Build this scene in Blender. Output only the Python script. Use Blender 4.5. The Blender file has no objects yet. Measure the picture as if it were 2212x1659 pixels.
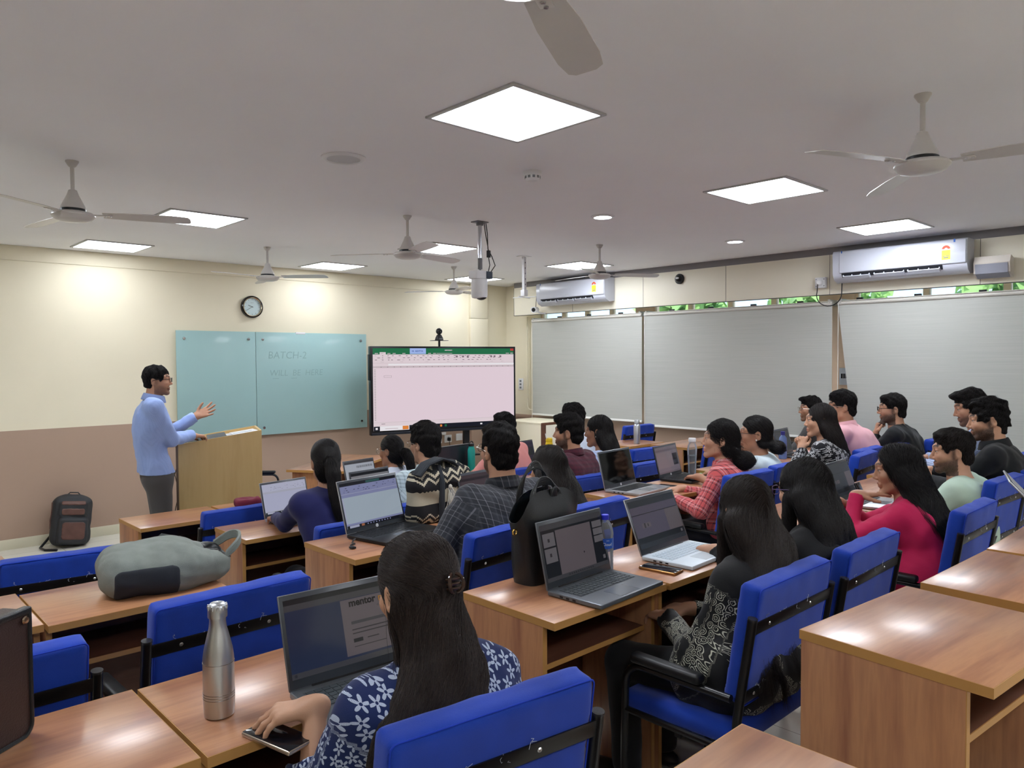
import bpy, math, random
import numpy as np
from mathutils import Matrix, Vector

# ------------------------------------------------------------------ camera, world, exposure
SC = bpy.context.scene
COL = SC.collection
rng = np.random.default_rng(7)
random.seed(7)

cam_d = bpy.data.cameras.new('camera')
cam_d.sensor_width = 36.0
cam_d.lens = 36.0 * 1622.09 / 2212.0
cam_d.clip_start = 0.02
cam = bpy.data.objects.new('camera', cam_d)
COL.objects.link(cam)
YAW, PITCH, ROLL = math.radians(43.344), math.radians(-1.861), math.radians(-0.357)
cam_fwd = Vector((math.sin(YAW) * math.cos(PITCH), math.cos(YAW) * math.cos(PITCH), math.sin(PITCH)))
cam_right0 = Vector((math.cos(YAW), -math.sin(YAW), 0))
cam_up0 = cam_right0.cross(cam_fwd)
cam_right = cam_right0 * math.cos(ROLL) + cam_up0 * math.sin(ROLL)
cam_up = cam_up0 * math.cos(ROLL) - cam_right0 * math.sin(ROLL)
cm = Matrix((cam_right, cam_up, -cam_fwd)).transposed().to_4x4()
cm.translation = (0.0, 0.0, 1.82)
cam.matrix_world = cm
SC.camera = cam

SC.view_settings.view_transform = 'Standard'
SC.view_settings.look = 'None'
SC.view_settings.gamma = 1.0
SC.view_settings.use_curve_mapping = False
SC.view_settings.exposure = 0.0
EMIT_PANEL = 31.0

world = bpy.data.worlds.new('daylight')
SC.world = world
world.use_nodes = True
wn = world.node_tree.nodes
wl = world.node_tree.links
bg = wn['Background']
sky = wn.new('ShaderNodeTexSky')
sky.sky_type = 'HOSEK_WILKIE'
sky.turbidity = 3.5
sky.sun_direction = (-0.5, -0.3, 0.8)
wl.new(sky.outputs[0], bg.inputs[0])
bg.inputs[1].default_value = 9.0

# ------------------------------------------------------------------ small helpers
def lin(r, g, b):
    def f(c):
        c = c / 255.0
        return c / 12.92 if c <= 0.04045 else ((c + 0.055) / 1.055) ** 2.4
    return (f(r), f(g), f(b), 1.0)


MATS = {}


def mat(name, col=(200, 200, 200), rough=0.5, metal=0.0, spec=0.5, emit=None, estr=0.0, bump=0.0, bscale=200.0, coat=0.0, sheen=0.0, var=0.0, vscale=8.0, trans=0.0, ior=1.45, alpha=1.0):
    if name in MATS:
        return MATS[name]
    m = bpy.data.materials.new(name)
    m.use_nodes = True
    nt = m.node_tree
    p = nt.nodes['Principled BSDF']
    c = lin(*col)
    p.inputs['Base Color'].default_value = c
    p.inputs['Roughness'].default_value = rough
    p.inputs['Metallic'].default_value = metal
    p.inputs['Specular IOR Level'].default_value = spec
    p.inputs['Coat Weight'].default_value = coat
    p.inputs['Sheen Weight'].default_value = sheen
    p.inputs['Transmission Weight'].default_value = trans
    p.inputs['IOR'].default_value = ior
    p.inputs['Alpha'].default_value = alpha
    if emit:
        p.inputs['Emission Color'].default_value = lin(*emit)
        p.inputs['Emission Strength'].default_value = estr
    if var > 0:
        tc = nt.nodes.new('ShaderNodeTexCoord')
        n = nt.nodes.new('ShaderNodeTexNoise')
        n.inputs['Scale'].default_value = vscale
        n.inputs['Detail'].default_value = 4
        nt.links.new(tc.outputs['Object'], n.inputs['Vector'])
        r = nt.nodes.new('ShaderNodeMapRange')
        r.inputs[1].default_value = 0.3
        r.inputs[2].default_value = 0.7
        r.inputs[3].default_value = 1 - var
        r.inputs[4].default_value = 1 + var
        nt.links.new(n.outputs[0], r.inputs[0])
        h = nt.nodes.new('ShaderNodeHueSaturation')
        h.inputs['Color'].default_value = c
        nt.links.new(r.outputs[0], h.inputs['Value'])
        nt.links.new(h.outputs[0], p.inputs['Base Color'])
    if bump > 0:
        tc = nt.nodes.new('ShaderNodeTexCoord')
        n = nt.nodes.new('ShaderNodeTexNoise')
        n.inputs['Scale'].default_value = bscale
        n.inputs['Detail'].default_value = 3
        nt.links.new(tc.outputs['Object'], n.inputs['Vector'])
        b = nt.nodes.new('ShaderNodeBump')
        b.inputs['Strength'].default_value = bump
        b.inputs['Distance'].default_value = 0.004
        nt.links.new(n.outputs[0], b.inputs['Height'])
        nt.links.new(b.outputs[0], p.inputs['Normal'])
    MATS[name] = m
    return m


def ramp(nt, fac, stops):
    r = nt.nodes.new('ShaderNodeValToRGB')
    e = r.color_ramp.elements
    while len(e) < len(stops):
        e.new(0.5)
    for k, (pos, c) in enumerate(stops):
        e[k].position = pos
        e[k].color = lin(*c)
    nt.links.new(fac, r.inputs[0])
    return r.outputs[0]


def wood(name, stops, axis='x', rough=0.38, scale=1.0, coat=0.15):
    m = bpy.data.materials.new(name)
    m.use_nodes = True
    nt = m.node_tree
    p = nt.nodes['Principled BSDF']
    tc = nt.nodes.new('ShaderNodeTexCoord')
    oi = nt.nodes.new('ShaderNodeObjectInfo')
    mp = nt.nodes.new('ShaderNodeMapping')
    sc = {'x': (0.9, 9, 9), 'z': (9, 9, 0.9), 'y': (9, 0.9, 9)}[axis]
    mp.inputs['Scale'].default_value = [s * scale for s in sc]
    add = nt.nodes.new('ShaderNodeVectorMath')
    mul = nt.nodes.new('ShaderNodeVectorMath')
    mul.operation = 'SCALE'
    mul.inputs[0].default_value = (7.3, 3.1, 5.7)
    nt.links.new(oi.outputs['Random'], mul.inputs['Scale'])
    nt.links.new(tc.outputs['Object'], add.inputs[0])
    nt.links.new(mul.outputs[0], add.inputs[1])
    nt.links.new(add.outputs[0], mp.inputs[0])
    n1 = nt.nodes.new('ShaderNodeTexNoise')
    n1.inputs['Scale'].default_value = 1.0
    n1.inputs['Detail'].default_value = 3
    n1.inputs['Distortion'].default_value = 0.4
    n2 = nt.nodes.new('ShaderNodeTexNoise')
    n2.inputs['Scale'].default_value = 7.0
    n2.inputs['Detail'].default_value = 5
    nt.links.new(mp.outputs[0], n1.inputs['Vector'])
    nt.links.new(mp.outputs[0], n2.inputs['Vector'])
    mx = nt.nodes.new('ShaderNodeMix')
    mx.inputs[0].default_value = 0.28
    nt.links.new(n1.outputs[0], mx.inputs[2])
    nt.links.new(n2.outputs[0], mx.inputs[3])
    nt.links.new(ramp(nt, mx.outputs[0], stops), p.inputs['Base Color'])
    p.inputs['Roughness'].default_value = rough
    p.inputs['Coat Weight'].default_value = coat
    p.inputs['Coat Roughness'].default_value = 0.2
    MATS[name] = m
    return m


def see_through(name, tint, body, fac, rough=0.06):
    """thin clear sheet: light passes straight, with a share of glossy white surface"""
    m = bpy.data.materials.new(name)
    m.use_nodes = True
    nt = m.node_tree
    p = nt.nodes['Principled BSDF']
    p.inputs['Base Color'].default_value = lin(*body)
    p.inputs['Roughness'].default_value = rough
    tr = nt.nodes.new('ShaderNodeBsdfTransparent')
    tr.inputs[0].default_value = lin(*tint)
    fr = nt.nodes.new('ShaderNodeFresnel')
    fr.inputs[0].default_value = 1.4
    ad = nt.nodes.new('ShaderNodeMath')
    ad.operation = 'ADD'
    ad.use_clamp = True
    ad.inputs[1].default_value = fac
    nt.links.new(fr.outputs[0], ad.inputs[0])
    mx = nt.nodes.new('ShaderNodeMixShader')
    nt.links.new(ad.outputs[0], mx.inputs[0])
    nt.links.new(tr.outputs[0], mx.inputs[1])
    nt.links.new(p.outputs[0], mx.inputs[2])
    nt.links.new(mx.outputs[0], nt.nodes['Material Output'].inputs[0])
    MATS[name] = m
    return m


class MB:
    """collects vertices, faces and material slots of one mesh"""

    def __init__(s):
        s.v, s.f, s.m = [], [], []

    def add(s, vs, fs, mi=0):
        o = len(s.v)
        s.v.extend([tuple(float(c) for c in p) for p in vs])
        s.f.extend([tuple(i + o for i in f) for f in fs])
        s.m.extend([mi] * len(fs))
        return s

    def box(s, lo, hi, r=0.0015, mi=0, M=None, n=1):
        lo, hi = np.array(lo, float), np.array(hi, float)
        c, h = (lo + hi) / 2, np.abs(hi - lo) / 2
        r = min(r, h.min() * 0.98)
        ax = []
        for k in range(3):
            t = [-h[k], h[k]] if r <= 0 else sorted(set([-h[k]] + [-h[k] + r * (1 - math.cos(math.pi / 2 * j / n)) for j in range(1, n + 1)] + [h[k] - r * (1 - math.cos(math.pi / 2 * j / n)) for j in range(1, n + 1)] + [h[k]]))
            ax.append(np.array(t))
        ids, vs, fs = {}, [], []

        def vid(p):
            key = tuple(np.round(p, 7))
            if key not in ids:
                q = np.array(p)
                inn = np.clip(q, -(h - r), h - r)
                d = q - inn
                L = np.linalg.norm(d)
                if L > 1e-9 and r > 0:
                    q = inn + d / L * r
                ids[key] = len(vs)
                vs.append(q + c)
            return ids[key]
        for k in range(3):
            a, b = [(1, 2), (2, 0), (0, 1)][k]
            for sg in (-1, 1):
                for i in range(len(ax[a]) - 1):
                    for j in range(len(ax[b]) - 1):
                        q = []
                        for (ii, jj) in ((i, j), (i + 1, j), (i + 1, j + 1), (i, j + 1)):
                            p = np.zeros(3)
                            p[k] = sg * h[k]
                            p[a] = ax[a][ii]
                            p[b] = ax[b][jj]
                            q.append(vid(p))
                        fs.append(q if sg > 0 else q[::-1])
        if M is not None:
            vs = [tuple(M @ Vector(p)) for p in vs]
        return s.add(vs, fs, mi)

    def tube(s, path, r, seg=10, mi=0, caps=True, closed=False):
        P = [np.array(p, float) for p in path]
        R = r if hasattr(r, '__len__') else [r] * len(P)
        n = len(P)
        T = []
        for i in range(n):
            a = P[(i - 1) % n] if (closed or i > 0) else P[i]
            b = P[(i + 1) % n] if (closed or i < n - 1) else P[i]
            t = b - a
            T.append(t / (np.linalg.norm(t) + 1e-12))
        u = np.cross(T[0], [0, 0, 1.0])
        if np.linalg.norm(u) < 1e-3:
            u = np.cross(T[0], [1.0, 0, 0])
        u /= np.linalg.norm(u)
        vs = []
        for i in range(n):
            u = u - T[i] * (u @ T[i])
            u /= np.linalg.norm(u)
            w = np.cross(T[i], u)
            for k in range(seg):
                a = 2 * math.pi * k / seg
                vs.append(P[i] + R[i] * (math.cos(a) * u + math.sin(a) * w))
        fs = []
        for i in range(n if closed else n - 1):
            for k in range(seg):
                a, b = i * seg + k, i * seg + (k + 1) % seg
                c, d = ((i + 1) % n) * seg + (k + 1) % seg, ((i + 1) % n) * seg + k
                fs.append((a, b, c, d))
        if caps and not closed:
            fs.append(tuple(range(seg))[::-1])
            fs.append(tuple((n - 1) * seg + k for k in range(seg)))
        return s.add(vs, fs, mi)

    def lathe(s, prof, seg=24, mi=0, c=(0, 0, 0), M=None, cap=True):
        vs, fs = [], []
        for (r, z) in prof:
            for k in range(seg):
                a = 2 * math.pi * k / seg
                vs.append((c[0] + r * math.cos(a), c[1] + r * math.sin(a), c[2] + z))
        for i in range(len(prof) - 1):
            for k in range(seg):
                fs.append((i * seg + k, i * seg + (k + 1) % seg, (i + 1) * seg + (k + 1) % seg, (i + 1) * seg + k))
        if cap:
            fs.append(tuple(range(seg))[::-1])
            fs.append(tuple((len(prof) - 1) * seg + k for k in range(seg)))
        if M is not None:
            vs = [tuple(M @ Vector(p)) for p in vs]
        return s.add(vs, fs, mi)

    def quad(s, a, b, c, d, mi=0):
        return s.add([a, b, c, d], [(0, 1, 2, 3)], mi)

    def prism(s, poly, axis, lo, hi, mi=0):
        """extrude a 2-D polygon along axis"""
        n = len(poly)
        def P(p, t):
            return {'x': (t, p[0], p[1]), 'y': (p[0], t, p[1]), 'z': (p[0], p[1], t)}[axis]
        vs = [P(p, lo) for p in poly] + [P(p, hi) for p in poly]
        fs = [tuple(range(n))[::-1], tuple(range(n, 2 * n))] + [(i, (i + 1) % n, n + (i + 1) % n, n + i) for i in range(n)]
        return s.add(vs, fs, mi)

    def ball(s, c, r, seg=12, mi=0):
        r = r if hasattr(r, '__len__') else (r, r, r)
        vs = [(c[0], c[1], c[2] - r[2])]
        nr = seg // 2
        for i in range(1, nr):
            ph = -math.pi / 2 + math.pi * i / nr
            for k in range(seg):
                a = 2 * math.pi * k / seg
                vs.append((c[0] + r[0] * math.cos(ph) * math.cos(a), c[1] + r[1] * math.cos(ph) * math.sin(a), c[2] + r[2] * math.sin(ph)))
        vs.append((c[0], c[1], c[2] + r[2]))
        fs = [(0, 1 + (k + 1) % seg, 1 + k) for k in range(seg)]
        for i in range(nr - 2):
            for k in range(seg):
                a, b = 1 + i * seg + k, 1 + i * seg + (k + 1) % seg
                fs.append((a, b, b + seg, a + seg))
        t = len(vs) - 1
        o = 1 + (nr - 2) * seg
        fs += [(t, o + k, o + (k + 1) % seg) for k in range(seg)]
        return s.add(vs, fs, mi)

    def build(s, name, mats, parent=None, smooth=True, angle=35):
        me = bpy.data.meshes.new(name)
        me.from_pydata(s.v, [], s.f)
        for m in (mats if isinstance(mats, (list, tuple)) else [mats]):
            me.materials.append(m)
        me.polygons.foreach_set('material_index', s.m)
        if smooth:
            me.polygons.foreach_set('use_smooth', [True] * len(s.f))
            me.set_sharp_from_angle(angle=math.radians(angle))
        me.update()
        o = bpy.data.objects.new(name, me)
        COL.objects.link(o)
        if parent is not None:
            o.parent = parent
        return o


def tag(o, label=None, cat=None, group=None, kind=None):
    if label:
        o['label'] = label
    if cat:
        o['category'] = cat
    if group:
        o['group'] = group
    if kind:
        o['kind'] = kind
    return o


def thing(name, label, cat, loc=(0, 0, 0), rz=0.0, group=None):
    o = bpy.data.objects.new(name, None)
    o.empty_display_size = 0.1
    COL.objects.link(o)
    o.location = loc
    o.rotation_euler = (0, 0, math.radians(rz))
    return tag(o, label, cat, group)


def copy_tree(o, parent=None):
    c = o.copy()
    COL.objects.link(c)
    c.parent = parent
    for ch in list(o.children):
        copy_tree(ch, c)
    return c


def structure(name, mb, mats, parent=None, angle=35):
    o = mb.build(name, mats, parent, angle=angle)
    if parent is None:
        o['kind'] = 'structure'
    return o


def text_mesh(body, size, bold=0.0, align='LEFT'):
    cu = bpy.data.curves.new('text', 'FONT')
    cu.body = body
    cu.size = size
    cu.offset = bold
    cu.align_x = align
    cu.resolution_u = 3
    o = bpy.data.objects.new('text', cu)
    COL.objects.link(o)
    dg = bpy.context.evaluated_depsgraph_get()
    me = o.evaluated_get(dg).to_mesh()
    vs = [tuple(v.co) for v in me.vertices]
    fs = [tuple(p.vertices) for p in me.polygons]
    o.evaluated_get(dg).to_mesh_clear()
    bpy.data.objects.remove(o)
    bpy.data.curves.remove(cu)
    return vs, fs


def put_text(mb, body, size, M, mi=0, bold=0.0, align='LEFT'):
    vs, fs = text_mesh(body, size, bold, align)
    mb.add([tuple(M @ Vector(v)) for v in vs], fs, mi)


def arc(c, r, a0, a1, n, plane='yz'):
    out = []
    for i in range(n + 1):
        a = math.radians(a0 + (a1 - a0) * i / n)
        x, y = r * math.cos(a), r * math.sin(a)
        out.append({'yz': (c[0], c[1] + x, c[2] + y), 'xz': (c[0] + x, c[1], c[2] + y), 'xy': (c[0] + x, c[1] + y, c[2])}[plane])
    return out


def frame(ex, ey, ez, o):
    """matrix whose columns are the three axes and the origin"""
    return Matrix(((ex[0], ey[0], ez[0], o[0]), (ex[1], ey[1], ez[1], o[1]), (ex[2], ey[2], ez[2], o[2]), (0, 0, 0, 1)))

# ------------------------------------------------------------------ materials
WOODSTOPS = [(0.25, (118, 78, 60)), (0.42, (160, 108, 78)), (0.56, (184, 132, 94)), (0.75, (150, 98, 72))]
M_top = wood('walnut_top', WOODSTOPS, 'x', 0.33, 1.0, 0.45)
M_side = wood('walnut_side', [(0.25, (112, 72, 55)), (0.42, (150, 100, 72)), (0.56, (178, 128, 90)), (0.75, (138, 90, 66))], 'z', 0.42)
M_edge = mat('tan_edge_band', (176, 130, 72), 0.5)
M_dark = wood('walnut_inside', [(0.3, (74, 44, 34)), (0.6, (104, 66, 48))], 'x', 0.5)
M_blue = mat('blue_fabric', (3, 56, 166), 0.85, bump=0.35, bscale=900, var=0.10, vscale=14, sheen=0.15)
M_pipe = mat('blue_piping', (8, 52, 172), 0.8)
M_black = mat('black_enamel', (14, 14, 16), 0.32, spec=0.5)
M_pad = mat('black_arm_pad', (18, 19, 21), 0.45)
M_screw = mat('zinc_screw', (205, 205, 205), 0.28, 1.0)
M_white = mat('white_plastic', (226, 226, 228), 0.35)
M_fan = mat('fan_enamel', (206, 202, 198), 0.3)
M_chrome = mat('chrome', (200, 202, 206), 0.18, 1.0)
M_steel = mat('brushed_steel', (200, 204, 208), 0.36, 1.0, bump=0.05, bscale=60)
M_blackpl = mat('black_plastic', (16, 17, 20), 0.4)
M_grey = mat('grey_plastic', (120, 122, 126), 0.5)
M_cream = mat('cream_paint', (236, 227, 202), 0.6, bump=0.04, bscale=60, var=0.02, vscale=2)
M_brown = mat('brown_dado_paint', (176, 150, 132), 0.6, bump=0.04, bscale=60)
M_ceil = mat('ceiling_paint', (243, 243, 246), 0.8, var=0.02, vscale=1)
M_board = mat('cream_board', (232, 226, 208), 0.5)
M_line = mat('dark_joint', (70, 66, 62), 0.8)
M_frame = mat('peach_window_frame', (250, 216, 186), 0.5)
M_glassw = see_through('window_glass', (246, 250, 250), (230, 236, 236), 0.0, 0.02)

# ------------------------------------------------------------------ room shell
X0, X1, Y0, Y1, ZC = -3.2, 8.05, -2.6, 8.65, 2.96
M_floor = bpy.data.materials.new('floor_tiles')
M_floor.use_nodes = True
nt = M_floor.node_tree
p = nt.nodes['Principled BSDF']
tc = nt.nodes.new('ShaderNodeTexCoord')
br = nt.nodes.new('ShaderNodeTexBrick')
br.offset = 0.0
br.inputs['Scale'].default_value = 1.0
br.inputs['Brick Width'].default_value = 0.6
br.inputs['Row Height'].default_value = 0.6
br.inputs['Mortar Size'].default_value = 0.002
br.inputs['Color1'].default_value = lin(220, 217, 205)
br.inputs['Color2'].default_value = lin(214, 211, 199)
br.inputs['Mortar'].default_value = lin(150, 145, 132)
nt.links.new(tc.outputs['Object'], br.inputs['Vector'])
nt.links.new(br.outputs[0], p.inputs['Base Color'])
p.inputs['Roughness'].default_value = 0.18

FL = {1: 0.36, 2: 0.24, 3: 0.21, 4: 0.10, 5: 0.0}
f = MB()
f.box((X0, Y0, -0.1), (X1, Y1, 0.0), 0)
f.box((X0, Y0, 0.0), (X1, 0.92, 0.36), 0.004)
f.box((X0, 0.92, 0.0), (X1, 2.14, 0.24), 0.004)
f.box((X0, 2.14, 0.0), (X1, 3.38, 0.21), 0.004)
f.box((X0, 3.38, 0.0), (X1, 4.50, 0.10), 0.004)
f.box((6.0, 3.38, 0.1), (X1, 5.75, 0.17), 0.004)
structure('floor', f, M_floor)
structure('ceiling', MB().box((X0, Y0, ZC), (X1, Y1, ZC + 0.1), 0), M_ceil)
w = MB()
w.box((X0, Y1, 1.157), (X1 + 0.1, Y1 + 0.1, ZC), 0, 0)
w.box((X0, Y1, 0.0), (X1 + 0.1, Y1 + 0.1, 1.157), 0, 1)
structure('wall_front', w, [M_cream, M_brown])
structure('trim_1', MB().box((X0, Y1 - 0.012, 2.815), (7.30, Y1, ZC), 0.004), M_cream)
structure('trim_2', MB().box((7.28, Y1 - 0.05, 0.0), (7.62, Y1, 1.157), 0.004, 1).box((7.28, Y1 - 0.05, 1.157), (7.62, Y1, 2.44), 0.004).box((7.28, Y1 - 0.05, 2.445), (7.62, Y1, ZC), 0.004), [M_cream, M_brown])
structure('baseboard_front', MB().box((X0, Y1 - 0.015, 0.0), (7.28, Y1, 0.10), 0.003), mat('skirting', (214, 208, 184), 0.3))
structure('wall_left', MB().box((X0 - 0.1, Y0, 1.157), (X0, Y1, ZC), 0).box((X0 - 0.1, Y0, 0), (X0, Y1, 1.157), 0, 1), [M_cream, M_brown])
structure('wall_back', MB().box((X0, Y0 - 0.1, 1.157), (X1, Y0, ZC), 0).box((X0, Y0 - 0.1, 0), (X1, Y0, 1.157), 0, 1), [M_cream, M_brown])

# right wall: brown sill wall, peach piers, board soffit that carries the air conditioners
WIN = [(-2.2, 3.28), (3.64, 5.86), (6.12, 7.90)]
r = MB()
r.box((X1, Y0, 0), (X1 + 0.15, Y1, 0.98), 0, 1)
r.box((X1, Y0, 2.62), (X1 + 0.15, Y1, ZC), 0, 0)
ys = [Y0] + [v for ab in WIN for v in ab] + [Y1]
for a, b in zip(ys[0::2], ys[1::2]):
    r.box((X1, a, 0.98), (X1 + 0.15, b, 2.62), 0, 2 if b < 8 else 0)
structure('wall_right', r, [M_cream, M_brown, M_frame])
for k, (a, b) in enumerate(WIN):
    n = 4 if b - a < 3 else 8
    fr = MB()
    fr.box((X1 + 0.02, a, 0.98), (X1 + 0.09, b, 1.03), 0.003)
    fr.box((X1 + 0.02, a, 2.57), (X1 + 0.09, b, 2.62), 0.003)
    for i in range(n + 1):
        y = a + (b - a) * i / n
        fr.box((X1 + 0.02, max(a, y - 0.03), 1.03), (X1 + 0.09, min(b, y + 0.03), 2.57), 0.003)
    wo = structure('window_%d' % (k + 1), fr, M_frame)
    g = MB().box((X1 + 0.05, a + 0.02, 1.0), (X1 + 0.056, b - 0.02, 2.60), 0)
    g.build('window_pane', M_glassw, wo)
s = MB()
s.box((7.77, Y0, 2.475), (7.80, 8.18, 2.885), 0.002)
s.box((7.80, Y0, 2.60), (X1, 8.18, 2.885), 0.0)
s.box((7.774, Y0, 2.885), (X1, 8.18, ZC), 0.001, 1)
s.box((7.766, Y0, 2.470), (7.80, 8.18, 2.476), 0, 2)
for y in (0.6, 2.05, 3.42, 4.627, 5.80, 7.0):
    s.box((7.7685, y - 0.002, 2.476), (7.771, y + 0.002, 2.885), 0, 2)
s.box((7.768, 8.176, 2.476), (7.79, 8.182, 2.885), 0, 2)
structure('trim_3', s, [M_board, mat('grey_gap', (128, 125, 128), 0.8), M_line])
structure('trim_4', MB().box((X1 - 0.02, Y0, 0.93), (X1, Y1, 0.98), 0.003), M_brown)
pp = MB()
pp.tube([(7.99, 8.12, 2.46), (7.99, 8.12, 1.12)] + arc((7.99, 8.06, 1.12), 0.06, 0, -90, 5)[1:] + [(7.99, 7.9, 1.06)], 0.011, 8)
tag(pp.build('conduit_pipe', M_cream), 'cream conduit pipe bending beside the corner window blind', 'pipe')

# greenery seen through the slit over the blinds
M_leaf = mat('leaf', (170, 205, 125), 0.6, var=0.35, vscale=3)
for k in range(4):
    tr = thing('tree', 'bright green leafy tree outside the windows, seen over the blinds', 'tree', (11.6 + 0.3 * (k % 2), -0.2 + k * 2.7, 0), 0, 'trees outside the windows')
    MB().tube([(0, 0, -1), (0, 0, 1.9)], 0.1, 8).build('trunk', mat('bark', (90, 70, 55), 0.9), tr)
    cr = MB()
    for j in range(520):
        d = rng.normal(size=3)
        d /= np.linalg.norm(d)
        q = d * rng.uniform(0.4, 1.0) * np.array([0.6, 1.0, 1.1]) + np.array([0, 0, 2.6])
        a, b = rng.normal(size=3) * 0.09, rng.normal(size=3) * 0.09
        cr.quad(q - a, q - b, q + a, q + b)
    cr.build('foliage', M_leaf, tr, smooth=False)

sun = bpy.data.lights.new('sun', 'SUN')
sun.energy = 4.0
sun.angle = 0.02
sun_o = bpy.data.objects.new('sun', sun)
COL.objects.link(sun_o)
sun_o.rotation_euler = (math.radians(25), math.radians(-42), 0)

# roller blinds
M_blind = bpy.data.materials.new('blind_fabric')
M_blind.use_nodes = True
nt = M_blind.node_tree
p = nt.nodes['Principled BSDF']
tc = nt.nodes.new('ShaderNodeTexCoord')
mp = nt.nodes.new('ShaderNodeMapping')
mp.inputs['Scale'].default_value = (1, 0.9, 120)
n1 = nt.nodes.new('ShaderNodeTexNoise')
n1.inputs['Scale'].default_value = 1.6
n1.inputs['Detail'].default_value = 4
nt.links.new(tc.outputs['Object'], mp.inputs[0])
nt.links.new(mp.outputs[0], n1.inputs['Vector'])
nt.links.new(ramp(nt, n1.outputs[0], [(0.3, (176, 178, 172)), (0.5, (181, 182, 176)), (0.72, (187, 188, 182))]), p.inputs['Base Color'])
p.inputs['Roughness'].default_value = 0.85
bp = nt.nodes.new('ShaderNodeBump')
bp.inputs['Strength'].default_value = 0.1
bp.inputs['Distance'].default_value = 0.003
nt.links.new(n1.outputs[0], bp.inputs['Height'])
nt.links.new(bp.outputs[0], p.inputs['Normal'])
M_rail = mat('blind_rail', (206, 202, 194), 0.45)
M_wrail = mat('white_blind_rail', (240, 240, 236), 0.4)
for (a, b, zb, skew, lab) in [(5.885, 7.885, 1.02, 0.0, 'light grey roller blind nearest the front corner, under the far air conditioner'), (3.43, 5.845, 0.975, 0.0, 'wide grey roller blind in the middle, under the black dome camera'), (-1.6, 3.37, 0.96, 0.30, 'grey roller blind at the right end, under the large air conditioner')]:
    t = thing('roller_blind', lab, 'blind', (7.86, (a + b) / 2, 0), 0)
    hw = (b - a) / 2
    bl = MB()
    N = 26
    vs, fs = [], []
    for i in range(N + 1):
        for j in range(N + 1):
            y = -hw + 2 * hw * i / N
            z = zb + (2.375 - zb) * j / N
            ww = max(0.0, (z - zb) / (2.375 - zb))
            if skew and y > 0:
                y = y - skew * 0.55 * (1 - ww) * (y / hw)
            vs.append((0.006 * math.sin(5 * y + 2 * z) * (1 - ww * 0.5), y, z))
    for i in range(N):
        for j in range(N):
            o = i * (N + 1) + j
            fs.append((o, o + 1, o + N + 2, o + N + 1))
    o_ = len(vs)
    bl.add(vs, fs)
    bl.add([(v[0] + 0.002, v[1], v[2]) for v in vs], [q[::-1] for q in fs])
    bl.build('fabric', M_blind, t, angle=80)
    cut = hw - (skew * 0.55 if skew else 0)
    MB().box((-0.012, -hw, zb - 0.022), (0.012, cut, zb + 0.004), 0.004).build('bottom_rail', M_wrail, t)
    tb = MB().tube([(0, -hw, 2.385), (0, hw, 2.385)], 0.02, 14)
    tb.box((-0.02, -hw, 2.405), (0.03, hw, 2.412), 0.001)
    tb.build('roller_tube', M_rail, t)
    for y in (-hw + 0.03, hw - 0.03):
        MB().box((-0.02, y - 0.012, 2.37), (0.19, y + 0.012, 2.43), 0.002).build('end_bracket', M_rail, t)
    for j in range(int((b - a) / 0.55)):
        y = -hw + 0.35 + j * 0.55
        MB().box((-0.012, y - 0.03, 2.412), (0.02, y + 0.03, 2.432), 0.001).build('rail_clip', M_blackpl, t)
    MB().tube([(-0.022, hw - 0.01, 2.38), (-0.022, hw - 0.012, 0.7)], 0.0025, 6).build('pull_cord', M_wrail, t)

# ------------------------------------------------------------------ ceiling fittings
M_diff = mat('lit_diffuser', (255, 255, 255), 0.5, emit=(240, 246, 255), estr=EMIT_PANEL)
M_diff2 = mat('lit_diffuser_dim', (255, 255, 255), 0.5, emit=(240, 246, 255), estr=EMIT_PANEL * 0.42)
M_pfr = mat('panel_frame', (190, 190, 190), 0.4)
PX = (2.36, 4.74, 6.92)
PY = (2.56, 6.11, 8.08)
names = {(0, 0): 'large square ceiling light nearest the camera, in the middle of the photo', (1, 0): 'square ceiling light below the nearest right fan', (2, 0): 'square ceiling light above the large right air conditioner',
         (0, 1): 'square ceiling light behind the blade of the left fan', (0, 2): 'square ceiling light by the front wall, leftmost in the room',
         (1, 2): 'square ceiling light by the front wall above the whiteboard', (1, 1): 'square ceiling light half hidden by the middle fan blade',
         (2, 1): 'square ceiling light above the far air conditioner', (2, 2): 'square ceiling light behind the ceiling-hung tracking camera'}
def panel(x, y, lab, m=None):
    t = thing('ceiling_light', lab, 'ceiling light', (x, y, ZC), 0, 'square ceiling lights')
    fr = MB()
    for a in (-1, 1):
        fr.box((-0.30, a * 0.30 - 0.011 * (1 + a), -0.010), (0.30, a * 0.30 + 0.011 * (1 - a), 0), 0.002)
        fr.box((a * 0.30 - 0.011 * (1 + a), -0.278, -0.010), (a * 0.30 + 0.011 * (1 - a), 0.278, 0), 0.002)
    fr.build('frame', M_pfr, t)
    MB().box((-0.279, -0.279, -0.007), (0.279, 0.279, -0.001), 0).build('diffuser', m or M_diff, t)
pcol = {0: (2.45, 2.31, 2.24), 1: (4.80, 4.75, 4.67), 2: (6.92, 6.90, 6.91)}
for (i, j), lab in names.items():
    panel(pcol[i][j], PY[j], lab, M_diff2 if j == 2 else None)
for (x, y) in ((0.0, 2.56), (0.0, 6.11), (2.36, -0.9), (4.74, -0.9), (-0.1, -0.9)):  # unseen panels added to brighten the room, copying the visible ceiling lights
    panel(x, y, 'unseen square ceiling light, added beyond the view to brighten the room')

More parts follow.
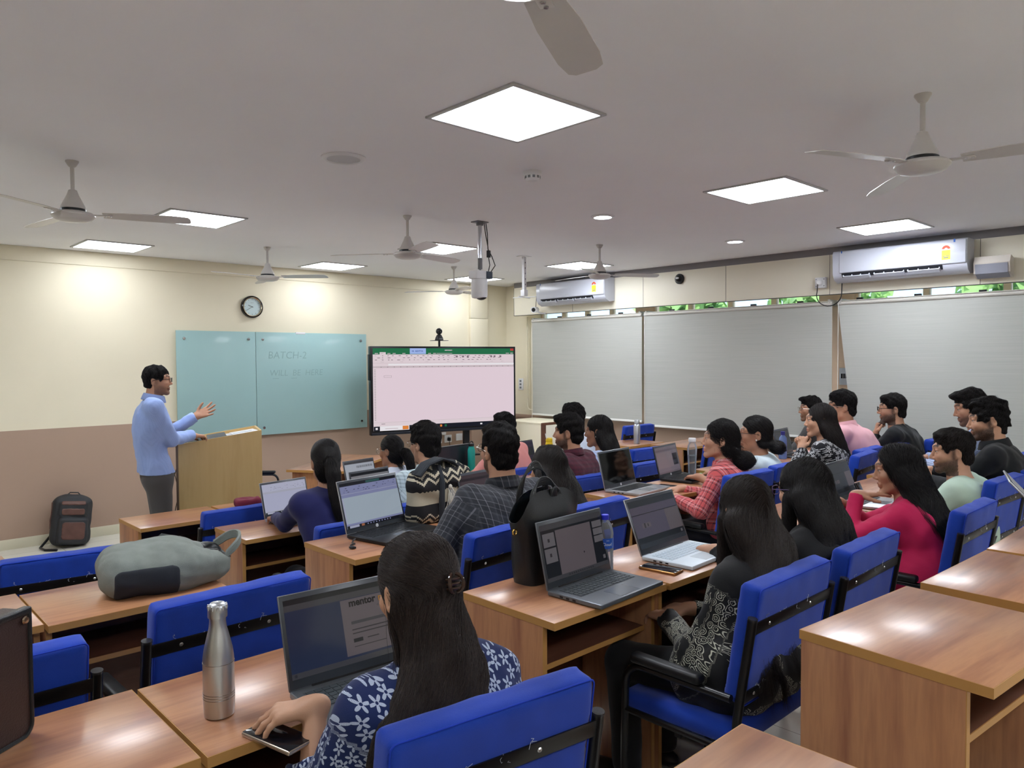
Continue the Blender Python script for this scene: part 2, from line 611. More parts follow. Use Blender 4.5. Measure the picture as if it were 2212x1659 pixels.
for (x, y, on, lab) in ((4.68, 3.89, True, 'small round lit downlight nearer the middle of the ceiling'), (6.63, 3.85, True, 'small round lit downlight near the windows'), (2.24, 3.74, False, 'round white unlit ceiling speaker left of the smoke detector')):
    t = thing('downlight' if on else 'ceiling_speaker', lab, 'downlight' if on else 'ceiling speaker', (x, y, ZC), 0, 'round downlights' if on else None)
    R_ = 0.095 if on else 0.125
    MB().lathe([(R_, 0), (R_, -0.006), (R_ * 0.86, -0.014), (R_ * 0.74, -0.012), (R_ * 0.74, -0.004)], 28, cap=False).build('rim', M_white, t)
    MB().lathe([(0.001, -0.008), (R_ * 0.75, -0.008), (R_ * 0.75, -0.002)], 28, cap=False).build('lens' if on else 'grille', M_diff if on else mat('speaker_grille', (214, 214, 216), 0.7, bump=0.6, bscale=900), t)
t = thing('smoke_detector', 'white smoke detector on the ceiling above the projector pole', 'smoke detector', (3.25, 3.25, ZC))
MB().lathe([(0.055, 0), (0.055, -0.02), (0.05, -0.026)], 24).build('base', M_white, t)
dm = MB().lathe([(0.046, -0.026), (0.046, -0.045), (0.03, -0.058), (0.001, -0.06)], 24)
for k in range(10):
    a = k * math.pi / 5
    dm.box((-0.008, 0.0445, -0.045), (0.008, 0.0475, -0.03), 0, 1, Matrix.Rotation(a, 4, 'Z'))
dm.build('sensor_head', [M_white, M_grey], t)

def make_fan(label, loc, rot):
    t = thing('ceiling_fan', label, 'ceiling fan', loc, rot, 'ceiling fans')
    MB().lathe([(0.035, 0), (0.035, -0.006), (0.02, -0.03), (0.014, -0.035)], 20).build('ceiling_cap', M_fan, t)
    MB().tube([(0, 0, -0.02), (0, 0, -0.19)], 0.011, 10).build('down_rod', M_fan, t)
    MB().lathe([(0.013, -0.16), (0.022, -0.165), (0.03, -0.19), (0.052, -0.235), (0.062, -0.255), (0.064, -0.27)], 24).build('canopy', M_fan, t)
    h = MB().lathe([(0.05, -0.268), (0.066, -0.272), (0.066, -0.285)], 28, 1)
    h.lathe([(0.07, -0.285), (0.10, -0.292), (0.112, -0.302), (0.112, -0.31), (0.105, -0.318), (0.095, -0.33), (0.06, -0.34), (0.001, -0.343)], 32)
    h.build('motor', [M_fan, M_blackpl], t)
    for k in range(3):
        b = MB()
        Mz = Matrix.Rotation(k * 2 * math.pi / 3, 4, 'Z')
        b.box((0.10, -0.018, -0.302), (0.20, 0.018, -0.297), 0.001, 0, Mz)
        pts = [(0.15, 0.042), (0.30, 0.056), (0.52, 0.060), (0.60, 0.050), (0.615, 0.03), (0.615, -0.03), (0.60, -0.052), (0.52, -0.06), (0.30, -0.056), (0.15, -0.042)]
        vs = []
        for z in (-0.296, -0.293):
            for (x, y) in pts:
                vs.append(Mz @ Vector((x, y, z - 0.17 * y - 0.01 * (x - 0.15) - 0.006 * math.cos(y / 0.06 * 1.5))))
        n = len(pts)
        fs = [tuple(range(n))[::-1], tuple(range(n, 2 * n))] + [(i, (i + 1) % n, n + (i + 1) % n, n + i) for i in range(n)]
        b.add(vs, fs)
        for x in (0.165, 0.19):
            b.lathe([(0.006, -0.306), (0.006, -0.301)], 8, 1, (x, 0, 0), Mz)
        b.build('blade', [M_fan, M_screw], t)
    return t
FANS = [((3.57, 1.17), 158, 'white ceiling fan nearest on the right, above the large air conditioner'),
        ((1.14, 4.83), -22, 'white ceiling fan at the left, blade crossing a square light'),
        ((3.50, 4.90), 12, 'white ceiling fan in the middle, beside the tracking camera pole'),
        ((3.41, 7.17), -48, 'white ceiling fan with boxy cover in front of the wall clock side'),
        ((5.82, 7.19), 10, 'white ceiling fan farthest back, above the television'),
        ((5.82, 4.88), -34, 'white ceiling fan in front of the far air conditioner'),
        ((1.14, 1.17), 28, 'ceiling fan overhead, only one blade showing at the top edge')]
for (xy, rot, lab) in FANS:
    make_fan(lab, (xy[0], xy[1], ZC), rot)

t = thing('tracking_camera', 'white cylindrical camera hanging from a steel ceiling pole', 'camera', (4.10, 4.72, ZC))
MB().box((-0.06, -0.045, -0.008), (0.06, 0.045, 0), 0.002).tube([(0, 0, 0), (0, 0, -0.03)], 0.03, 14).build('ceiling_plate', M_grey, t)
MB().tube([(0, 0, -0.02), (0, 0, -0.34)], 0.016, 14).build('pole', M_chrome, t)
MB().tube([(0, 0, -0.30), (0, 0, -0.39)], 0.019, 14).tube([(0, 0, -0.38), (0, 0, -0.41)], 0.008, 8).build('clamp', M_grey, t)
MB().box((-0.085, -0.055, -0.475), (0.055, 0.055, -0.405), 0.012, n=3).build('head_box', M_white, t)
MB().box((0.02, -0.062, -0.47), (0.075, -0.05, -0.41), 0.003).box((0.05, -0.06, -0.47), (0.085, 0.05, -0.41), 0.003).build('connector_panel', mat('slate_panel', (52, 62, 78), 0.5), t)
MB().lathe([(0.066, -0.475), (0.068, -0.5), (0.068, -0.60), (0.062, -0.625), (0.04, -0.632), (0.001, -0.633)], 28, c=(-0.01, 0, 0)).build('housing', M_white, t)
MB().ball((0.0, -0.012, -0.615), (0.045, 0.05, 0.032), 16).build('lens', M_blackpl, t)
cb = MB()
for off in (0.0, 0.02):
    cb.tube([(0.03 + off, -0.02, -0.01), (0.045 + off, -0.02, -0.1), (0.07, -0.02, -0.2 - off), (0.075 + off * 2, -0.02, -0.28), (0.09 + off * 3, -0.02, -0.35), (0.07 + off, -0.02, -0.42)], 0.004, 6)
cb.box((0.062, -0.032, -0.29), (0.092, -0.008, -0.23), 0.005)
cb.build('cable', M_blackpl, t)

t = thing('projector_bracket', 'empty white ceiling projector bracket beside the far air conditioner', 'bracket', (5.82, 5.96, ZC))
MB().box((-0.07, -0.05, -0.006), (0.07, 0.05, 0), 0.002).build('ceiling_plate', M_white, t)
pm = MB().box((-0.018, -0.018, -0.38), (0.018, 0.018, 0), 0.003)
for k in range(5):
    pm.box((-0.006, -0.0195, -0.08 - k * 0.06), (0.006, -0.017, -0.065 - k * 0.06), 0, 1)
pm.build('post', [M_white, M_grey], t)
ar = MB().box((-0.03, -0.03, -0.44), (0.03, 0.03, -0.37), 0.006)
for a in (20, 110, 200, 290):
    ar.box((0.0, -0.008, -0.456), (0.14, 0.008, -0.448), 0.002, 0, Matrix.Rotation(math.radians(a), 4, 'Z'))
ar.build('arm_spider', M_white, t)

# ------------------------------------------------------------------ on the right-hand soffit
M_ac = mat('ac_plastic', (196, 199, 210), 0.22, coat=0.2)
M_slot = mat('ac_slot', (38, 40, 46), 0.6)
M_tape = mat('blue_tape', (30, 96, 190), 0.5)
def make_ac(label, y, z, L):
    t = thing('air_conditioner', label, 'air conditioner', (7.768, y, z), 0, 'split air conditioners')
    h = L / 2
    prof = [(0, 0.0), (0, -0.30), (-0.10, -0.315), (-0.17, -0.285), (-0.205, -0.23), (-0.21, -0.03), (-0.195, -0.006), (-0.17, 0.0)]
    MB().prism(prof, 'y', -h, h).build('body', M_ac, t, angle=50)
    MB().box((-0.222, -h + 0.004, -0.225), (-0.20, h - 0.07, -0.012), 0.02, n=3).build('front_panel', M_ac, t)
    sl = MB().prism([(-0.213, -0.232), (-0.185, -0.268), (-0.178, -0.262), (-0.205, -0.226)], 'y', -h + 0.2, h - 0.09)
    sl.build('air_outlet', M_slot, t)
    for (a, b) in ((-h + 0.22, -h + 0.22 + (L - 0.33) * 0.31), (-h + 0.24 + (L - 0.33) * 0.33, -h + 0.22 + (L - 0.33) * 0.66), (-h + 0.24 + (L - 0.33) * 0.69, h - 0.11)):
        lv = MB()
        lv.prism([(-0.224, -0.262), (-0.190, -0.290), (-0.186, -0.286), (-0.220, -0.256)], 'y', a, b)
        for q in np.linspace(a, b, 4):
            lv.prism([(-0.222, -0.255), (-0.19, -0.284), (-0.184, -0.272), (-0.212, -0.244)], 'y', q - 0.004, q + 0.004)
        lv.build('louvre', M_ac, t)
    st = MB()
    yb = -h + 0.165
    st.box((-0.2235, yb - 0.035, -0.185), (-0.2222, yb + 0.035, -0.10), 0, 0)
    st.box((-0.2238, yb - 0.028, -0.155), (-0.2236, yb + 0.028, -0.15), 0, 2)
    st.box((-0.2238, yb - 0.02, -0.172), (-0.2236, yb + 0.02, -0.162), 0, 2)
    ps = [(yb + 0.036 * math.cos(a), -0.092 + 0.036 * math.sin(a)) for a in np.linspace(0.1, math.pi - 0.1, 10)]
    ps += [(yb + 0.014 * math.cos(a), -0.092 + 0.014 * math.sin(a)) for a in np.linspace(math.pi - 0.1, 0.1, 6)]
    st.prism([(q[0], q[1]) for q in ps], 'x', -0.2236, -0.2222, 1)
    st.build('energy_label', [mat('yellow_label', (236, 226, 60), 0.5), mat('red_label', (214, 84, 50), 0.5), M_grey], t)
    MB().box((-0.2228, -h + 0.09, -0.035), (-0.2215, -h + 0.105, -0.006), 0).build('blue_tape', M_tape, t)
    MB().box((-0.2228, h - 0.10, -0.03), (-0.2215, h - 0.09, -0.006), 0).build('blue_tape', M_tape, t)
    bd = MB()
    put_text(bd, 'LLOYD', 0.022, frame((0, -1, 0), (0, 0, 1), (-1, 0, 0), (-0.2226, 0.06, -0.195)))
    bd.build('badge', mat('grey_print', (170, 172, 178), 0.5), t)
    return t
make_ac('large white split air conditioner on the right, above the wide blind gap', 2.70, 2.885, 1.20)
make_ac('smaller-looking white air conditioner at the far end near the corner', 6.88, 2.885, 1.24)

t = thing('bullet_camera', 'white bullet security camera under the far air conditioner', 'camera', (7.74, 7.60, 2.53), 0)
Mb = Matrix.Rotation(math.radians(205), 4, 'Z') @ Matrix.Rotation(math.radians(94), 4, 'Y')
MB().lathe([(0.03, -0.06), (0.04, -0.055), (0.04, 0.055), (0.044, 0.06), (0.044, 0.075), (0.03, 0.075)], 20, M=Matrix.Translation((-0.1, 0, 0)) @ Mb).build('housing', M_white, t)
MB().lathe([(0.001, 0.077), (0.029, 0.077), (0.029, 0.07)], 20, M=Matrix.Translation((-0.1, 0, 0)) @ Mb).build('lens', M_blackpl, t)
MB().tube([(-0.08, 0, -0.02), (-0.02, -0.05, -0.05), (0.025, -0.08, -0.05)], 0.012, 8).build('mount_arm', M_white, t)
MB().tube([(-0.06, 0.03, 0.02), (-0.03, 0.05, 0.15), (0.0, 0.06, 0.3)], 0.004, 6).build('cable', M_blackpl, t)

t = thing('dome_camera', 'small round black dome camera on the cream board between the air conditioners', 'camera', (7.77, 5.25, 2.785), 0)
My = Matrix.Rotation(math.radians(-90), 4, 'Y')
MB().lathe([(0.062, 0), (0.062, 0.02), (0.055, 0.028), (0.04, 0.03)], 24, M=My).build('housing', M_blackpl, t)
MB().ball((-0.028, 0, 0), (0.035, 0.042, 0.042), 16).build('dome', mat('glossy_black', (12, 12, 16), 0.08), t)
MB().box((-0.066, -0.02, -0.004), (-0.055, 0.02, 0.018), 0.003).build('reflector', M_white, t)

t = thing('wall_socket', 'white wall socket with plug and looping black cable beside the large air conditioner', 'socket', (7.77, 3.50, 2.60), 0)
MB().box((-0.05, -0.055, -0.055), (0, 0.055, 0.055), 0.005).build('back_box', M_white, t)
pl = MB().lathe([(0.03, 0.05), (0.03, 0.075), (0.02, 0.085)], 16, M=My)
pl.build('plug', M_white, t)
for (q, z) in ((-0.046, 0.03), (0.036, 0.03), (-0.046, -0.04), (0.036, -0.04)):
    MB().box((-0.052, q, z), (-0.049, q + 0.01, z + 0.01), 0).build('screw', M_grey, t)
MB().tube([(-0.08, 0.01, -0.01), (-0.085, 0.015, -0.1)] + [(-0.085, 0.02 - 0.13 + 0.13 * math.cos(a), -0.13 - 0.12 * math.sin(a)) for a in np.linspace(0, math.pi, 12)] + [(-0.09, -0.245, -0.02), (-0.06, -0.25, 0.03)], 0.005, 8).build('power_cable', M_blackpl, t)

t = thing('wall_speaker', 'beige wedge wall speaker right of the large air conditioner', 'speaker', (7.77, 1.93, 2.62), 0)
MB().prism([(0, 0.07), (-0.10, 0.09), (-0.135, 0.03), (-0.12, -0.06), (-0.04, -0.10), (0, -0.10)], 'y', -0.14, 0.14).build('cabinet', mat('beige_plastic', (214, 206, 196), 0.5), t)
MB().prism([(-0.137, 0.02), (-0.123, -0.058), (-0.05, -0.098), (-0.055, -0.102), (-0.13, -0.064), (-0.142, 0.02)], 'y', -0.125, 0.125).build('grille', mat('grey_grille', (150, 152, 164), 0.7, bump=0.5, bscale=800), t)
MB().box((-0.03, -0.06, 0.06), (0, 0.06, 0.09), 0.004).build('bracket', M_white, t)

t = thing('breaker_box', 'small grey circuit breaker box on the peach pier between blinds', 'switch box', (8.05, 3.36, 1.62), 0)
MB().box((-0.05, -0.055, -0.09), (0, 0.055, 0.09), 0.004).build('box', mat('light_grey_box', (190, 192, 196), 0.5), t)
for q in (-0.024, 0.0, 0.024):
    MB().box((-0.056, q - 0.009, -0.02), (-0.05, q + 0.009, 0.03), 0.001).build('breaker_toggle', M_blackpl, t)

# ------------------------------------------------------------------ implicit-surface toolkit for soft and living shapes
class Field:
    def __init__(s, lo, hi, h):
        s.lo, s.h = np.array(lo, np.float32), h
        s.n = np.ceil((np.array(hi) - np.array(lo)) / h).astype(int) + 1
        s.ax = [s.lo[k] + h * np.arange(s.n[k], dtype=np.float32) for k in range(3)]
        s.d = np.full(s.n, 0.08, np.float32)

    def block(s, lo, hi):
        sl = []
        for k in range(3):
            a = int(max(0, math.floor((lo[k] - s.lo[k]) / s.h)))
            b = int(min(s.n[k], math.ceil((hi[k] - s.lo[k]) / s.h) + 1))
            sl.append(slice(a, max(a, b)))
        return tuple(sl), np.meshgrid(*[s.ax[k][sl[k]] for k in range(3)], indexing='ij', sparse=True)

    def put(s, fn, lo, hi, k=0.0, mode='u'):
        m = 0.02 + k + 2 * s.h
        sl, P = s.block(np.array(lo) - m, np.array(hi) + m)
        if min(q.stop - q.start for q in sl) <= 0:
            return
        e = fn(*P).astype(np.float32)
        d = s.d[sl]
        if mode == 's':
            d, e = -d, e
        if k > 0:
            hh = np.maximum(k - np.abs(d - e), 0) / k
            r = np.minimum(d, e) - hh * hh * k * 0.25
        else:
            r = np.minimum(d, e)
        s.d[sl] = -r if mode == 's' else r

    def cap(s, a, b, ra, rb=None, k=0.012, mode='u', flat=None):
        rb = ra if rb is None else rb
        a, b = np.array(a, np.float32), np.array(b, np.float32)
        ab = b - a
        L2 = float(ab @ ab) + 1e-9

        def fn(X, Y, Z):
            x, y, z = X - a[0], Y - a[1], Z - a[2]
            t = np.clip((x * ab[0] + y * ab[1] + z * ab[2]) / L2, 0, 1)
            return np.sqrt((x - t * ab[0]) ** 2 + (y - t * ab[1]) ** 2 + (z - t * ab[2]) ** 2) - (ra + (rb - ra) * t)
        r = max(ra, rb)
        s.put(fn, np.minimum(a, b) - r, np.maximum(a, b) + r, k, mode)
        return s

    def ell(s, c, r, R=None, k=0.012, mode='u'):
        c, r = np.array(c, np.float32), np.array(r, np.float32)
        Rm = np.eye(3, dtype=np.float32) if R is None else np.array(R, np.float32)   # columns are the axes

        def fn(X, Y, Z):
            x, y, z = X - c[0], Y - c[1], Z - c[2]
            q = [(x * Rm[0, i] + y * Rm[1, i] + z * Rm[2, i]) / r[i] for i in range(3)]
            k0 = np.sqrt(q[0] ** 2 + q[1] ** 2 + q[2] ** 2) + 1e-6
            k1 = np.sqrt((q[0] / r[0]) ** 2 + (q[1] / r[1]) ** 2 + (q[2] / r[2]) ** 2) + 1e-6
            return k0 * (k0 - 1) / k1
        e = np.sqrt(((Rm * r) ** 2).sum(1))
        s.put(fn, c - e, c + e, k, mode)
        return s

    def rbox(s, c, h, r, R=None, k=0.01, mode='u'):
        c, h = np.array(c, np.float32), np.array(h, np.float32)
        Rm = np.eye(3, dtype=np.float32) if R is None else np.array(R, np.float32)

        def fn(X, Y, Z):
            x, y, z = X - c[0], Y - c[1], Z - c[2]
            q = [np.abs(x * Rm[0, i] + y * Rm[1, i] + z * Rm[2, i]) - h[i] + r for i in range(3)]
            return np.sqrt(sum(np.maximum(a, 0) ** 2 for a in q)) + np.minimum(np.maximum(np.maximum(q[0], q[1]), q[2]), 0) - r
        e = (np.abs(Rm) * h).sum(1)
        s.put(fn, c - e, c + e, k, mode)
        return s

    def plane(s, p, n):
        """keep the side the normal points away from"""
        p, n = np.array(p, float), np.array(n, float)
        n /= np.linalg.norm(n)
        X, Y, Z = np.meshgrid(*s.ax, indexing='ij', sparse=True)
        s.d = np.maximum(s.d, ((X - p[0]) * n[0] + (Y - p[1]) * n[1] + (Z - p[2]) * n[2]).astype(np.float32))
        return s

    def ripple(s, amp, f, seed=0, stretch=(1, 1, 1)):
        r = np.random.default_rng(seed)
        X, Y, Z = np.meshgrid(*s.ax, indexing='ij', sparse=True)
        w = 0
        near = None
        for _ in range(5):
            d = r.normal(size=3)
            d = d / np.linalg.norm(d) * f * r.uniform(0.6, 1.5) * np.array(stretch)
            w = w + np.sin(X * d[0] + Y * d[1] + Z * d[2] + r.uniform(0, 6.28) + 1.4 * np.sin(X * d[1] * 0.7 - Z * d[0] * 0.6 + Y * d[2] * 0.5))
        s.d = s.d + (amp / 3) * w.astype(np.float32)
        return s

    def mesh(s):
        d, h = s.d, s.h
        d[0], d[-1], d[:, 0], d[:, -1], d[:, :, 0], d[:, :, -1] = 0.05, 0.05, 0.05, 0.05, 0.05, 0.05
        S = d < 0
        c = np.zeros(np.array(d.shape) - 1, np.int8)
        for i in (0, 1):
            for j in (0, 1):
                for k in (0, 1):
                    c += S[i:d.shape[0] - 1 + i, j:d.shape[1] - 1 + j, k:d.shape[2] - 1 + k]
        act = np.argwhere((c > 0) & (c < 8))
        idx = np.full(c.shape, -1, np.int32)
        idx[tuple(act.T)] = np.arange(len(act))
        co = [(i, j, k) for i in (0, 1) for j in (0, 1) for k in (0, 1)]
        val = {q: d[act[:, 0] + q[0], act[:, 1] + q[1], act[:, 2] + q[2]] for q in co}
        acc = np.zeros((len(act), 3))
        cnt = np.zeros(len(act))
        for q in co:
            for ax in range(3):
                if q[ax] == 0:
                    q2 = tuple(1 if m == ax else q[m] for m in range(3))
                    a, b = val[q], val[q2]
                    x = (a < 0) != (b < 0)
                    t = np.where(x, a / np.where(x, a - b, 1), 0)
                    p = np.array(q, float)[None] + np.eye(3)[ax][None] * t[:, None]
                    acc += p * x[:, None]
                    cnt += x
        V = s.lo[None] + (act + acc / cnt[:, None]) * h
        F = []
        for ax in range(3):
            u, v = (ax + 1) % 3, (ax + 2) % 3
            A = [slice(None)] * 3
            B = [slice(None)] * 3
            A[ax], B[ax] = slice(0, -1), slice(1, None)
            e = np.argwhere(S[tuple(A)] != S[tuple(B)])
            e = e[(e[:, u] > 0) & (e[:, v] > 0) & (e[:, u] < d.shape[u] - 1) & (e[:, v] < d.shape[v] - 1)]
            inside = S[tuple(e.T)]
            du, dv = np.eye(3, dtype=int)[u], np.eye(3, dtype=int)[v]
            q = np.stack([idx[tuple((e - du - dv).T)], idx[tuple((e - dv).T)], idx[tuple(e.T)], idx[tuple((e - du).T)]], 1)
            q = np.where(inside[:, None], q, q[:, ::-1])
            F.append(q)
        return V, np.concatenate(F)

    def sample(s, P):
        """trilinear value at points"""
        g = (np.asarray(P) - s.lo) / s.h
        g = np.clip(g, 0, np.array(s.n) - 1.001)
        i = g.astype(int)
        f = g - i
        o = 0
        for a in (0, 1):
            for b in (0, 1):
                for c in (0, 1):
                    w = (f[:, 0] if a else 1 - f[:, 0]) * (f[:, 1] if b else 1 - f[:, 1]) * (f[:, 2] if c else 1 - f[:, 2])
                    o = o + w * s.d[i[:, 0] + a, i[:, 1] + b, i[:, 2] + c]
        return o

    def grad(s, P):
        e = s.h
        g = np.stack([s.sample(P + np.eye(3)[k] * e) - s.sample(P - np.eye(3)[k] * e) for k in range(3)], 1)
        return g / (np.linalg.norm(g, axis=1, keepdims=True) + 1e-9)


def np_mesh(name, V, F, mats, parent=None, mi=None, col=None, uvw=None, angle=70):
    me = bpy.data.meshes.new(name)
    V = np.asarray(V, np.float32)
    F = np.asarray(F, np.int32)
    me.vertices.add(len(V))
    me.vertices.foreach_set('co', V.ravel())
    me.loops.add(F.size)
    me.loops.foreach_set('vertex_index', F.ravel())
    me.polygons.add(len(F))
    me.polygons.foreach_set('loop_start', np.arange(len(F), dtype=np.int32) * F.shape[1])
    for m in (mats if isinstance(mats, (list, tuple)) else [mats]):
        me.materials.append(m)
    if mi is not None:
        me.polygons.foreach_set('material_index', np.asarray(mi, np.int32))
    me.polygons.foreach_set('use_smooth', np.ones(len(F), bool))
    if col is not None:
        a = me.attributes.new('tone', 'FLOAT_COLOR', 'POINT')
        c4 = np.ones((len(V), 4), np.float32)
        c4[:, :3] = col
        a.data.foreach_set('color', c4.ravel())
    if uvw is not None:
        a = me.attributes.new('cloth', 'FLOAT_VECTOR', 'POINT')
        a.data.foreach_set('vector', np.asarray(uvw, np.float32).ravel())
    me.update()
    me.validate()
    o = bpy.data.objects.new(name, me)
    COL.objects.link(o)
    if parent is not None:
        o.parent = parent
    return o


# ------------------------------------------------------------------ desks
def make_desk():
    t = thing('classroom_desk', '-', 'desk')
    W, D, Z = 0.60, 0.455, 0.75
    # origin: middle of the desk at floor level; users sit on the -y side
    a = MB()
    a.box((-W / 2 + 0.002, -D / 2 + 0.002, Z - 0.024), (W / 2 - 0.002, D / 2 - 0.002, Z), 0.001)
    a.build('table_top', M_top, t)
    e = MB()
    e.box((-W / 2, -D / 2, Z - 0.0245), (W / 2, -D / 2 + 0.002, Z - 0.0006), 0)
    e.box((-W / 2, D / 2 - 0.002, Z - 0.0245), (W / 2, D / 2, Z - 0.0006), 0)
    e.box((-W / 2, -D / 2 + 0.002, Z - 0.0245), (-W / 2 + 0.002, D / 2 - 0.002, Z - 0.0006), 0)
    e.box((W / 2 - 0.002, -D / 2 + 0.002, Z - 0.0245), (W / 2, D / 2 - 0.002, Z - 0.0006), 0)
    e.build('edge_band', M_edge, t)
    for sx in (-1, 1):
        x = sx * (W / 2 - 0.011)
        MB().box((x - 0.009, -D / 2 + 0.055, 0.0), (x + 0.009, D / 2 - 0.004, Z - 0.0245), 0.0008).box((x - 0.009, -D / 2 + 0.053, 0.0), (x + 0.009, -D / 2 + 0.0552, Z - 0.0245), 0, 1).build('side_panel', [M_side, M_edge], t)
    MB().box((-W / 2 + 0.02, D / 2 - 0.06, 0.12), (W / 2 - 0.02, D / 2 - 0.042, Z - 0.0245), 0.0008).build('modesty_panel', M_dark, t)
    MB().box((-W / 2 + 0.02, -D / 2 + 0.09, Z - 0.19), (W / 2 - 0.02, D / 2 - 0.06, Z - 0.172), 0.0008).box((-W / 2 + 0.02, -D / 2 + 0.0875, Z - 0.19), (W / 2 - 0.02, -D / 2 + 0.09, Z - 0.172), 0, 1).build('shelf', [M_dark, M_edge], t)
    return t


DESKS = [  # x centre, y centre, floor z, rotation, label
    (1.01, 0.515, .36, 0, 'wooden desk whose bare corner shows at the bottom edge of the photo'),
    (2.155, 0.645, .36, -5.5, 'large bare wooden desk in the right foreground, full side panel showing'),
    (2.835, 0.585, .36, -2.5, 'bare wooden desk behind the foreground one, cut by the right edge'),
    (3.47, 0.575, .36, 0, 'wooden desk at the right edge under the half open grey laptop'),
    (0.285, 1.805, .24, 0, 'wooden desk at the lower left with the brown leather bag on it'),
    (0.895, 1.795, .24, 0, 'wooden desk holding the steel bottle, used by the woman in blue floral top'),
    (1.995, 1.835, .24, 0, 'wooden desk holding the black tote and the silver laptop'),
    (2.605, 1.825, .24, 0, 'wooden desk holding the white laptop and brown cased phone'),
    (3.86, 1.83, .24, 0, 'wooden desk in front of the woman in magenta'),
    (4.47, 1.83, .24, 0, 'wooden desk holding the laptop with a phone propped on it'),
    (5.10, 1.83, .24, 0, 'wooden desk in front of the bearded man in black by the right edge'),
    (5.75, 1.90, .24, 0, 'wooden desk by the right edge under the leaning man in pale blue'),
    (0.25, 3.045, .215, 0, 'wooden desk at the far left beside the one with the grey backpack'),
    (0.86, 3.03, .21, 0, 'wooden desk with the grey backpack lying on it'),
    (2.01, 3.03, .21, 0, 'wooden desk holding the open laptop with a white spreadsheet'),
    (2.62, 3.03, .21, 0, 'wooden desk holding the black and cream patterned bag'),
    (4.03, 3.03, .18, -4, 'wooden desk holding the laptop with a black screen'),
    (4.68, 3.01, .18, -2, 'wooden desk holding the laptop and clear bottle of the woman in red plaid'),
    (5.30, 3.03, .21, 0, 'wooden desk in front of the woman with white glasses frame and bun'),
    (6.00, 3.05, .21, 0, 'wooden desk in front of the woman in the black and white print'),
    (6.70, 3.05, .21, 0, 'wooden desk with the blue bottle and a dark laptop'),
    (0.40, 4.26, .10, 0, 'wooden desk at the left hidden behind an empty blue chair'),
    (2.06, 4.235, .08, -1, 'wooden desk holding the white laptop of the woman in navy'),
    (2.68, 4.225, .08, 0, 'wooden desk in front of the man in the white textured shirt'),
    (4.12, 4.30, .10, 0, 'wooden desk in front of the man in the maroon shirt'),
    (4.76, 4.30, .10, 0, 'wooden desk in front of the woman in pale blue shirt'),
    (6.75, 4.50, .17, 0, 'bare wooden desk by the windows behind the clear bottle'),
    (7.36, 4.50, .17, 0, 'bare wooden desk under the middle blind next to the wall'),
    (1.845, 5.34, .0, 0, 'wooden desk at the front left in front of the lecturer'),
    (2.47, 5.33, .0, 0, 'wooden desk at the front hidden behind an empty blue chair'),
    (3.35, 5.33, .0, 0, 'wooden desk in front of the small woman in white shirt'),
    (4.45, 5.33, .0, 0, 'wooden desk holding the teal bottle'),
    (5.45, 5.33, .0, 0, 'wooden desk holding the yellow bottle'),
    (6.45, 4.985, .17, 0, 'wooden desk by the windows with the tall steel flask on it'),
]
desk0 = make_desk()
for i, (x, y, z, rz, lab) in enumerate(DESKS):
    o = desk0 if i == 0 else copy_tree(desk0)
    o.location = (x, y, z)
    o.rotation_euler = (0, 0, math.radians(rz))
    o['label'] = lab
    o['group'] = 'classroom desks'


# ------------------------------------------------------------------ chairs
def loop_rect(x, z0, z1, y, r, n=4):
    pts = []
    for (cx_, cz_, a0) in ((x - r, z1 - r, 0), (-x + r, z1 - r, 90), (-x + r, z0 + r, 180), (x - r, z0 + r, 270)):
        pts += [(cx_ + r * math.cos(math.radians(a0 + 90 * i / n)), y, cz_ + r * math.sin(math.radians(a0 + 90 * i / n))) for i in range(n + 1)]
    return pts


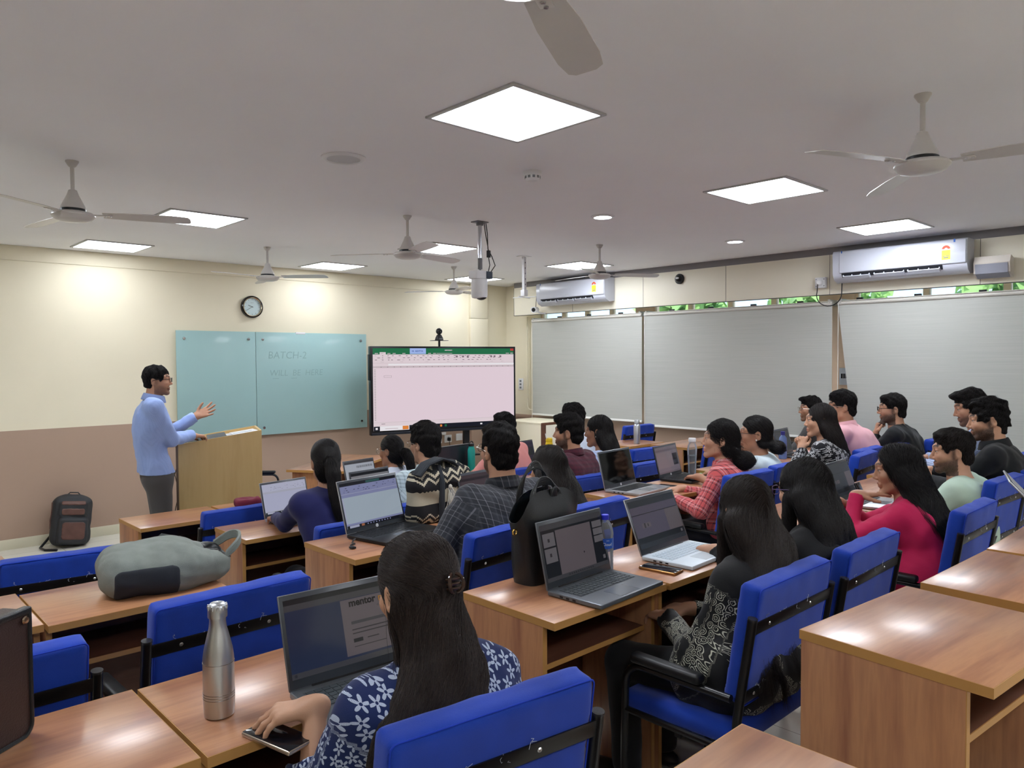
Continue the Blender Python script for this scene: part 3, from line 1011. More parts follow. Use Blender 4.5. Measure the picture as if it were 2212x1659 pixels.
def make_chair():
    t = thing('visitor_chair', '-', 'chair')
    sh = Matrix.Translation((0, -0.205, 0.50)) @ Matrix.Rotation(math.radians(9), 4, 'X') @ Matrix.Translation((0, 0.205, -0.50))
    # seat
    s_ = MB().box((-0.235, -0.215, 0.375), (0.235, 0.255, 0.445), 0.03, n=4)
    V = np.array(s_.v)
    bow = 0.012 * (1 - (V[:, 0] / 0.24) ** 2)
    V[:, 2] += np.where(V[:, 2] > 0.41, bow, 0) - 0.03 * np.clip((V[:, 1] - 0.15) / 0.1, 0, 1) ** 2
    s_.v = [tuple(q) for q in V]
    s_.build('seat', M_blue, t, angle=60)
    # backrest cushion
    F = Field((-0.28, -0.34, 0.44), (0.28, -0.08, 0.96), 0.011)
    R9 = np.array(Matrix.Rotation(math.radians(9), 3, 'X'))
    pc = np.array(sh @ Vector((0, -0.190, 0.715)))
    F.rbox(pc, (0.245, 0.036, 0.19), 0.016, R9, 0)
    F.ell(pc + R9 @ np.array([0, 0.022, 0]), (0.20, 0.028, 0.16), R9, 0.02)
    F.ripple(0.0016, 38, 3)
    V, Q = F.mesh()
    b = np_mesh('backrest', V, Q, M_blue, t)
    pb = MB()
    lp = [tuple(sh @ Vector(q)) for q in loop_rect(0.2415, 0.5285, 0.9015, -0.2225, 0.014)]
    pb.tube(lp, 0.0022, 6, closed=True)
    pb.build('piping', M_pipe, b)
    for sx in (-1, 1):
        x = sx * 0.263
        up = MB()
        top = sh @ Vector((x, -0.222, 0.815))
        mid = sh @ Vector((x, -0.222, 0.50))
        up.tube([tuple(top), tuple(mid), (x, -0.215, 0.40), (x, -0.235, 0.0)], 0.0145, 14)
        up.build('rear_upright', M_black, t)
        cpv = sh.to_3x3() @ Vector((0, 0, 1))
        MB().tube([tuple(top - cpv * 0.002), tuple(top + cpv * 0.004)], 0.015, 14).build('end_cap', mat('worn_black_cap', (44, 44, 46), 0.25), t)
        leg = MB()
        leg.tube([(x, -0.20, 0.548), (x, 0.13, 0.548)] + [(x, 0.13 + 0.07 * math.sin(a), 0.478 + 0.07 * math.cos(a)) for a in np.linspace(0.2, 1.57, 6)] + [(x, 0.205, 0.30), (x, 0.21, 0.0)], 0.0125, 12)
        leg.build('arm_tube', M_black, t)
        MB().box((x - 0.024, -0.10, 0.558), (x + 0.024, 0.17, 0.592), 0.014, n=3).build('arm_pad', M_pad, t)
        MB().tube([(x, -0.215, 0.385), (x, 0.205, 0.385)], 0.011, 10).build('side_rail', M_black, t)
    for z in (0.785, 0.565):
        bar = MB().box((-0.262, -0.231, z - 0.019), (0.262, -0.2265, z + 0.019), 0.001, M=sh)
        bo = bar.build('cross_bar', M_black, t)
        for x in ((-0.17, 0.10) if z > 0.6 else (-0.2, 0.0, 0.2)):
            MB().lathe([(0.0001, 0.0035), (0.004, 0.0025), (0.006, 0)], 10, M=sh @ Matrix.Translation((x, -0.231, z)) @ Matrix.Rotation(math.radians(90), 4, 'X')).build('screw', M_screw, bo)
    th = MB()
    r = np.random.default_rng(11)
    for k in range(26):
        z = 0.565 + (0.02 if r.random() < 0.6 else -0.02) if r.random() < 0.6 else 0.785 + 0.02
        x = r.uniform(-0.2, 0.22)
        P = np.array([x, -0.2275, z])
        path = [P]
        for j in range(4):
            path.append(path[-1] + np.array([r.normal() * 0.006, -0.0015 * abs(r.normal()), r.normal() * 0.005]))
        th.tube([tuple(sh @ Vector(q)) for q in path], 0.0006, 4)
    tag(th.build('frayed_threads', mat('white_thread', (190, 196, 210), 0.9), t), kind='stuff')
    MB().box((-0.25, -0.012, 0.350), (0.25, 0.012, 0.374), 0.003).build('seat_bar', M_black, t)
    return t


CHAIRS = [
    (1.02, 1.355, .24, -8, 'blue chair in the foreground behind the woman in the blue floral top'),
    (2.28, 1.38, .24, 0, 'blue chair whose armrest shows, seat of the woman in the black floral top'),
    (2.88, 1.37, .24, 1, 'blue chair with frayed back holding the woman in plain black'),
    (3.90, 1.29, .24, 0, 'blue chair with torn back behind the woman in magenta'),
    (4.93, 1.41, .24, -3, 'blue chair behind the man in mint green'),
    (5.50, 1.42, .24, 0, 'blue chair at the right edge behind the bearded man in black'),
    (0.94, 2.50, .225, 1, 'empty blue chair behind the steel bottle, whole back in view'),
    (0.27, 2.41, .21, 0, 'empty blue chair at the left edge beside the brown leather bag'),
    (2.16, 2.58, .21, 4, 'blue chair of the man in dark plaid, beside the black tote'),
    (2.83, 2.66, .21, 3, 'blue chair behind the black tote, seat of the masked woman'),
    (4.27, 2.62, .21, -3, 'blue chair behind the woman in red plaid'),
    (4.83, 2.64, .21, 0, 'blue chair behind the woman with glasses and low bun'),
    (6.05, 2.60, .21, 1, 'blue chair behind the woman in black and white print'),
    (6.63, 2.55, .21, 3, 'blue chair behind the man in the pink shirt'),
    (7.24, 2.46, .21, -2, 'blue chair by the windows, right of the man in black with glasses'),
    (0.84, 3.90, .10, -8, 'empty blue chair at the left behind the grey backpack'),
    (2.58, 3.85, .08, 0, 'blue chair partly hidden behind the open spreadsheet laptop'),
    (3.32, 3.90, .10, 0, 'blue chair between the patterned bag and the woman in white shirt'),
    (4.09, 3.72, .10, -3, 'blue chair behind the man in maroon'),
    (4.90, 3.83, .10, 0, 'blue chair behind the laptop with the black screen'),
    (5.66, 4.40, .10, -4, 'blue chair with orange cloth on its seat'),
    (1.985, 4.85, .0, 0, 'empty blue chair in front of the podium'),
    (6.88, 5.44, .17, -3, 'empty blue chair below the gap between the far blinds'),
    (6.20, 3.99, .17, 0, 'blue chair behind the face of the woman in red plaid'),
    (4.45, 4.80, .0, 0, 'blue chair of the person in front of the television'),
]
chair0 = make_chair()
for i, (x, y, z, rz, lab) in enumerate(CHAIRS):
    o = chair0 if i == 0 else copy_tree(chair0)
    o.location = (x, y, z)
    o.rotation_euler = (0, 0, math.radians(rz))
    o['label'] = lab
    o['group'] = 'blue visitor chairs'

# ------------------------------------------------------------------ lit screens and laptops
def emi(name, col, s=1.0):
    return mat(name, (6, 6, 8), 0.3, emit=col, estr=s * 0.92, spec=0.3)
def scr(name, col, s):
    m = mat(name, (8, 8, 10), 0.18, emit=col, estr=s * 0.85)
    return m
S_W = [scr('screen_pale', (176, 180, 205), 0.75), scr('screen_bar', (150, 156, 200), 0.62), scr('screen_dark', (30, 32, 44), 0.5), scr('screen_mark', (60, 62, 90), 0.5), scr('screen_tint', (200, 128, 92), 0.5), scr('screen_teal', (60, 110, 110), 0.5), scr('screen_grid', (172, 186, 200), 0.75)]
S_G = [scr('dim_grey', (122, 112, 118), 0.43), scr('dim_bar', (86, 86, 92), 0.39), scr('dim_dark', (44, 48, 56), 0.31), scr('dim_mark', (70, 68, 74), 0.35), scr('dim_pale', (134, 130, 136), 0.39), scr('dim_slate', (66, 72, 82), 0.35), scr('dim_violet', (104, 96, 116), 0.43)]


def screen_content(mb, w, h, kind):
    """flat panes on the local plane x right, z up, facing -y, at y = 0"""
    L = [0]
    def R(x0, z0, x1, z1, mi):
        L[0] += 1
        y = -0.00006 * L[0]
        mb.add([(-w / 2 + w * x0, y, h * z0), (-w / 2 + w * x1, y, h * z0), (-w / 2 + w * x1, y, h * z1), (-w / 2 + w * x0, y, h * z1)], [(0, 1, 2, 3)], mi)
    r = np.random.default_rng(len(kind) * 7 + int(w * 1000))
    R(0, 0, 1, 1, 0)
    if kind in ('sheet', 'doc'):
        R(0, 0.93, 1, 1, 2 if kind == 'sheet' else 0)
        if kind == 'sheet':
            R(0.45, 0.94, 0.7, 0.99, 5)
        R(0, 0.76, 1, 0.93, 1 if kind == 'sheet' else 0)
        R(0, 0.68, 1, 0.75, 1)
        for k in range(26):
            x = r.uniform(0.02, 0.95)
            z = r.choice([0.79, 0.83, 0.88])
            R(x, z, x + r.uniform(0.008, 0.03), z + 0.012, 3)
        R(0.02, 0.1, 1, 0.68, 6)
        R(0, 0.06, 1, 0.1, 1)
        R(0, 0, 1, 0.06, 2)
        R(0.04, 0.005, 0.2, 0.055, 0)
        R(0.24, 0.005, 0.29, 0.055, 4)
        for k in range(9):
            R(0.34 + 0.05 * k, 0.018, 0.36 + 0.05 * k, 0.042, 1)
    elif kind == 'panes':
        R(0, 0.90, 1, 1, 1)
        R(0, 0.86, 1, 0.90, 2)
        R(0, 0.07, 1, 0.86, 2)
        R(0.02, 0.60, 0.2, 0.84, 4)
        R(0.02, 0.32, 0.2, 0.57, 4)
        R(0.22, 0.07, 0.80, 0.86, 0)
        for k in range(3):
            R(0.83, 0.73 - 0.14 * k, 0.99, 0.85 - 0.14 * k, 4)
        R(0.09, 0.68, 0.12, 0.74, 3)
        R(0.09, 0.42, 0.12, 0.48, 3)
        R(0.93, 0.12, 0.97, 0.19, 4)
        R(0.62, 0.33, 0.635, 0.36, 2)
        R(0, 0, 1, 0.07, 1)
        for k in range(12):
            R(0.33 + 0.035 * k, 0.022, 0.35 + 0.035 * k, 0.05, 3)
    elif kind == 'panes2':
        R(0, 0.86, 1, 1, 5)
        R(0, 0.70, 1, 0.86, 6)
        R(0, 0.685, 1, 0.70, 2)
        R(0, 0.22, 0.70, 0.685, 6)
        R(0.16, 0.40, 0.34, 0.5, 0)
        R(0.20, 0.40, 0.23, 0.5, 3)
        R(0.27, 0.42, 0.29, 0.48, 3)
        R(0.71, 0.36, 1, 0.685, 0)
        R(0, 0, 1, 0.22, 2)
        R(0.92, 0.12, 0.96, 0.18, 4)
        R(0, 0, 1, 0.10, 5)
        for k in range(12):
            R(0.4 + 0.03 * k, 0.035, 0.415 + 0.03 * k, 0.065, 3)
    elif kind == 'mentor':
        R(0, 0.93, 1, 1, 1)
        R(0, 0.85, 1, 0.93, 4)
        R(0, 0.07, 1, 0.85, 5)
        R(0.45, 0.10, 0.96, 0.84, 0)
        R(0.52, 0.5, 0.9, 0.54, 4)
        R(0.52, 0.42, 0.86, 0.435, 3)
        R(0.52, 0.37, 0.9, 0.385, 3)
        R(0.52, 0.26, 0.60, 0.31, 2)
        R(0.64, 0.28, 0.74, 0.295, 3)
        R(0.52, 0.2, 0.8, 0.21, 3)
        R(0, 0, 1, 0.07, 4)
        R(0.02, 0.02, 0.04, 0.055, 3)
    elif kind == 'mauve':
        R(0, 0.83, 1, 0.9, 3)
        R(0.03, 0.2, 0.72, 0.8, 6)
        R(0.74, 0.25, 0.97, 0.7, 2)
        R(0.76, 0.32, 0.95, 0.45, 5)
        R(0, 0, 1, 0.06, 3)
    elif kind == 'orange':
        R(0, 0.9, 1, 1, 2)
        R(0, 0.6, 1, 0.9, 0)
        for k in range(16):
            R(0.4 + 0.035 * k, 0.7, 0.415 + 0.035 * k, 0.8, 3)
        R(0, 0.2, 1, 0.58, 4)


def make_laptop(label, hinge, rz, w=0.36, d=0.24, lidh=0.225, tilt=20, kind='sheet', mats=None, base=None, lid=None, key=None, logo=None, glow=1, parts=True):
    base = base or M_lapgrey
    lid = lid or base
    key = key or M_key
    t = thing('laptop', label, 'laptop', hinge, rz, 'open laptops')
    b = MB().box((-w / 2, -d, 0.003), (w / 2, 0.0, 0.019), 0.004, n=2)
    b.build('base', base, t)
    ft = MB().box((-w / 2 + 0.02, -d + 0.02, 0), (w / 2 - 0.02, -0.02, 0.0035), 0)
    ft.build('underside', M_blackpl, t)
    kd = MB().box((-w * 0.44, -d * 0.56, 0.0188), (w * 0.44, -d * 0.12, 0.0194), 0)
    rows, cols = 5, 15
    for i in range(rows):
        for j in range(cols):
            cw, ch = w * 0.86 / cols, d * 0.42 / rows
            x = -w * 0.43 + (j + 0.5) * cw
            y = -d * 0.13 - (i + 0.5) * ch
            if i == rows - 1 and 4 <= j <= 8:
                if j != 6:
                    continue
                kd.box((x - cw * 2.4, y - ch * 0.42, 0.0192), (x + cw * 2.4, y + ch * 0.42, 0.0212), 0.0006, 1)
            else:
                kd.box((x - cw * 0.42, y - ch * 0.42, 0.0192), (x + cw * 0.42, y + ch * 0.42, 0.0212), 0, 1)
    kd.build('keyboard', [M_keywell if base is not M_lapwhite else base, key], t)
    MB().box((-w * 0.16, -d * 0.95, 0.0188), (w * 0.14, -d * 0.63, 0.0194), 0).build('touchpad', mat('touchpad', (92, 96, 104), 0.2) if base is not M_lapwhite else mat('touchpad_white', (196, 206, 214), 0.25), t)
    po = MB()
    for k in range(3):
        po.box((-w / 2 - 0.0006, -d * 0.3 - k * 0.025, 0.007), (-w / 2 + 0.001, -d * 0.3 - k * 0.025 + 0.014, 0.013), 0)
    for k, yy in enumerate((0.3, 0.42, 0.54)):
        MB().box((-w / 2 - 0.0006, -d * yy, 0.007), (-w / 2 + 0.001, -d * yy + 0.014, 0.013), 0).build('port', M_blackpl, t)
    Ml = Matrix.Translation((0, -0.002, 0.017)) @ Matrix.Rotation(math.radians(-tilt), 4, 'X')
    ld = MB().box((-w / 2, 0.001, 0.0), (w / 2, 0.008, lidh), 0.0028, n=2)
    lo = ld.build('lid', lid, t)
    lo.matrix_local = Ml
    bz = MB().box((-w / 2 + 0.002, 0.0, 0.004), (w / 2 - 0.002, 0.0016, lidh - 0.002), 0.0006)
    bz.build('bezel', M_bez, lo)
    sm = MB()
    mg = 0.009
    bot = 0.026
    screen_content(sm, w - 2 * mg - 0.004, lidh - bot - 0.014, kind)
    so = sm.build('screen', mats or S_G, lo, smooth=False)
    so.location = (0, -0.0003, bot)
    hb = MB().tube([(-w * 0.34, 0.0, 0.017), (w * 0.34, 0.0, 0.017)], 0.006, 10)
    hb.build('hinge', M_blackpl, t)
    if logo == 'hp':
        lg = MB().lathe([(0.0001, 0.0006), (0.0085, 0.0006), (0.0085, 0)], 20, M=Matrix.Translation((0, -0.0002, 0.0135)) @ Matrix.Rotation(math.radians(90), 4, 'X'))
        put_text(lg, 'hp', 0.0115, frame((1, 0, 0), (0, 0, 1), (0, -1, 0), (-0.0062, -0.0012, 0.0112)), 1)
        lg.build('logo', [mat('logo_silver', (214, 216, 220), 0.3), M_blackpl], lo)
    return t, lo


M_lapgrey = mat('laptop_grey', (112, 116, 122), 0.35, 0.6)
M_lapsilver = mat('laptop_silver', (178, 180, 184), 0.3, 0.7)
M_lapwhite = mat('laptop_white', (206, 216, 224), 0.35)
M_lapblack = mat('laptop_black', (22, 23, 26), 0.4)
M_key = mat('black_keys', (18, 19, 22), 0.5)
M_keyw = mat('white_keys', (190, 202, 212), 0.45)
M_keyg = mat('grey_keys', (52, 58, 62), 0.5)
M_keywell = mat('key_well', (70, 74, 80), 0.45)
M_bez = mat('bezel_dark', (58, 62, 68), 0.3)

t, lo = make_laptop('grey laptop showing a mentoring web page, in front of the woman in blue floral', (1.025, 1.685, .99), -4, 0.36, 0.235, 0.232, 17, 'mentor', [S_G[0], S_G[2], S_G[2], S_G[3], S_G[1], scr('dim_navy', (46, 56, 84), 0.5), S_G[6]], M_lapgrey, key=M_keyg)
tx = MB()
put_text(tx, 'mentor', 0.026, frame((1, 0, 0), (0, 0, 1), (0, -1, 0), (0.006, -0.0022, 0.168)), 0, 0.0008)
put_text(tx, 'me', 0.026, frame((1, 0, 0), (0, 0, 1), (0, -1, 0), (0.093, -0.0022, 0.168)), 1, 0.0006)
put_text(tx, 'careers', 0.012, frame((1, 0, 0), (0, 0, 1), (0, -1, 0), (0.088, -0.0022, 0.155)), 2)
tx.build('web_page_logo', [scr('ink_black', (22, 22, 26), 0.4), scr('ink_orange', (190, 130, 50), 0.5), scr('ink_grey', (90, 90, 96), 0.5)], lo, smooth=False)
make_laptop('silver laptop showing grey document panes, beside the black tote', (2.065, 1.825, .99), 3, 0.375, 0.235, 0.24, 13, 'panes', S_G, M_lapgrey, key=M_keyg)
make_laptop('laptop with pale white keyboard in front of the black floral top', (2.675, 1.875, .99), 3, 0.375, 0.235, 0.24, 22, 'panes2', S_G, M_lapwhite, M_lapsilver, M_keyw)
make_laptop('thick laptop showing a white spreadsheet, charm strap at its side', (2.085, 3.205, .96), 10, 0.40, 0.27, 0.262, 16, 'sheet', S_W, M_lapblack, M_lapsilver, M_key, 'hp')
make_laptop('laptop with a dim mauve screen facing the man in dark plaid', (2.735, 3.105, .96), 8, 0.36, 0.24, 0.235, 16, 'mauve', [scr('mauve', (82, 66, 72), 0.5), S_G[2], S_G[2], scr('mauve_line', (52, 40, 46), 0.5), S_G[3], S_G[2], scr('mauve2', (86, 70, 76), 0.5)], M_lapblack)
make_laptop('laptop with a black reflecting screen, nearest the red plaid shirt chair row', (4.07, 3.225, .93), 6, 0.40, 0.27, 0.255, 14, 'black', [mat('screen_off', (9, 10, 10), 0.05), ], M_lapsilver, M_lapsilver, M_key, 'hp')
make_laptop('black laptop with mauve screen in front of the woman in red plaid', (4.69, 3.245, .93), 8, 0.36, 0.25, 0.235, 14, 'mauve', [scr('pl1', (128, 118, 128), 0.6), S_G[1], S_G[2], scr('pl2', (112, 102, 112), 0.6), S_G[3], S_G[5], scr('pl3', (140, 126, 132), 0.6)], M_lapblack, None, M_key, 'hp')
make_laptop('slim laptop with a pale page on screen, typed on by the woman in navy', (2.205, 4.40, .83), 8, 0.34, 0.23, 0.225, 14, 'doc', [scr('page_lav', (196, 198, 222), 0.75), scr('page_bar', (186, 188, 206), 0.75), S_G[2], scr('page_mk', (140, 142, 160), 0.7), S_G[2], S_G[2], scr('page_lav2', (190, 192, 220), 0.75)], M_lapsilver)
make_laptop('dark framed laptop with orange banded screen behind the navy shoulder', (2.82, 4.38, .83), 10, 0.36, 0.24, 0.23, 10, 'orange', [scr('or1', (150, 150, 156), 0.6), S_G[1], S_G[2], S_G[3], scr('or2', (176, 150, 110), 0.6), S_G[2], S_G[0]], M_lapgrey)
make_laptop('grey topped laptop farthest forward, before the small woman in white', (3.40, 5.44, .75), 10, 0.34, 0.23, 0.225, 14, 'orange', [scr('fr1', (186, 192, 204), 0.7), S_G[1], S_G[1], S_G[3], scr('fr2', (186, 192, 204), 0.7), S_G[2], S_G[0]], M_lapgrey)
make_laptop('laptop with dark violet screen left of the yellow bottle', (5.32, 5.44, .75), 8, 0.36, 0.24, 0.23, 14, 'mauve', [scr('v1', (58, 52, 76), 0.5), S_G[2], S_G[2], scr('v2', (44, 40, 60), 0.5), S_G[3], S_G[2], scr('v3', (66, 60, 84), 0.5)], M_lapblack)
make_laptop('small laptop with a phone leaning on its screen, beside the magenta sleeve', (4.36, 1.80, .99), 4, 0.34, 0.23, 0.225, 20, 'panes2', [S_G[0], S_G[1], S_G[2], S_G[3], S_G[4], S_G[5], S_G[5]], M_lapsilver)
make_laptop('dark laptop behind the blue bottle by the windows', (6.28, 3.14, .96), 6, 0.34, 0.23, 0.225, 14, 'mauve', [S_G[2], S_G[2], S_G[2], S_G[3], S_G[3], S_G[2], S_G[5]], M_lapgrey)
make_laptop('grey laptop tilted far back at the right edge, seen edge-on', (3.52, 0.62, 1.11), 17, 0.32, 0.22, 0.30, 42, 'blank', [scr('blank_grey', (140, 138, 136), 0.6)], M_lapsilver)

# monitor
t = thing('monitor', 'black desktop monitor standing behind the man in white textured shirt', 'monitor', (4.30, 5.42, .75), 6)
MB().box((-0.10, -0.07, 0), (0.10, 0.07, 0.012), 0.004).build('base', M_blackpl, t)
MB().box((-0.025, 0.0, 0.01), (0.025, 0.02, 0.12), 0.004).build('stand', M_blackpl, t)
MB().box((-0.27, -0.02, 0.03), (0.27, 0.015, 0.28), 0.006).build('housing', M_blackpl, t)
MB().box((-0.255, -0.0215, 0.05), (0.255, -0.0195, 0.27), 0).build('screen', mat('off_screen', (34, 40, 48), 0.25), t)

# ------------------------------------------------------------------ bottles, phones and small things on the desks
def bottle(name, label, loc, parts, group=None):
    t = thing(name, label, 'bottle', loc, 0, group)
    for (nm, prof, m, seg) in parts:
        MB().lathe(prof, seg).build(nm, m, t, angle=40)
    return t
M_clear = see_through('clear_plastic', (240, 242, 246), (226, 230, 238), 0.10, 0.08)
M_water = see_through('water', (236, 240, 244), (220, 226, 232), 0.02, 0.03)
M_ring = mat('steel_groove', (120, 116, 112), 0.35, 1.0)
t = bottle('steel_bottle', 'brushed steel cola-shaped bottle with ribbed dome cap in the left foreground', (0.69, 1.74, .99), [
    ('body', [(0.028, 0), (0.033, 0.003), (0.0345, 0.012), (0.0350, 0.03), (0.0350, 0.128), (0.0345, 0.14), (0.032, 0.158), (0.028, 0.176), (0.0235, 0.195), (0.020, 0.208), (0.0185, 0.222), (0.0185, 0.232)], M_steel, 48),
    ('cap', [(0.0215, 0.233), (0.0218, 0.236), (0.0218, 0.252), (0.0205, 0.260), (0.016, 0.266), (0.008, 0.2685), (0.0001, 0.269)], M_steel, 32)])
for z in (0.046, 0.052, 0.058, 0.128):
    MB().tube([(0.0352 * math.cos(a), 0.0352 * math.sin(a), z) for a in np.linspace(0, 2 * math.pi, 40, endpoint=False)], 0.0007, 6, closed=True).build('groove_ring', M_ring, t)
for k in range(10):
    a = k * math.pi / 5
    MB().ball((0.0205 * math.cos(a), 0.0205 * math.sin(a), 0.257), (0.0035, 0.0035, 0.007), 8).build('cap_flute', M_steel, t)

t = bottle('water_bottle', 'clear plastic water bottle with blue cap and blue label beside the silver laptop', (2.26, 1.87, .99), [
    ('body', [(0.026, 0), (0.031, 0.004), (0.032, 0.02), (0.0305, 0.026), (0.032, 0.032), (0.0305, 0.04), (0.032, 0.047), (0.0305, 0.055), (0.032, 0.062), (0.0305, 0.07), (0.032, 0.078), (0.032, 0.09), (0.0315, 0.092), (0.0315, 0.138), (0.032, 0.142), (0.0325, 0.152), (0.030, 0.168), (0.024, 0.186), (0.016, 0.198), (0.013, 0.205), (0.013, 0.212)], M_clear, 32),
    ('water', [(0.024, 0.002), (0.0295, 0.006), (0.0295, 0.118), (0.0001, 0.1185)], M_water, 24),
    ('cap', [(0.0148, 0.205), (0.0148, 0.222), (0.013, 0.224), (0.0001, 0.2245)], mat('blue_cap', (40, 50, 190), 0.4), 24)])
lb = MB().lathe([(0.0322, 0.096), (0.0322, 0.136)], 40, cap=False)
a0 = math.atan2(-1.87, -2.26)
def on_cyl(body, size, ang, z, r, mi):
    vs, fs = text_mesh(body, size)
    lb.add([(r * math.cos(ang + v[0] / r), r * math.sin(ang + v[0] / r), z + v[1]) for v in vs], fs, mi)
on_cyl('Cloud', 0.016, a0 - 0.35, 0.108, 0.0326, 1)
on_cyl('nine', 0.007, a0 + 0.15, 0.126, 0.0326, 1)
on_cyl('▮▮', 0.012, a0 - 0.9, 0.108, 0.0326, 1) if False else None
lb.build('label', [mat('label_blue', (36, 84, 176), 0.4), mat('label_white', (238, 240, 246), 0.5)], t)

t = bottle('clear_bottle', 'tall clear bottle with white cap beside the red plaid woman', (4.93, 3.22, .93), [
    ('body', [(0.026, 0), (0.028, 0.004), (0.03, 0.03), (0.032, 0.1), (0.036, 0.17), (0.037, 0.2), (0.033, 0.225), (0.024, 0.245), (0.022, 0.252)], M_clear, 28),
    ('water', [(0.022, 0.003), (0.025, 0.006), (0.027, 0.03), (0.029, 0.1), (0.032, 0.15), (0.0001, 0.151)], M_water, 24),
    ('cap', [(0.026, 0.252), (0.028, 0.256), (0.028, 0.278), (0.026, 0.282), (0.0001, 0.283)], M_white, 24)])
M_teal = mat('teal_bottle', (24, 168, 156), 0.4)
t = bottle('teal_flask', 'teal flask with black loop cap near the television stand', (4.53, 5.36, .75), [
    ('body', [(0.03, 0), (0.034, 0.004), (0.035, 0.02), (0.035, 0.22), (0.03, 0.24), (0.026, 0.25), (0.026, 0.262)], M_teal, 28),
    ('cap', [(0.027, 0.262), (0.027, 0.285), (0.022, 0.29), (0.0001, 0.29)], M_blackpl, 24)])
MB().tube(arc((0, 0, 0.288), 0.02, 0, 180, 10, 'xz'), 0.005, 8).build('carry_loop', M_blackpl, t)
M_yel = mat('yellow_bottle', (232, 196, 30), 0.4)
t = bottle('yellow_bottle', 'yellow bottle with spout beside the bearded man in maroon', (5.56, 5.34, .75), [
    ('body', [(0.034, 0), (0.038, 0.004), (0.038, 0.2), (0.036, 0.215), (0.032, 0.222)], M_yel, 28),
    ('cap', [(0.034, 0.222), (0.035, 0.226), (0.035, 0.25), (0.03, 0.262), (0.0001, 0.264)], M_yel, 24)])
MB().tube([(-0.03, 0, 0.25), (-0.045, 0, 0.27), (-0.055, 0, 0.31)], 0.004, 8).build('straw', M_white, t)
t = bottle('steel_flask', 'slim brushed steel flask standing in front of the far empty blue chair', (6.40, 4.86, .92), [
    ('body', [(0.03, 0), (0.034, 0.004), (0.034, 0.19), (0.03, 0.205), (0.026, 0.21)], M_steel, 28),
    ('cap', [(0.027, 0.21), (0.027, 0.25), (0.024, 0.256), (0.0001, 0.256)], M_steel, 24)])
t = bottle('blue_bottle', 'translucent blue bottle with dark blue cap behind the low bun', (6.06, 3.06, .96), [
    ('body', [(0.03, 0), (0.034, 0.004), (0.034, 0.06), (0.031, 0.07), (0.034, 0.08), (0.034, 0.15), (0.03, 0.18), (0.016, 0.2), (0.015, 0.205)], mat('blue_plastic', (120, 146, 200), 0.15, trans=0.5), 24),
    ('cap', [(0.018, 0.203), (0.018, 0.235), (0.0001, 0.236)], mat('navy_cap', (50, 50, 120), 0.4), 20)])

def phone(label, loc, rz, case, L=0.16, W=0.076, tilt=0, T=0.011):
    t = thing('smartphone', label, 'phone', loc, rz, 'phones on the desks')
    if tilt:
        t.rotation_euler = (math.radians(tilt), 0, math.radians(rz))
    MB().box((-W / 2, -L / 2, 0), (W / 2, L / 2, T), 0.006, n=3).build('case', case, t)
    MB().box((-W / 2 + 0.003, -L / 2 + 0.003, T - 0.0005), (W / 2 - 0.003, L / 2 - 0.003, T + 0.0006), 0.0004).build('screen', mat('phone_glass', (16, 17, 24), 0.06), t)
    return t
phone('phone in champagne case under the hand of the woman in blue floral', (0.737, 1.535, .99), 13, mat('champagne', (196, 180, 164), 0.25, 0.8))
phone('phone in shiny brown case beside the white laptop keyboard', (2.425, 1.725, .99), 7, mat('bronze_case', (160, 110, 60), 0.25, 0.6))
phone('phone in olive case in front of the black screened laptop', (4.34, 3.02, .93), 10, mat('olive_case', (150, 140, 100), 0.4))
phone('dark phone leaning against the small laptop screen', (4.475, 1.775, 1.012), 4, M_blackpl, tilt=66)
phone('dark phone lying behind the spreadsheet laptop keyboard', (2.36, 2.95, .96), 20, M_blackpl)

t = thing('pen', 'white pen on the desk right of the spreadsheet laptop', 'pen', (2.42, 3.02, .966), 40)
MB().tube([(-0.06, 0, 0), (0.05, 0, 0)], 0.0045, 8).build('barrel', M_white, t)
MB().tube([(0.05, 0, 0), (0.066, 0, 0)], [0.0045, 0.001], 8).build('tip', M_blackpl, t)
t = thing('foil_wrapper', 'crumpled silver foil wrapper below the patterned bag', 'wrapper', (2.50, 3.06, .962), 15)
F = Field((-0.07, -0.04, -0.002), (0.07, 0.04, 0.04), 0.004)
F.rbox((0, 0, 0.008), (0.05, 0.022, 0.008), 0.006).ripple(0.006, 160, 4)
np_mesh('foil', *F.mesh(), mat('foil', (220, 220, 224), 0.18, 1.0), t, angle=20)
t = thing('notebook', 'green notebook on the desk beside the clear bottle', 'notebook', (5.02, 3.14, .93), 15)
MB().box((-0.09, -0.06, 0), (0.09, 0.06, 0.01), 0.002).build('cover', mat('mint_cover', (90, 190, 140), 0.5), t)
t = thing('key_charm', 'black charm strap trailing from the spreadsheet laptop', 'strap', (1.86, 3.02, .965), 0)
sp_ = [(0.02, 0.06, 0.012), (0.0, 0.05, 0.006), (-0.015, 0.03, 0.004), (-0.02, 0.0, 0.005), (-0.045, -0.005, 0.004), (-0.055, -0.03, 0.002)]
MB().tube(sp_, 0.004, 6).build('strap', M_blackpl, t)
MB().box((-0.067, -0.055, -0.003), (-0.045, -0.025, 0.006), 0.002).build('tab', M_blackpl, t)
t = thing('orange_cloth', 'crumpled orange cloth on the seat of a far blue chair', 'cloth', (5.66, 4.44, .555), 0)
F = Field((-0.2, -0.17, -0.01), (0.2, 0.17, 0.12), 0.008)
F.ell((0, 0, 0.02), (0.16, 0.13, 0.05)).ripple(0.02, 40, 8).plane((0, 0, 0), (0, 0, -1))
np_mesh('folds', *F.mesh(), mat('orange_fabric', (236, 96, 70), 0.8), t)
t = thing('maroon_cloth', 'maroon cloth hanging over an empty blue chair by the podium', 'cloth', (2.06, 4.66, .90), 0)
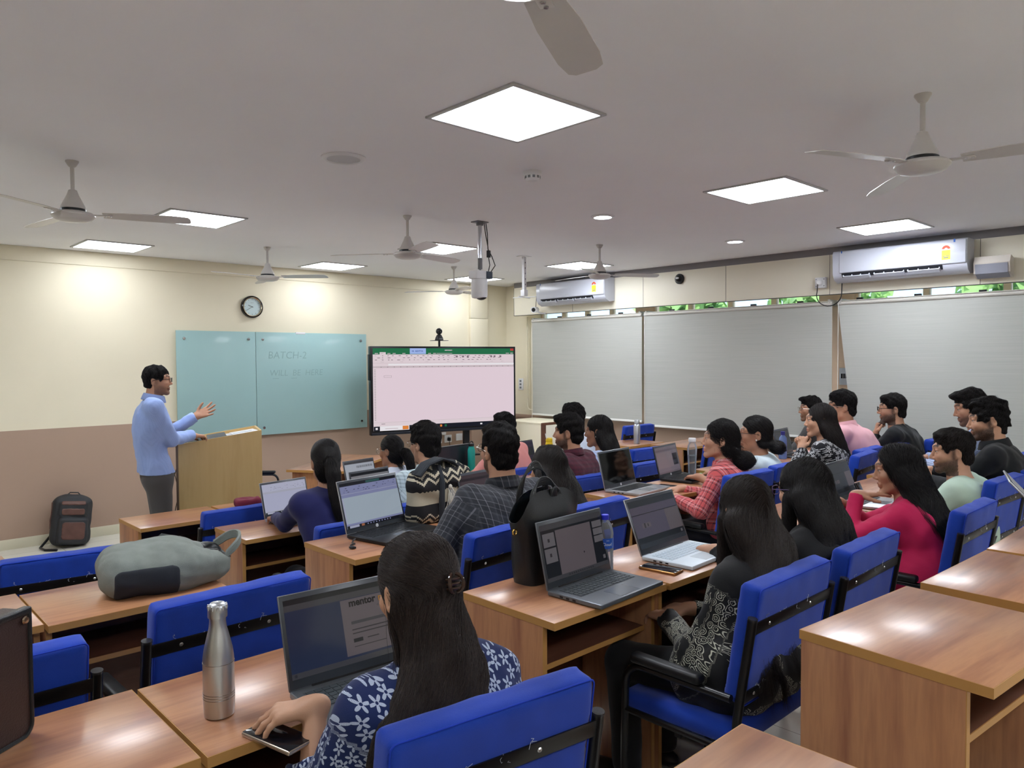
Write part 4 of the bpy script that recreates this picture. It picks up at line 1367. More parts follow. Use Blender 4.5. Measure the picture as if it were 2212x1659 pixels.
F = Field((-0.12, -0.06, -0.05), (0.12, 0.12, 0.08), 0.007)
F.rbox((0, 0.02, 0.012), (0.085, 0.05, 0.026), 0.02).ripple(0.008, 60, 3)
np_mesh('folds', *F.mesh(), mat('maroon_fabric', (112, 30, 52), 0.85), t)

# ------------------------------------------------------------------ front of the room
M_pod = wood('podium_veneer', [(0.3, (196, 166, 112)), (0.5, (202, 174, 120)), (0.7, (190, 158, 104))], 'z', 0.45, 0.8)
POD = (2.555, 6.335, 0)
PRZ = -19.4
t = thing('podium', 'yellow wood podium with sloped top in front of the whiteboard', 'podium', POD, PRZ)
MB().prism([(-0.32, 0.0), (0.32, 0.0), (0.32, 1.245), (-0.32, 1.155)], 'y', -0.25, -0.232).build('side_panel', M_pod, t, angle=20)
MB().prism([(-0.32, 0.0), (0.32, 0.0), (0.32, 1.245), (-0.32, 1.155)], 'y', 0.232, 0.25).build('side_panel', M_pod, t, angle=20)
MB().box((0.302, -0.232, 0.0), (0.32, 0.232, 1.245), 0.001).build('front_panel', M_pod, t)
MB().prism([(-0.32, 1.115), (0.302, 1.20), (0.302, 1.215), (-0.32, 1.13)], 'y', -0.232, 0.232).build('slanted_top', M_pod, t, angle=20)
MB().box((-0.338, -0.252, 0.0), (-0.32, -0.2, 1.15), 0.001).build('edge_trim', mat('dark_trim', (92, 74, 60), 0.6), t)
MB().box((-0.30, -0.232, 0.55), (0.3, 0.232, 0.568), 0).build('shelf', M_pod, t)
def slope(x):
    return 1.13 + (x + 0.32) * 0.085 / 0.622
t = thing('keyboard', 'black keyboard on the sloped podium top under the lecturer hand', 'keyboard', POD, PRZ)
kb = MB().box((-0.085, -0.2, 0), (0.085, 0.2, 0.016), 0.004, M=Matrix.Translation((-0.20, -0.02, slope(-0.20) + 0.002)) @ Matrix.Rotation(math.radians(-7.8), 4, 'Y'))
kb.build('body', M_blackpl, t)
t = thing('laptop', 'dark closed laptop on the podium between the keyboard and papers', 'laptop', POD, PRZ)
MB().box((-0.075, -0.19, 0), (0.075, 0.19, 0.022), 0.006, M=Matrix.Translation((-0.02, -0.03, slope(-0.02) + 0.003)) @ Matrix.Rotation(math.radians(-7.8), 4, 'Y')).build('shell', mat('slate', (66, 68, 74), 0.4), t)
for k, (x, dz, lab) in enumerate(((0.13, 0.002, 'loose white sheets lying on the podium'), (0.2, 0.012, 'upper white sheet slanting over the podium papers'))):
    t = thing('paper_sheet', lab, 'paper', POD, PRZ)
    pm_ = MB().box((-0.10, -0.15, 0), (0.10, 0.15, 0.004 if k else 0.008), 0.001, M=Matrix.Translation((x, -0.03, slope(x) + dz)) @ Matrix.Rotation(math.radians(-7.8), 4, 'Y') @ Matrix.Rotation(math.radians(6 if k else -3), 4, 'Z'))
    pm_.build('sheet', M_white, t)
    MB().box((-0.09, -0.015, 0.005), (0.06, 0.0, 0.0056), 0, M=Matrix.Translation((x, -0.03, slope(x) + dz + (0 if k else 0.004))) @ Matrix.Rotation(math.radians(-7.8), 4, 'Y')).build('printed_bar', mat('print_teal', (80, 120, 140), 0.5), t)
t = thing('power_cable', 'thin black cable dangling behind the podium beside the lecturer', 'cable', (2.20, 6.33, 0))
MB().tube([(0.03, 0.0, 1.05), (-0.02, -0.01, 0.9), (0.015, 0.0, 0.75), (-0.02, 0.0, 0.6), (0.01, 0.0, 0.4), (-0.03, 0.02, 0.2), (0.0, 0.05, 0.006), (0.1, 0.2, 0.006)], 0.003, 6).build('wire', M_blackpl, t)

M_glassb = mat('glass_board', (158, 192, 192), 0.4, coat=0.1, var=0.015, vscale=1.5)
M_gedge = mat('glass_edge', (70, 110, 110), 0.2)
BW = {}
for (x0, x1, lab) in ((3.008, 3.921, 'narrow left pane of the pale teal glass whiteboard'), (3.926, 5.452, 'wide right pane of the teal glass whiteboard with faint writing')):
    t = thing('glass_whiteboard', lab, 'whiteboard', ((x0 + x1) / 2, 8.60, 1.55), 0, 'glass whiteboard panes')
    hw = (x1 - x0) / 2
    MB().box((-hw, -0.006, -0.617), (hw, 0.006, 0.618), 0.0015).build('glass_pane', M_glassb, t)
    for sx in (-1, 1):
        for sz in (-1, 1):
            MB().lathe([(0.012, -0.0495), (0.012, 0.008), (0.016, 0.009), (0.016, 0.014), (0.0001, 0.0145)], 14, M=Matrix.Translation((sx * (hw - 0.085), 0, sz * 0.53)) @ Matrix.Rotation(math.radians(90), 4, 'X')).build('standoff', M_chrome, t)
    BW[lab[:4]] = t
ink = mat('faint_marker', (138, 170, 170), 0.5)
wr = MB()
FM = lambda x, z, s=0.0: frame((1, s, 0), (0.12, 0, 1), (0, -1, 0), (x, -0.0072, z))
put_text(wr, 'BATCH-2', 0.125, FM(-0.62, 0.30), 0, -0.001)
put_text(wr, 'WILL  BE  HERE', 0.105, FM(-0.60, 0.09), 0, -0.001)
wr.box((-0.56, -0.0075, 0.055), (-0.48, -0.0068, 0.06), 0).box((-0.32, -0.0075, 0.055), (-0.24, -0.0068, 0.06), 0)
wr.build('handwriting', ink, BW['wide'])
MB().box((-0.25, -0.008, 0.600), (-0.12, 0.008, 0.625), 0.002).build('white_sticker', M_white, BW['wide'])

t = thing('wall_clock', 'round wall clock with black and silver rim above the whiteboard', 'clock', (3.90, 8.65, 2.465))
Mc = Matrix.Rotation(math.radians(90), 4, 'X')
MB().lathe([(0.13, 0), (0.133, 0.02), (0.128, 0.045), (0.118, 0.05), (0.114, 0.04)], 48, M=Mc, cap=False).build('rim', mat('glossy_black_rim', (20, 18, 18), 0.15), t)
MB().lathe([(0.116, 0.046), (0.112, 0.049), (0.104, 0.044), (0.102, 0.03)], 48, M=Mc, cap=False).build('inner_ring', mat('gold_ring', (196, 184, 160), 0.2, 1.0), t)
MB().lathe([(0.104, 0.028), (0.0001, 0.028)], 48, M=Mc, cap=False).build('dial', mat('clock_dial', (196, 214, 216), 0.4), t)
hd = MB()
for k in range(12):
    a = k * math.pi / 6
    hd.box((-0.0025, -0.0295, 0.082), (0.0025, -0.0285, 0.094), 0, M=Matrix.Rotation(a, 4, 'Y'))
put_text(hd, 'Quartz', 0.013, frame((1, 0, 0), (0, 0, 1), (0, -1, 0), (-0.018, -0.0288, 0.045)))
hd.build('markings', M_grey, t)
for (ang, L, wd, nm) in ((-68, 0.052, 0.005, 'hour_hand'), (-122, 0.08, 0.0035, 'minute_hand')):
    MB().box((-wd / 2, -0.033, -0.012), (wd / 2, -0.031, L), 0.0004, M=Matrix.Rotation(math.radians(ang), 4, 'Y')).build(nm, M_blackpl, t)

# television on its stand
t = thing('television', 'large flat television showing an empty spreadsheet at the front', 'television', (6.04, 7.645, 0), -13.9)
W, Z0, Z1 = 2.04, 0.895, 1.995
MB().box((-W / 2, -0.03, Z0), (W / 2, 0.05, Z1), 0.006, n=2).build('housing', mat('tv_black', (14, 16, 22), 0.25), t)
MB().box((-W / 2 + 0.005, -0.036, Z0 + 0.004), (W / 2 - 0.005, -0.028, Z0 + 0.035), 0.003).build('lower_bezel', mat('tv_bezel', (26, 30, 40), 0.3), t)
MB().box((-W / 2 - 0.012, -0.02, Z1 - 0.42), (-W / 2, 0.04, Z1 - 0.1), 0.003).build('pen_tray', M_blackpl, t)
pal = [emi('tv_pink', (232, 216, 222), 0.92), emi('tv_green', (28, 116, 74), 0.85), emi('tv_blue', (168, 192, 246), 0.9), emi('tv_text', (150, 132, 142), 0.7), emi('tv_dark', (30, 34, 46), 0.6), emi('tv_red', (196, 62, 60), 0.8), emi('tv_orange', (236, 140, 60), 0.85), emi('tv_line', (212, 196, 202), 0.85), emi('tv_grid', (234, 214, 224), 0.93), emi('tv_white', (240, 236, 240), 0.95)]
sc_ = MB()
SW, SH, sx0, sz0 = W - 0.06, 1.02, -(W - 0.06) / 2, Z0 + 0.055
lay = [0]
def TR(x0, z0, x1, z1, mi):
    lay[0] += 1
    y = -0.0302 - 0.00004 * lay[0]
    sc_.add([(sx0 + SW * x0, y, sz0 + SH * z0), (sx0 + SW * x1, y, sz0 + SH * z0), (sx0 + SW * x1, y, sz0 + SH * z1), (sx0 + SW * x0, y, sz0 + SH * z1)], [(0, 1, 2, 3)], mi)
TR(0, 0, 1, 1, 0)
TR(0, 0.925, 1, 1, 1)
TR(0.045, 0.925, 0.085, 0.952, 0)
TR(0.245, 0.93, 0.355, 1.0, 2)
TR(0.975, 0.97, 1, 1, 5)
r = np.random.default_rng(3)
for x in (0.015, 0.095, 0.13, 0.195, 0.37, 0.405):
    TR(x, 0.932, x + 0.02, 0.941, 7)
TR(0.43, 0.934, 0.54, 0.94, 7)
TR(0.49, 0.972, 0.54, 0.982, 7)
TR(0.94, 0.934, 0.965, 0.942, 7)
TR(0.975, 0.934, 0.995, 0.944, 7)
for row, n in ((0.905, 24), (0.88, 22), (0.855, 26)):
    for k in range(n):
        x = 0.01 + 0.9 * (k + r.uniform(0, 0.6)) / n
        TR(x, row, x + r.uniform(0.006, 0.02), row + 0.007, 3 if r.random() < 0.8 else 7)
for x in (0.565, 0.61, 0.645, 0.82, 0.845, 0.89):
    TR(x, 0.885, x + 0.014, 0.91, 3)
for x in (0.05, 0.18, 0.35, 0.5, 0.6, 0.7, 0.82, 0.9):
    TR(x, 0.832, x + 0.02, 0.837, 7)
TR(0, 0.818, 1, 0.821, 7)
TR(0.1, 0.79, 1, 0.812, 9)
TR(0, 0.762, 1, 0.782, 7)
for k in range(22):
    TR(0.05 + k * 0.043, 0.768, 0.056 + k * 0.043, 0.775, 3)
TR(0.025, 0.105, 1, 0.76, 8)
for k in range(32):
    TR(0.008, 0.735 - k * 0.0195, 0.016, 0.741 - k * 0.0195, 3)
for (a, b, c, d_) in ((0.07, 0.645, 0.12, 0.647), (0.07, 0.667, 0.12, 0.669), (0.07, 0.645, 0.0712, 0.669), (0.1188, 0.645, 0.12, 0.669)):
    TR(a, b, c, d_, 3)
TR(0, 0.10, 1, 0.103, 7)
TR(0.05, 0.08, 0.075, 0.086, 3)
TR(0, 0, 1, 0.055, 4)
TR(0.04, 0, 0.235, 0.055, 9)
TR(0.075, 0.02, 0.16, 0.028, 7)
TR(0.19, 0.005, 0.23, 0.05, 6)
TR(0.012, 0.015, 0.026, 0.04, 9)
for k, mi in enumerate((2, 6, 2, 1, 5, 2, 6, 1)):
    TR(0.25 + 0.033 * k, 0.015, 0.264 + 0.033 * k, 0.042, mi)
TR(0.74, 0.018, 0.755, 0.036, 9)
so = sc_.build('screen', pal, t, smooth=False)
tx = MB()
put_text(tx, 'Hi  ADITYA', 0.030, frame((1, 0, 0), (0, 0, 1), (0, -1, 0), (sx0 + SW * 0.257, -0.0362, sz0 + SH * 0.955)), 0, 0.0005)
put_text(tx, 'Book1 - Excel', 0.016, frame((1, 0, 0), (0, 0, 1), (0, -1, 0), (sx0 + SW * 0.485, -0.0362, sz0 + SH * 0.97)), 1)
put_text(tx, '30°C  Cloudy', 0.018, frame((1, 0, 0), (0, 0, 1), (0, -1, 0), (sx0 + SW * 0.765, -0.0362, sz0 + SH * 0.02)), 1)
put_text(tx, 'Type here to search', 0.013, frame((1, 0, 0), (0, 0, 1), (0, -1, 0), (sx0 + SW * 0.075, -0.0362, sz0 + SH * 0.02)), 2)
put_text(tx, 'File', 0.013, frame((1, 0, 0), (0, 0, 1), (0, -1, 0), (sx0 + SW * 0.012, -0.0362, sz0 + SH * 0.932)), 1)
put_text(tx, 'Home', 0.013, frame((1, 0, 0), (0, 0, 1), (0, -1, 0), (sx0 + SW * 0.05, -0.0362, sz0 + SH * 0.932)), 2)
tx.build('screen_text', [emi('tv_ink', (60, 96, 190), 0.6), emi('tv_inkw', (236, 236, 240), 0.9), emi('tv_inkg', (120, 110, 116), 0.6)], t, smooth=False)
for sx in (-0.32, 0.32):
    MB().box((sx - 0.04, 0.05, 0.08), (sx + 0.04, 0.10, 1.5), 0.004).build('stand_column', M_blackpl, t)
    ftm = MB().box((sx - 0.03, -0.30, 0.05), (sx + 0.03, 0.36, 0.10), 0.006)
    ftm.build('foot_bar', M_blackpl, t)
    for yy in (-0.27, 0.33):
        MB().ball((sx, yy, 0.028), (0.018, 0.028, 0.028), 12).build('caster', M_blackpl, t)
MB().box((-0.5, 0.02, 0.55), (0.5, 0.30, 0.572), 0.004).build('tray', M_blackpl, t)
MB().box((-0.38, 0.05, 1.30), (0.38, 0.075, 1.38), 0.003).build('mount_rail', M_blackpl, t)
t = thing('conference_camera', 'small black conference camera on a shelf above the television', 'camera', (5.98, 7.70, 1.995), -13.9)
MB().box((-0.012, -0.01, 0.0), (0.012, 0.01, 0.075), 0.002).build('post', M_blackpl, t)
MB().box((-0.105, -0.06, 0.073), (0.105, 0.06, 0.079), 0.002).build('shelf', M_blackpl, t)
MB().lathe([(0.055, 0.079), (0.056, 0.085), (0.048, 0.115), (0.032, 0.145), (0.024, 0.155)], 24).build('base', M_blackpl, t)
hb_ = MB().ball((0, 0, 0.195), 0.042, 20).build('head', M_blackpl, t)
MB().lathe([(0.022, -0.045), (0.02, -0.048), (0.0001, -0.046)], 20, M=Matrix.Translation((0, 0, 0.195)) @ Matrix.Rotation(math.radians(-90), 4, 'X') @ Matrix.Scale(-1, 4, (0, 0, 1)) @ Matrix.Scale(-1, 4, (0, 0, 1))).build('lens', mat('lens_glass', (10, 10, 14), 0.05), hb_)
MB().box((-0.02, -0.054, 0.092), (0.02, -0.05, 0.10), 0).build('name_plate', M_grey, t)

for (x, z, w_, h_, lab, plug) in ((6.755, 0.745, 0.13, 0.04, 'slim white switch strip on the wall below the television', False), (6.69, 0.665, 0.11, 0.11, 'white three pin socket on the wall below the television', False), (6.86, 0.665, 0.13, 0.11, 'white wall socket with a black plug below the television', True), (7.07, 0.675, 0.12, 0.10, 'blank white wall plate right of the plugged socket', False)):
    t = thing('wall_socket', lab, 'socket', (x, 8.65, z), 0, 'sockets below the television')
    MB().box((-w_ / 2, -0.014, -h_ / 2), (w_ / 2, 0, h_ / 2), 0.004).build('plate', M_white, t)
    if h_ > 0.1:
        for (a, b) in ((0, 0.025), (-0.02, -0.012), (0.02, -0.012)):
            MB().box((a - 0.005, -0.0150, b - 0.005), (a + 0.005, -0.0138, b + 0.005), 0).build('pin_hole', M_grey, t)
    if plug:
        MB().box((-0.022, -0.05, -0.03), (0.022, -0.014, 0.02), 0.008, n=2).tube([(0, -0.04, -0.03), (0, -0.05, -0.1), (0.03, -0.04, -0.3)], 0.004, 6).build('plug', M_blackpl, t)
t = thing('light_switch', 'small white switch plate right of the television top', 'switch', (8.05, 8.32, 1.44), 0)
MB().box((-0.016, -0.05, -0.09), (0, 0.05, 0.09), 0.004).build('plate', M_white, t)
for z in (-0.05, 0.0, 0.05):
    MB().box((-0.02, -0.02, z - 0.015), (-0.015, 0.02, z + 0.015), 0.002).build('rocker', M_grey, t)

t = thing('side_cabinet', 'low cream cabinet with dark frame right of the television', 'cabinet', (7.25, 7.12, 0))
MB().box((0, 0, 0.0), (0.62, 0.75, 0.94), 0.003).build('carcass', M_cream, t)
MB().box((-0.004, -0.004, 0.94), (0.63, 0.755, 0.958), 0.002).build('top', M_cream, t)
MB().box((0.002, -0.012, 0.0), (0.09, 0.0, 0.925), 0.001).box((0.002, -0.012, 0.925), (0.62, 0.0, 0.958), 0.001).build('dark_frame', M_dark, t)
MB().box((0.095, -0.010, 0.02), (0.60, 0.0, 0.92), 0.001).build('door', M_board, t)

t = thing('instructor_desk', 'angled wooden desk at the front left of the television', 'desk', (4.11, 6.98, 0), 34)
MB().box((-0.61, -0.30, 0.725), (0.61, 0.30, 0.75), 0.001).build('table_top', M_top, t)
for sx in (-1, 1):
    MB().box((sx * 0.56 - 0.01, -0.26, 0), (sx * 0.56 + 0.01, 0.26, 0.725), 0.001).build('side_panel', M_side, t)
MB().box((-0.55, 0.2, 0.15), (0.55, 0.218, 0.725), 0.001).build('modesty_panel', M_dark, t)
MB().box((-0.611, -0.302, 0.7255), (0.611, -0.3, 0.7495), 0).box((-0.612, -0.3, 0.7255), (-0.61, 0.3, 0.7495), 0).build('edge_band', M_edge, t)

o = copy_tree(chair0)
o.location = (3.52, 7.85, 0)
o.rotation_euler = (0, 0, math.radians(-133))
o['label'] = 'black armed chair tucked behind the podium, only its arm showing'
o['group'] = 'blue visitor chairs'

# ------------------------------------------------------------------ people
def attr_mat(name, attr='tone', rough=0.5, spec=0.4, sss=0.0, bump=0.0, bscale=300, sheen=0.0):
    m = bpy.data.materials.new(name)
    m.use_nodes = True
    nt = m.node_tree
    p = nt.nodes['Principled BSDF']
    a = nt.nodes.new('ShaderNodeAttribute')
    a.attribute_name = attr
    nt.links.new(a.outputs['Color'], p.inputs['Base Color'])
    p.inputs['Roughness'].default_value = rough
    p.inputs['Specular IOR Level'].default_value = spec
    p.inputs['Subsurface Weight'].default_value = sss
    p.inputs['Subsurface Radius'].default_value = (0.012, 0.005, 0.003)
    p.inputs['Sheen Weight'].default_value = sheen
    if bump:
        tc = nt.nodes.new('ShaderNodeTexCoord')
        n = nt.nodes.new('ShaderNodeTexNoise')
        n.inputs['Scale'].default_value = bscale
        nt.links.new(tc.outputs['Object'], n.inputs['Vector'])
        b = nt.nodes.new('ShaderNodeBump')
        b.inputs['Strength'].default_value = bump
        b.inputs['Distance'].default_value = 0.002
        nt.links.new(n.outputs[0], b.inputs['Height'])
        nt.links.new(b.outputs[0], p.inputs['Normal'])
    return m


M_skin = attr_mat('skin', rough=0.5, spec=0.35, sss=0.06, bump=0.12, bscale=500)
M_hair = attr_mat('hair_strands', rough=0.5, spec=0.32)
M_hbase = attr_mat('hair_base', rough=0.85, spec=0.08)
M_eyew = mat('eye_white', (188, 178, 170), 0.25)
M_iris = mat('eye_iris', (34, 22, 16), 0.1)
M_frameg = mat('glasses_frame', (26, 24, 26), 0.25)
M_framem = mat('glasses_metal', (170, 160, 150), 0.25, 0.9)
M_lens = mat('glasses_lens', (240, 244, 250), 0.02, trans=1.0, ior=1.02)
M_shoe = mat('shoe_leather', (30, 26, 24), 0.4)


class NT:
    """tiny helper for cloth pattern graphs over the 'cloth' attribute"""

    def __init__(s, name, rough=0.8, bump=0.25, sheen=0.1):
        s.m = bpy.data.materials.new(name)
        s.m.use_nodes = True
        s.nt = s.m.node_tree
        s.p = s.nt.nodes['Principled BSDF']
        s.p.inputs['Roughness'].default_value = rough
        s.p.inputs['Sheen Weight'].default_value = sheen
        s.p.inputs['Specular IOR Level'].default_value = 0.25
        a = s.nt.nodes.new('ShaderNodeAttribute')
        a.attribute_name = 'cloth'
        s.uv = a.outputs['Vector']
        n = s.nt.nodes.new('ShaderNodeTexNoise')
        n.inputs['Scale'].default_value = 400
        s.nt.links.new(s.uv, n.inputs['Vector'])
        b = s.nt.nodes.new('ShaderNodeBump')
        b.inputs['Strength'].default_value = bump
        b.inputs['Distance'].default_value = 0.002
        s.nt.links.new(n.outputs[0], b.inputs['Height'])
        s.nt.links.new(b.outputs[0], s.p.inputs['Normal'])

    def math(s, op, a, b=None, c=None):
        n = s.nt.nodes.new('ShaderNodeMath')
        n.operation = op
        for k, v in enumerate((a, b, c)):
            if v is None:
                continue
            if isinstance(v, (int, float)):
                n.inputs[k].default_value = v
            else:
                s.nt.links.new(v, n.inputs[k])
        return n.outputs[0]

    def sep(s, v):
        n = s.nt.nodes.new('ShaderNodeSeparateXYZ')
        s.nt.links.new(v, n.inputs[0])
        return n.outputs

    def mix(s, f, a, b):
        n = s.nt.nodes.new('ShaderNodeMix')
        n.data_type = 'RGBA'
        for k, v in ((0, f), (6, a), (7, b)):
            if isinstance(v, (int, float, tuple)):
                n.inputs[k].default_value = v
            else:
                s.nt.links.new(v, n.inputs[k])
        return n.outputs[2]

    def stripes(s, coord, period, stops, off=0.0):
        f = s.math('FRACT', s.math('ADD', s.math('DIVIDE', coord, period), off))
        r = s.nt.nodes.new('ShaderNodeValToRGB')
        r.color_ramp.interpolation = 'CONSTANT'
        e = r.color_ramp.elements
        while len(e) < len(stops):
            e.new(0.5)
        for k, (pos, c) in enumerate(stops):
            e[k].position = pos
            e[k].color = lin(*c)
        s.nt.links.new(f, r.inputs[0])
        return r.outputs[0]

    def out(s, c):
        s.nt.links.new(c, s.p.inputs['Base Color'])
        return s.m


def cloth_plain(name, col, rough=0.8, var=0.0):
    n = NT(name, rough)
    n.p.inputs['Base Color'].default_value = lin(*col)
    return n.m


def cloth_plaid(name, period, su, sv, f=0.5):
    n = NT(name)
    x = n.sep(n.uv)
    return n.out(n.mix(f, n.stripes(x[0], period, su), n.stripes(x[1], period, sv)))


def cloth_motif(name, base, ink, scale, size, petals=5, second=None):
    n = NT(name)
    v = n.nt.nodes.new('ShaderNodeTexVoronoi')
    v.voronoi_dimensions = '2D'
    v.inputs['Scale'].default_value = scale
    v.inputs['Randomness'].default_value = 0.55
    n.nt.links.new(n.uv, v.inputs['Vector'])
    mp = n.nt.nodes.new('ShaderNodeVectorMath')
    mp.operation = 'SCALE'
    mp.inputs['Scale'].default_value = scale
    n.nt.links.new(n.uv, mp.inputs[0])
    d = n.nt.nodes.new('ShaderNodeVectorMath')
    d.operation = 'SUBTRACT'
    vs_ = n.nt.nodes.new('ShaderNodeVectorMath')
    vs_.operation = 'SCALE'
    vs_.inputs['Scale'].default_value = scale
    n.nt.links.new(v.outputs['Position'], vs_.inputs[0])
    n.nt.links.new(mp.outputs[0], d.inputs[0])
    n.nt.links.new(vs_.outputs[0], d.inputs[1])
    x = n.sep(d.outputs[0])
    cr = n.sep(v.outputs['Color'])
    ang = n.math('ADD', n.math('ARCTAN2', x[0], x[1]), n.math('MULTIPLY', cr[0], 6.28))
    r = v.outputs['Distance']
    lim = n.math('MULTIPLY', n.math('ADD', 0.62, n.math('MULTIPLY', 0.38, n.math('COSINE', n.math('MULTIPLY', ang, float(petals))))), size)
    a = n.math('LESS_THAN', r, lim)
    inner = n.math('GREATER_THAN', r, size * 0.18)
    vein = n.math('GREATER_THAN', n.math('ABSOLUTE', n.math('SINE', n.math('ADD', n.math('MULTIPLY', r, 60.0), n.math('MULTIPLY', ang, 3.0)))), 0.28)
    f = n.math('MULTIPLY', n.math('MULTIPLY', a, inner), vein)
    return n.out(n.mix(f, lin(*base), lin(*ink)))


def cloth_bouquet(name, base, ink):
    n = NT(name, 0.7)
    n1 = n.nt.nodes.new('ShaderNodeTexNoise')
    n1.inputs['Scale'].default_value = 7.5
    n1.inputs['Detail'].default_value = 1
    n.nt.links.new(n.uv, n1.inputs['Vector'])
    blob = n.math('GREATER_THAN', n1.outputs[0], 0.49)
    v = n.nt.nodes.new('ShaderNodeTexVoronoi')
    v.feature = 'F1'
    v.voronoi_dimensions = '2D'
    v.inputs['Scale'].default_value = 42
    n2 = n.nt.nodes.new('ShaderNodeTexNoise')
    n2.inputs['Scale'].default_value = 20
    n.nt.links.new(n.uv, n2.inputs['Vector'])
    add = n.nt.nodes.new('ShaderNodeVectorMath')
    add.operation = 'MULTIPLY_ADD'
    n.nt.links.new(n2.outputs['Color'], add.inputs[0])
    add.inputs[1].default_value = (0.03, 0.03, 0.0)
    n.nt.links.new(n.uv, add.inputs[2])
    n.nt.links.new(add.outputs[0], v.inputs['Vector'])
    ringf = n.math('LESS_THAN', n.math('ABSOLUTE', n.math('SINE', n.math('MULTIPLY', v.outputs['Distance'], 13.0))), 0.5)
    far = n.math('LESS_THAN', v.outputs['Distance'], 0.55)
    f = n.math('MULTIPLY', n.math('MULTIPLY', ringf, far), blob)
    return n.out(n.mix(f, lin(*base), lin(*ink)))


def V3(*a):
    return np.array(a, float)


def unit(v):
    return v / (np.linalg.norm(v) + 1e-9)


def rot(rz=0, rx=0, ry=0):
    return np.array(Matrix.Rotation(math.radians(rz), 3, 'Z') @ Matrix.Rotation(math.radians(rx), 3, 'X') @ Matrix.Rotation(math.radians(ry), 3, 'Y'))


def elbow_of(S, Wp, la, lb, pole):
    d = Wp - S
    L = min(np.linalg.norm(d), (la + lb) * 0.999)
    u = unit(d)
    x = (la * la - lb * lb + L * L) / (2 * L)
    h = math.sqrt(max(la * la - x * x, 1e-6))
    p = pole - u * (pole @ u)
    return S + u * x + unit(p) * h


def add_hand(F, Wr, d, n, side, pose, sc=1.0, h=0.004):
    """palm, four unequal fingers and a thumb; d points to the fingers, n out of the palm"""
    d = unit(d)
    n = unit(n - d * (n @ d))
    th = np.cross(n, d) * (1 if side == 'L' else -1)
    curls = {'flat': (8, 10, 8), 'relax': (22, 30, 22), 'curl': (55, 70, 45), 'spread': (4, 8, 10), 'type': (30, 42, 30), 'fist': (80, 95, 60), 'tap': (24, 20, 14)}[pose]
    spread = {'spread': 0.36, 'flat': 0.06, 'tap': 0.26}.get(pose, 0.10)
    off = np.array([0.031, 0.0105, -0.0105, -0.030]) * sc
    kl = np.array([0.088, 0.092, 0.087, 0.078]) * sc
    fl = np.array([0.070, 0.078, 0.072, 0.056]) * sc
    tips = []
    for i in range(4):
        K = Wr + d * kl[i] + th * off[i]
        F.cap(Wr + d * 0.008 + th * off[i] * 0.55, K, 0.0145 * sc, 0.0125 * sc, 0.014)
    F.cap(Wr - d * 0.015, Wr + d * 0.02, 0.021 * sc, 0.02 * sc, 0.02)
    for i in range(4):
        K = Wr + d * kl[i] + th * off[i]
        a = 0.0
        fd = unit(d + th * spread * (off[i] / (0.03 * sc)) * 0.9)
        P = K
        r0 = (0.0094, 0.0096, 0.0092, 0.0080)[i] * sc
        if pose == 'tap' and i == 0:
            cc = (34, 14, 8)
        else:
            cc = curls
        for j, fr in enumerate((0.46, 0.30, 0.24)):
            a += math.radians(cc[j] * (1 + 0.12 * (i - 1.5) / 1.5))
            q = P + (fd * math.cos(a) + n * math.sin(a)) * fl[i] * fr
            F.cap(P, q, r0 * (1 - 0.10 * j), r0 * (0.9 - 0.10 * j), 0.004 if j else 0.007)
            P = q
        tips.append(P)
    T0 = Wr + d * 0.022 * sc + th * 0.016 * sc
    T1 = T0 + (d * 0.6 + th * 0.75 + n * 0.35) * 0.036 * sc
    T2 = T1 + unit(d * 0.85 + th * (0.55 if pose in ('spread', 'flat') else 0.15) + n * 0.35) * 0.032 * sc
    T3 = T2 + unit(d * 0.95 + th * (0.4 if pose in ('spread', 'flat') else -0.1) + n * 0.3) * 0.025 * sc
    F.cap(T0, T1, 0.016 * sc, 0.0125 * sc, 0.012)
    F.cap(T1, T2, 0.0115 * sc, 0.0098 * sc, 0.004)
    F.cap(T2, T3, 0.0098 * sc, 0.0080 * sc, 0.003)
    return tips


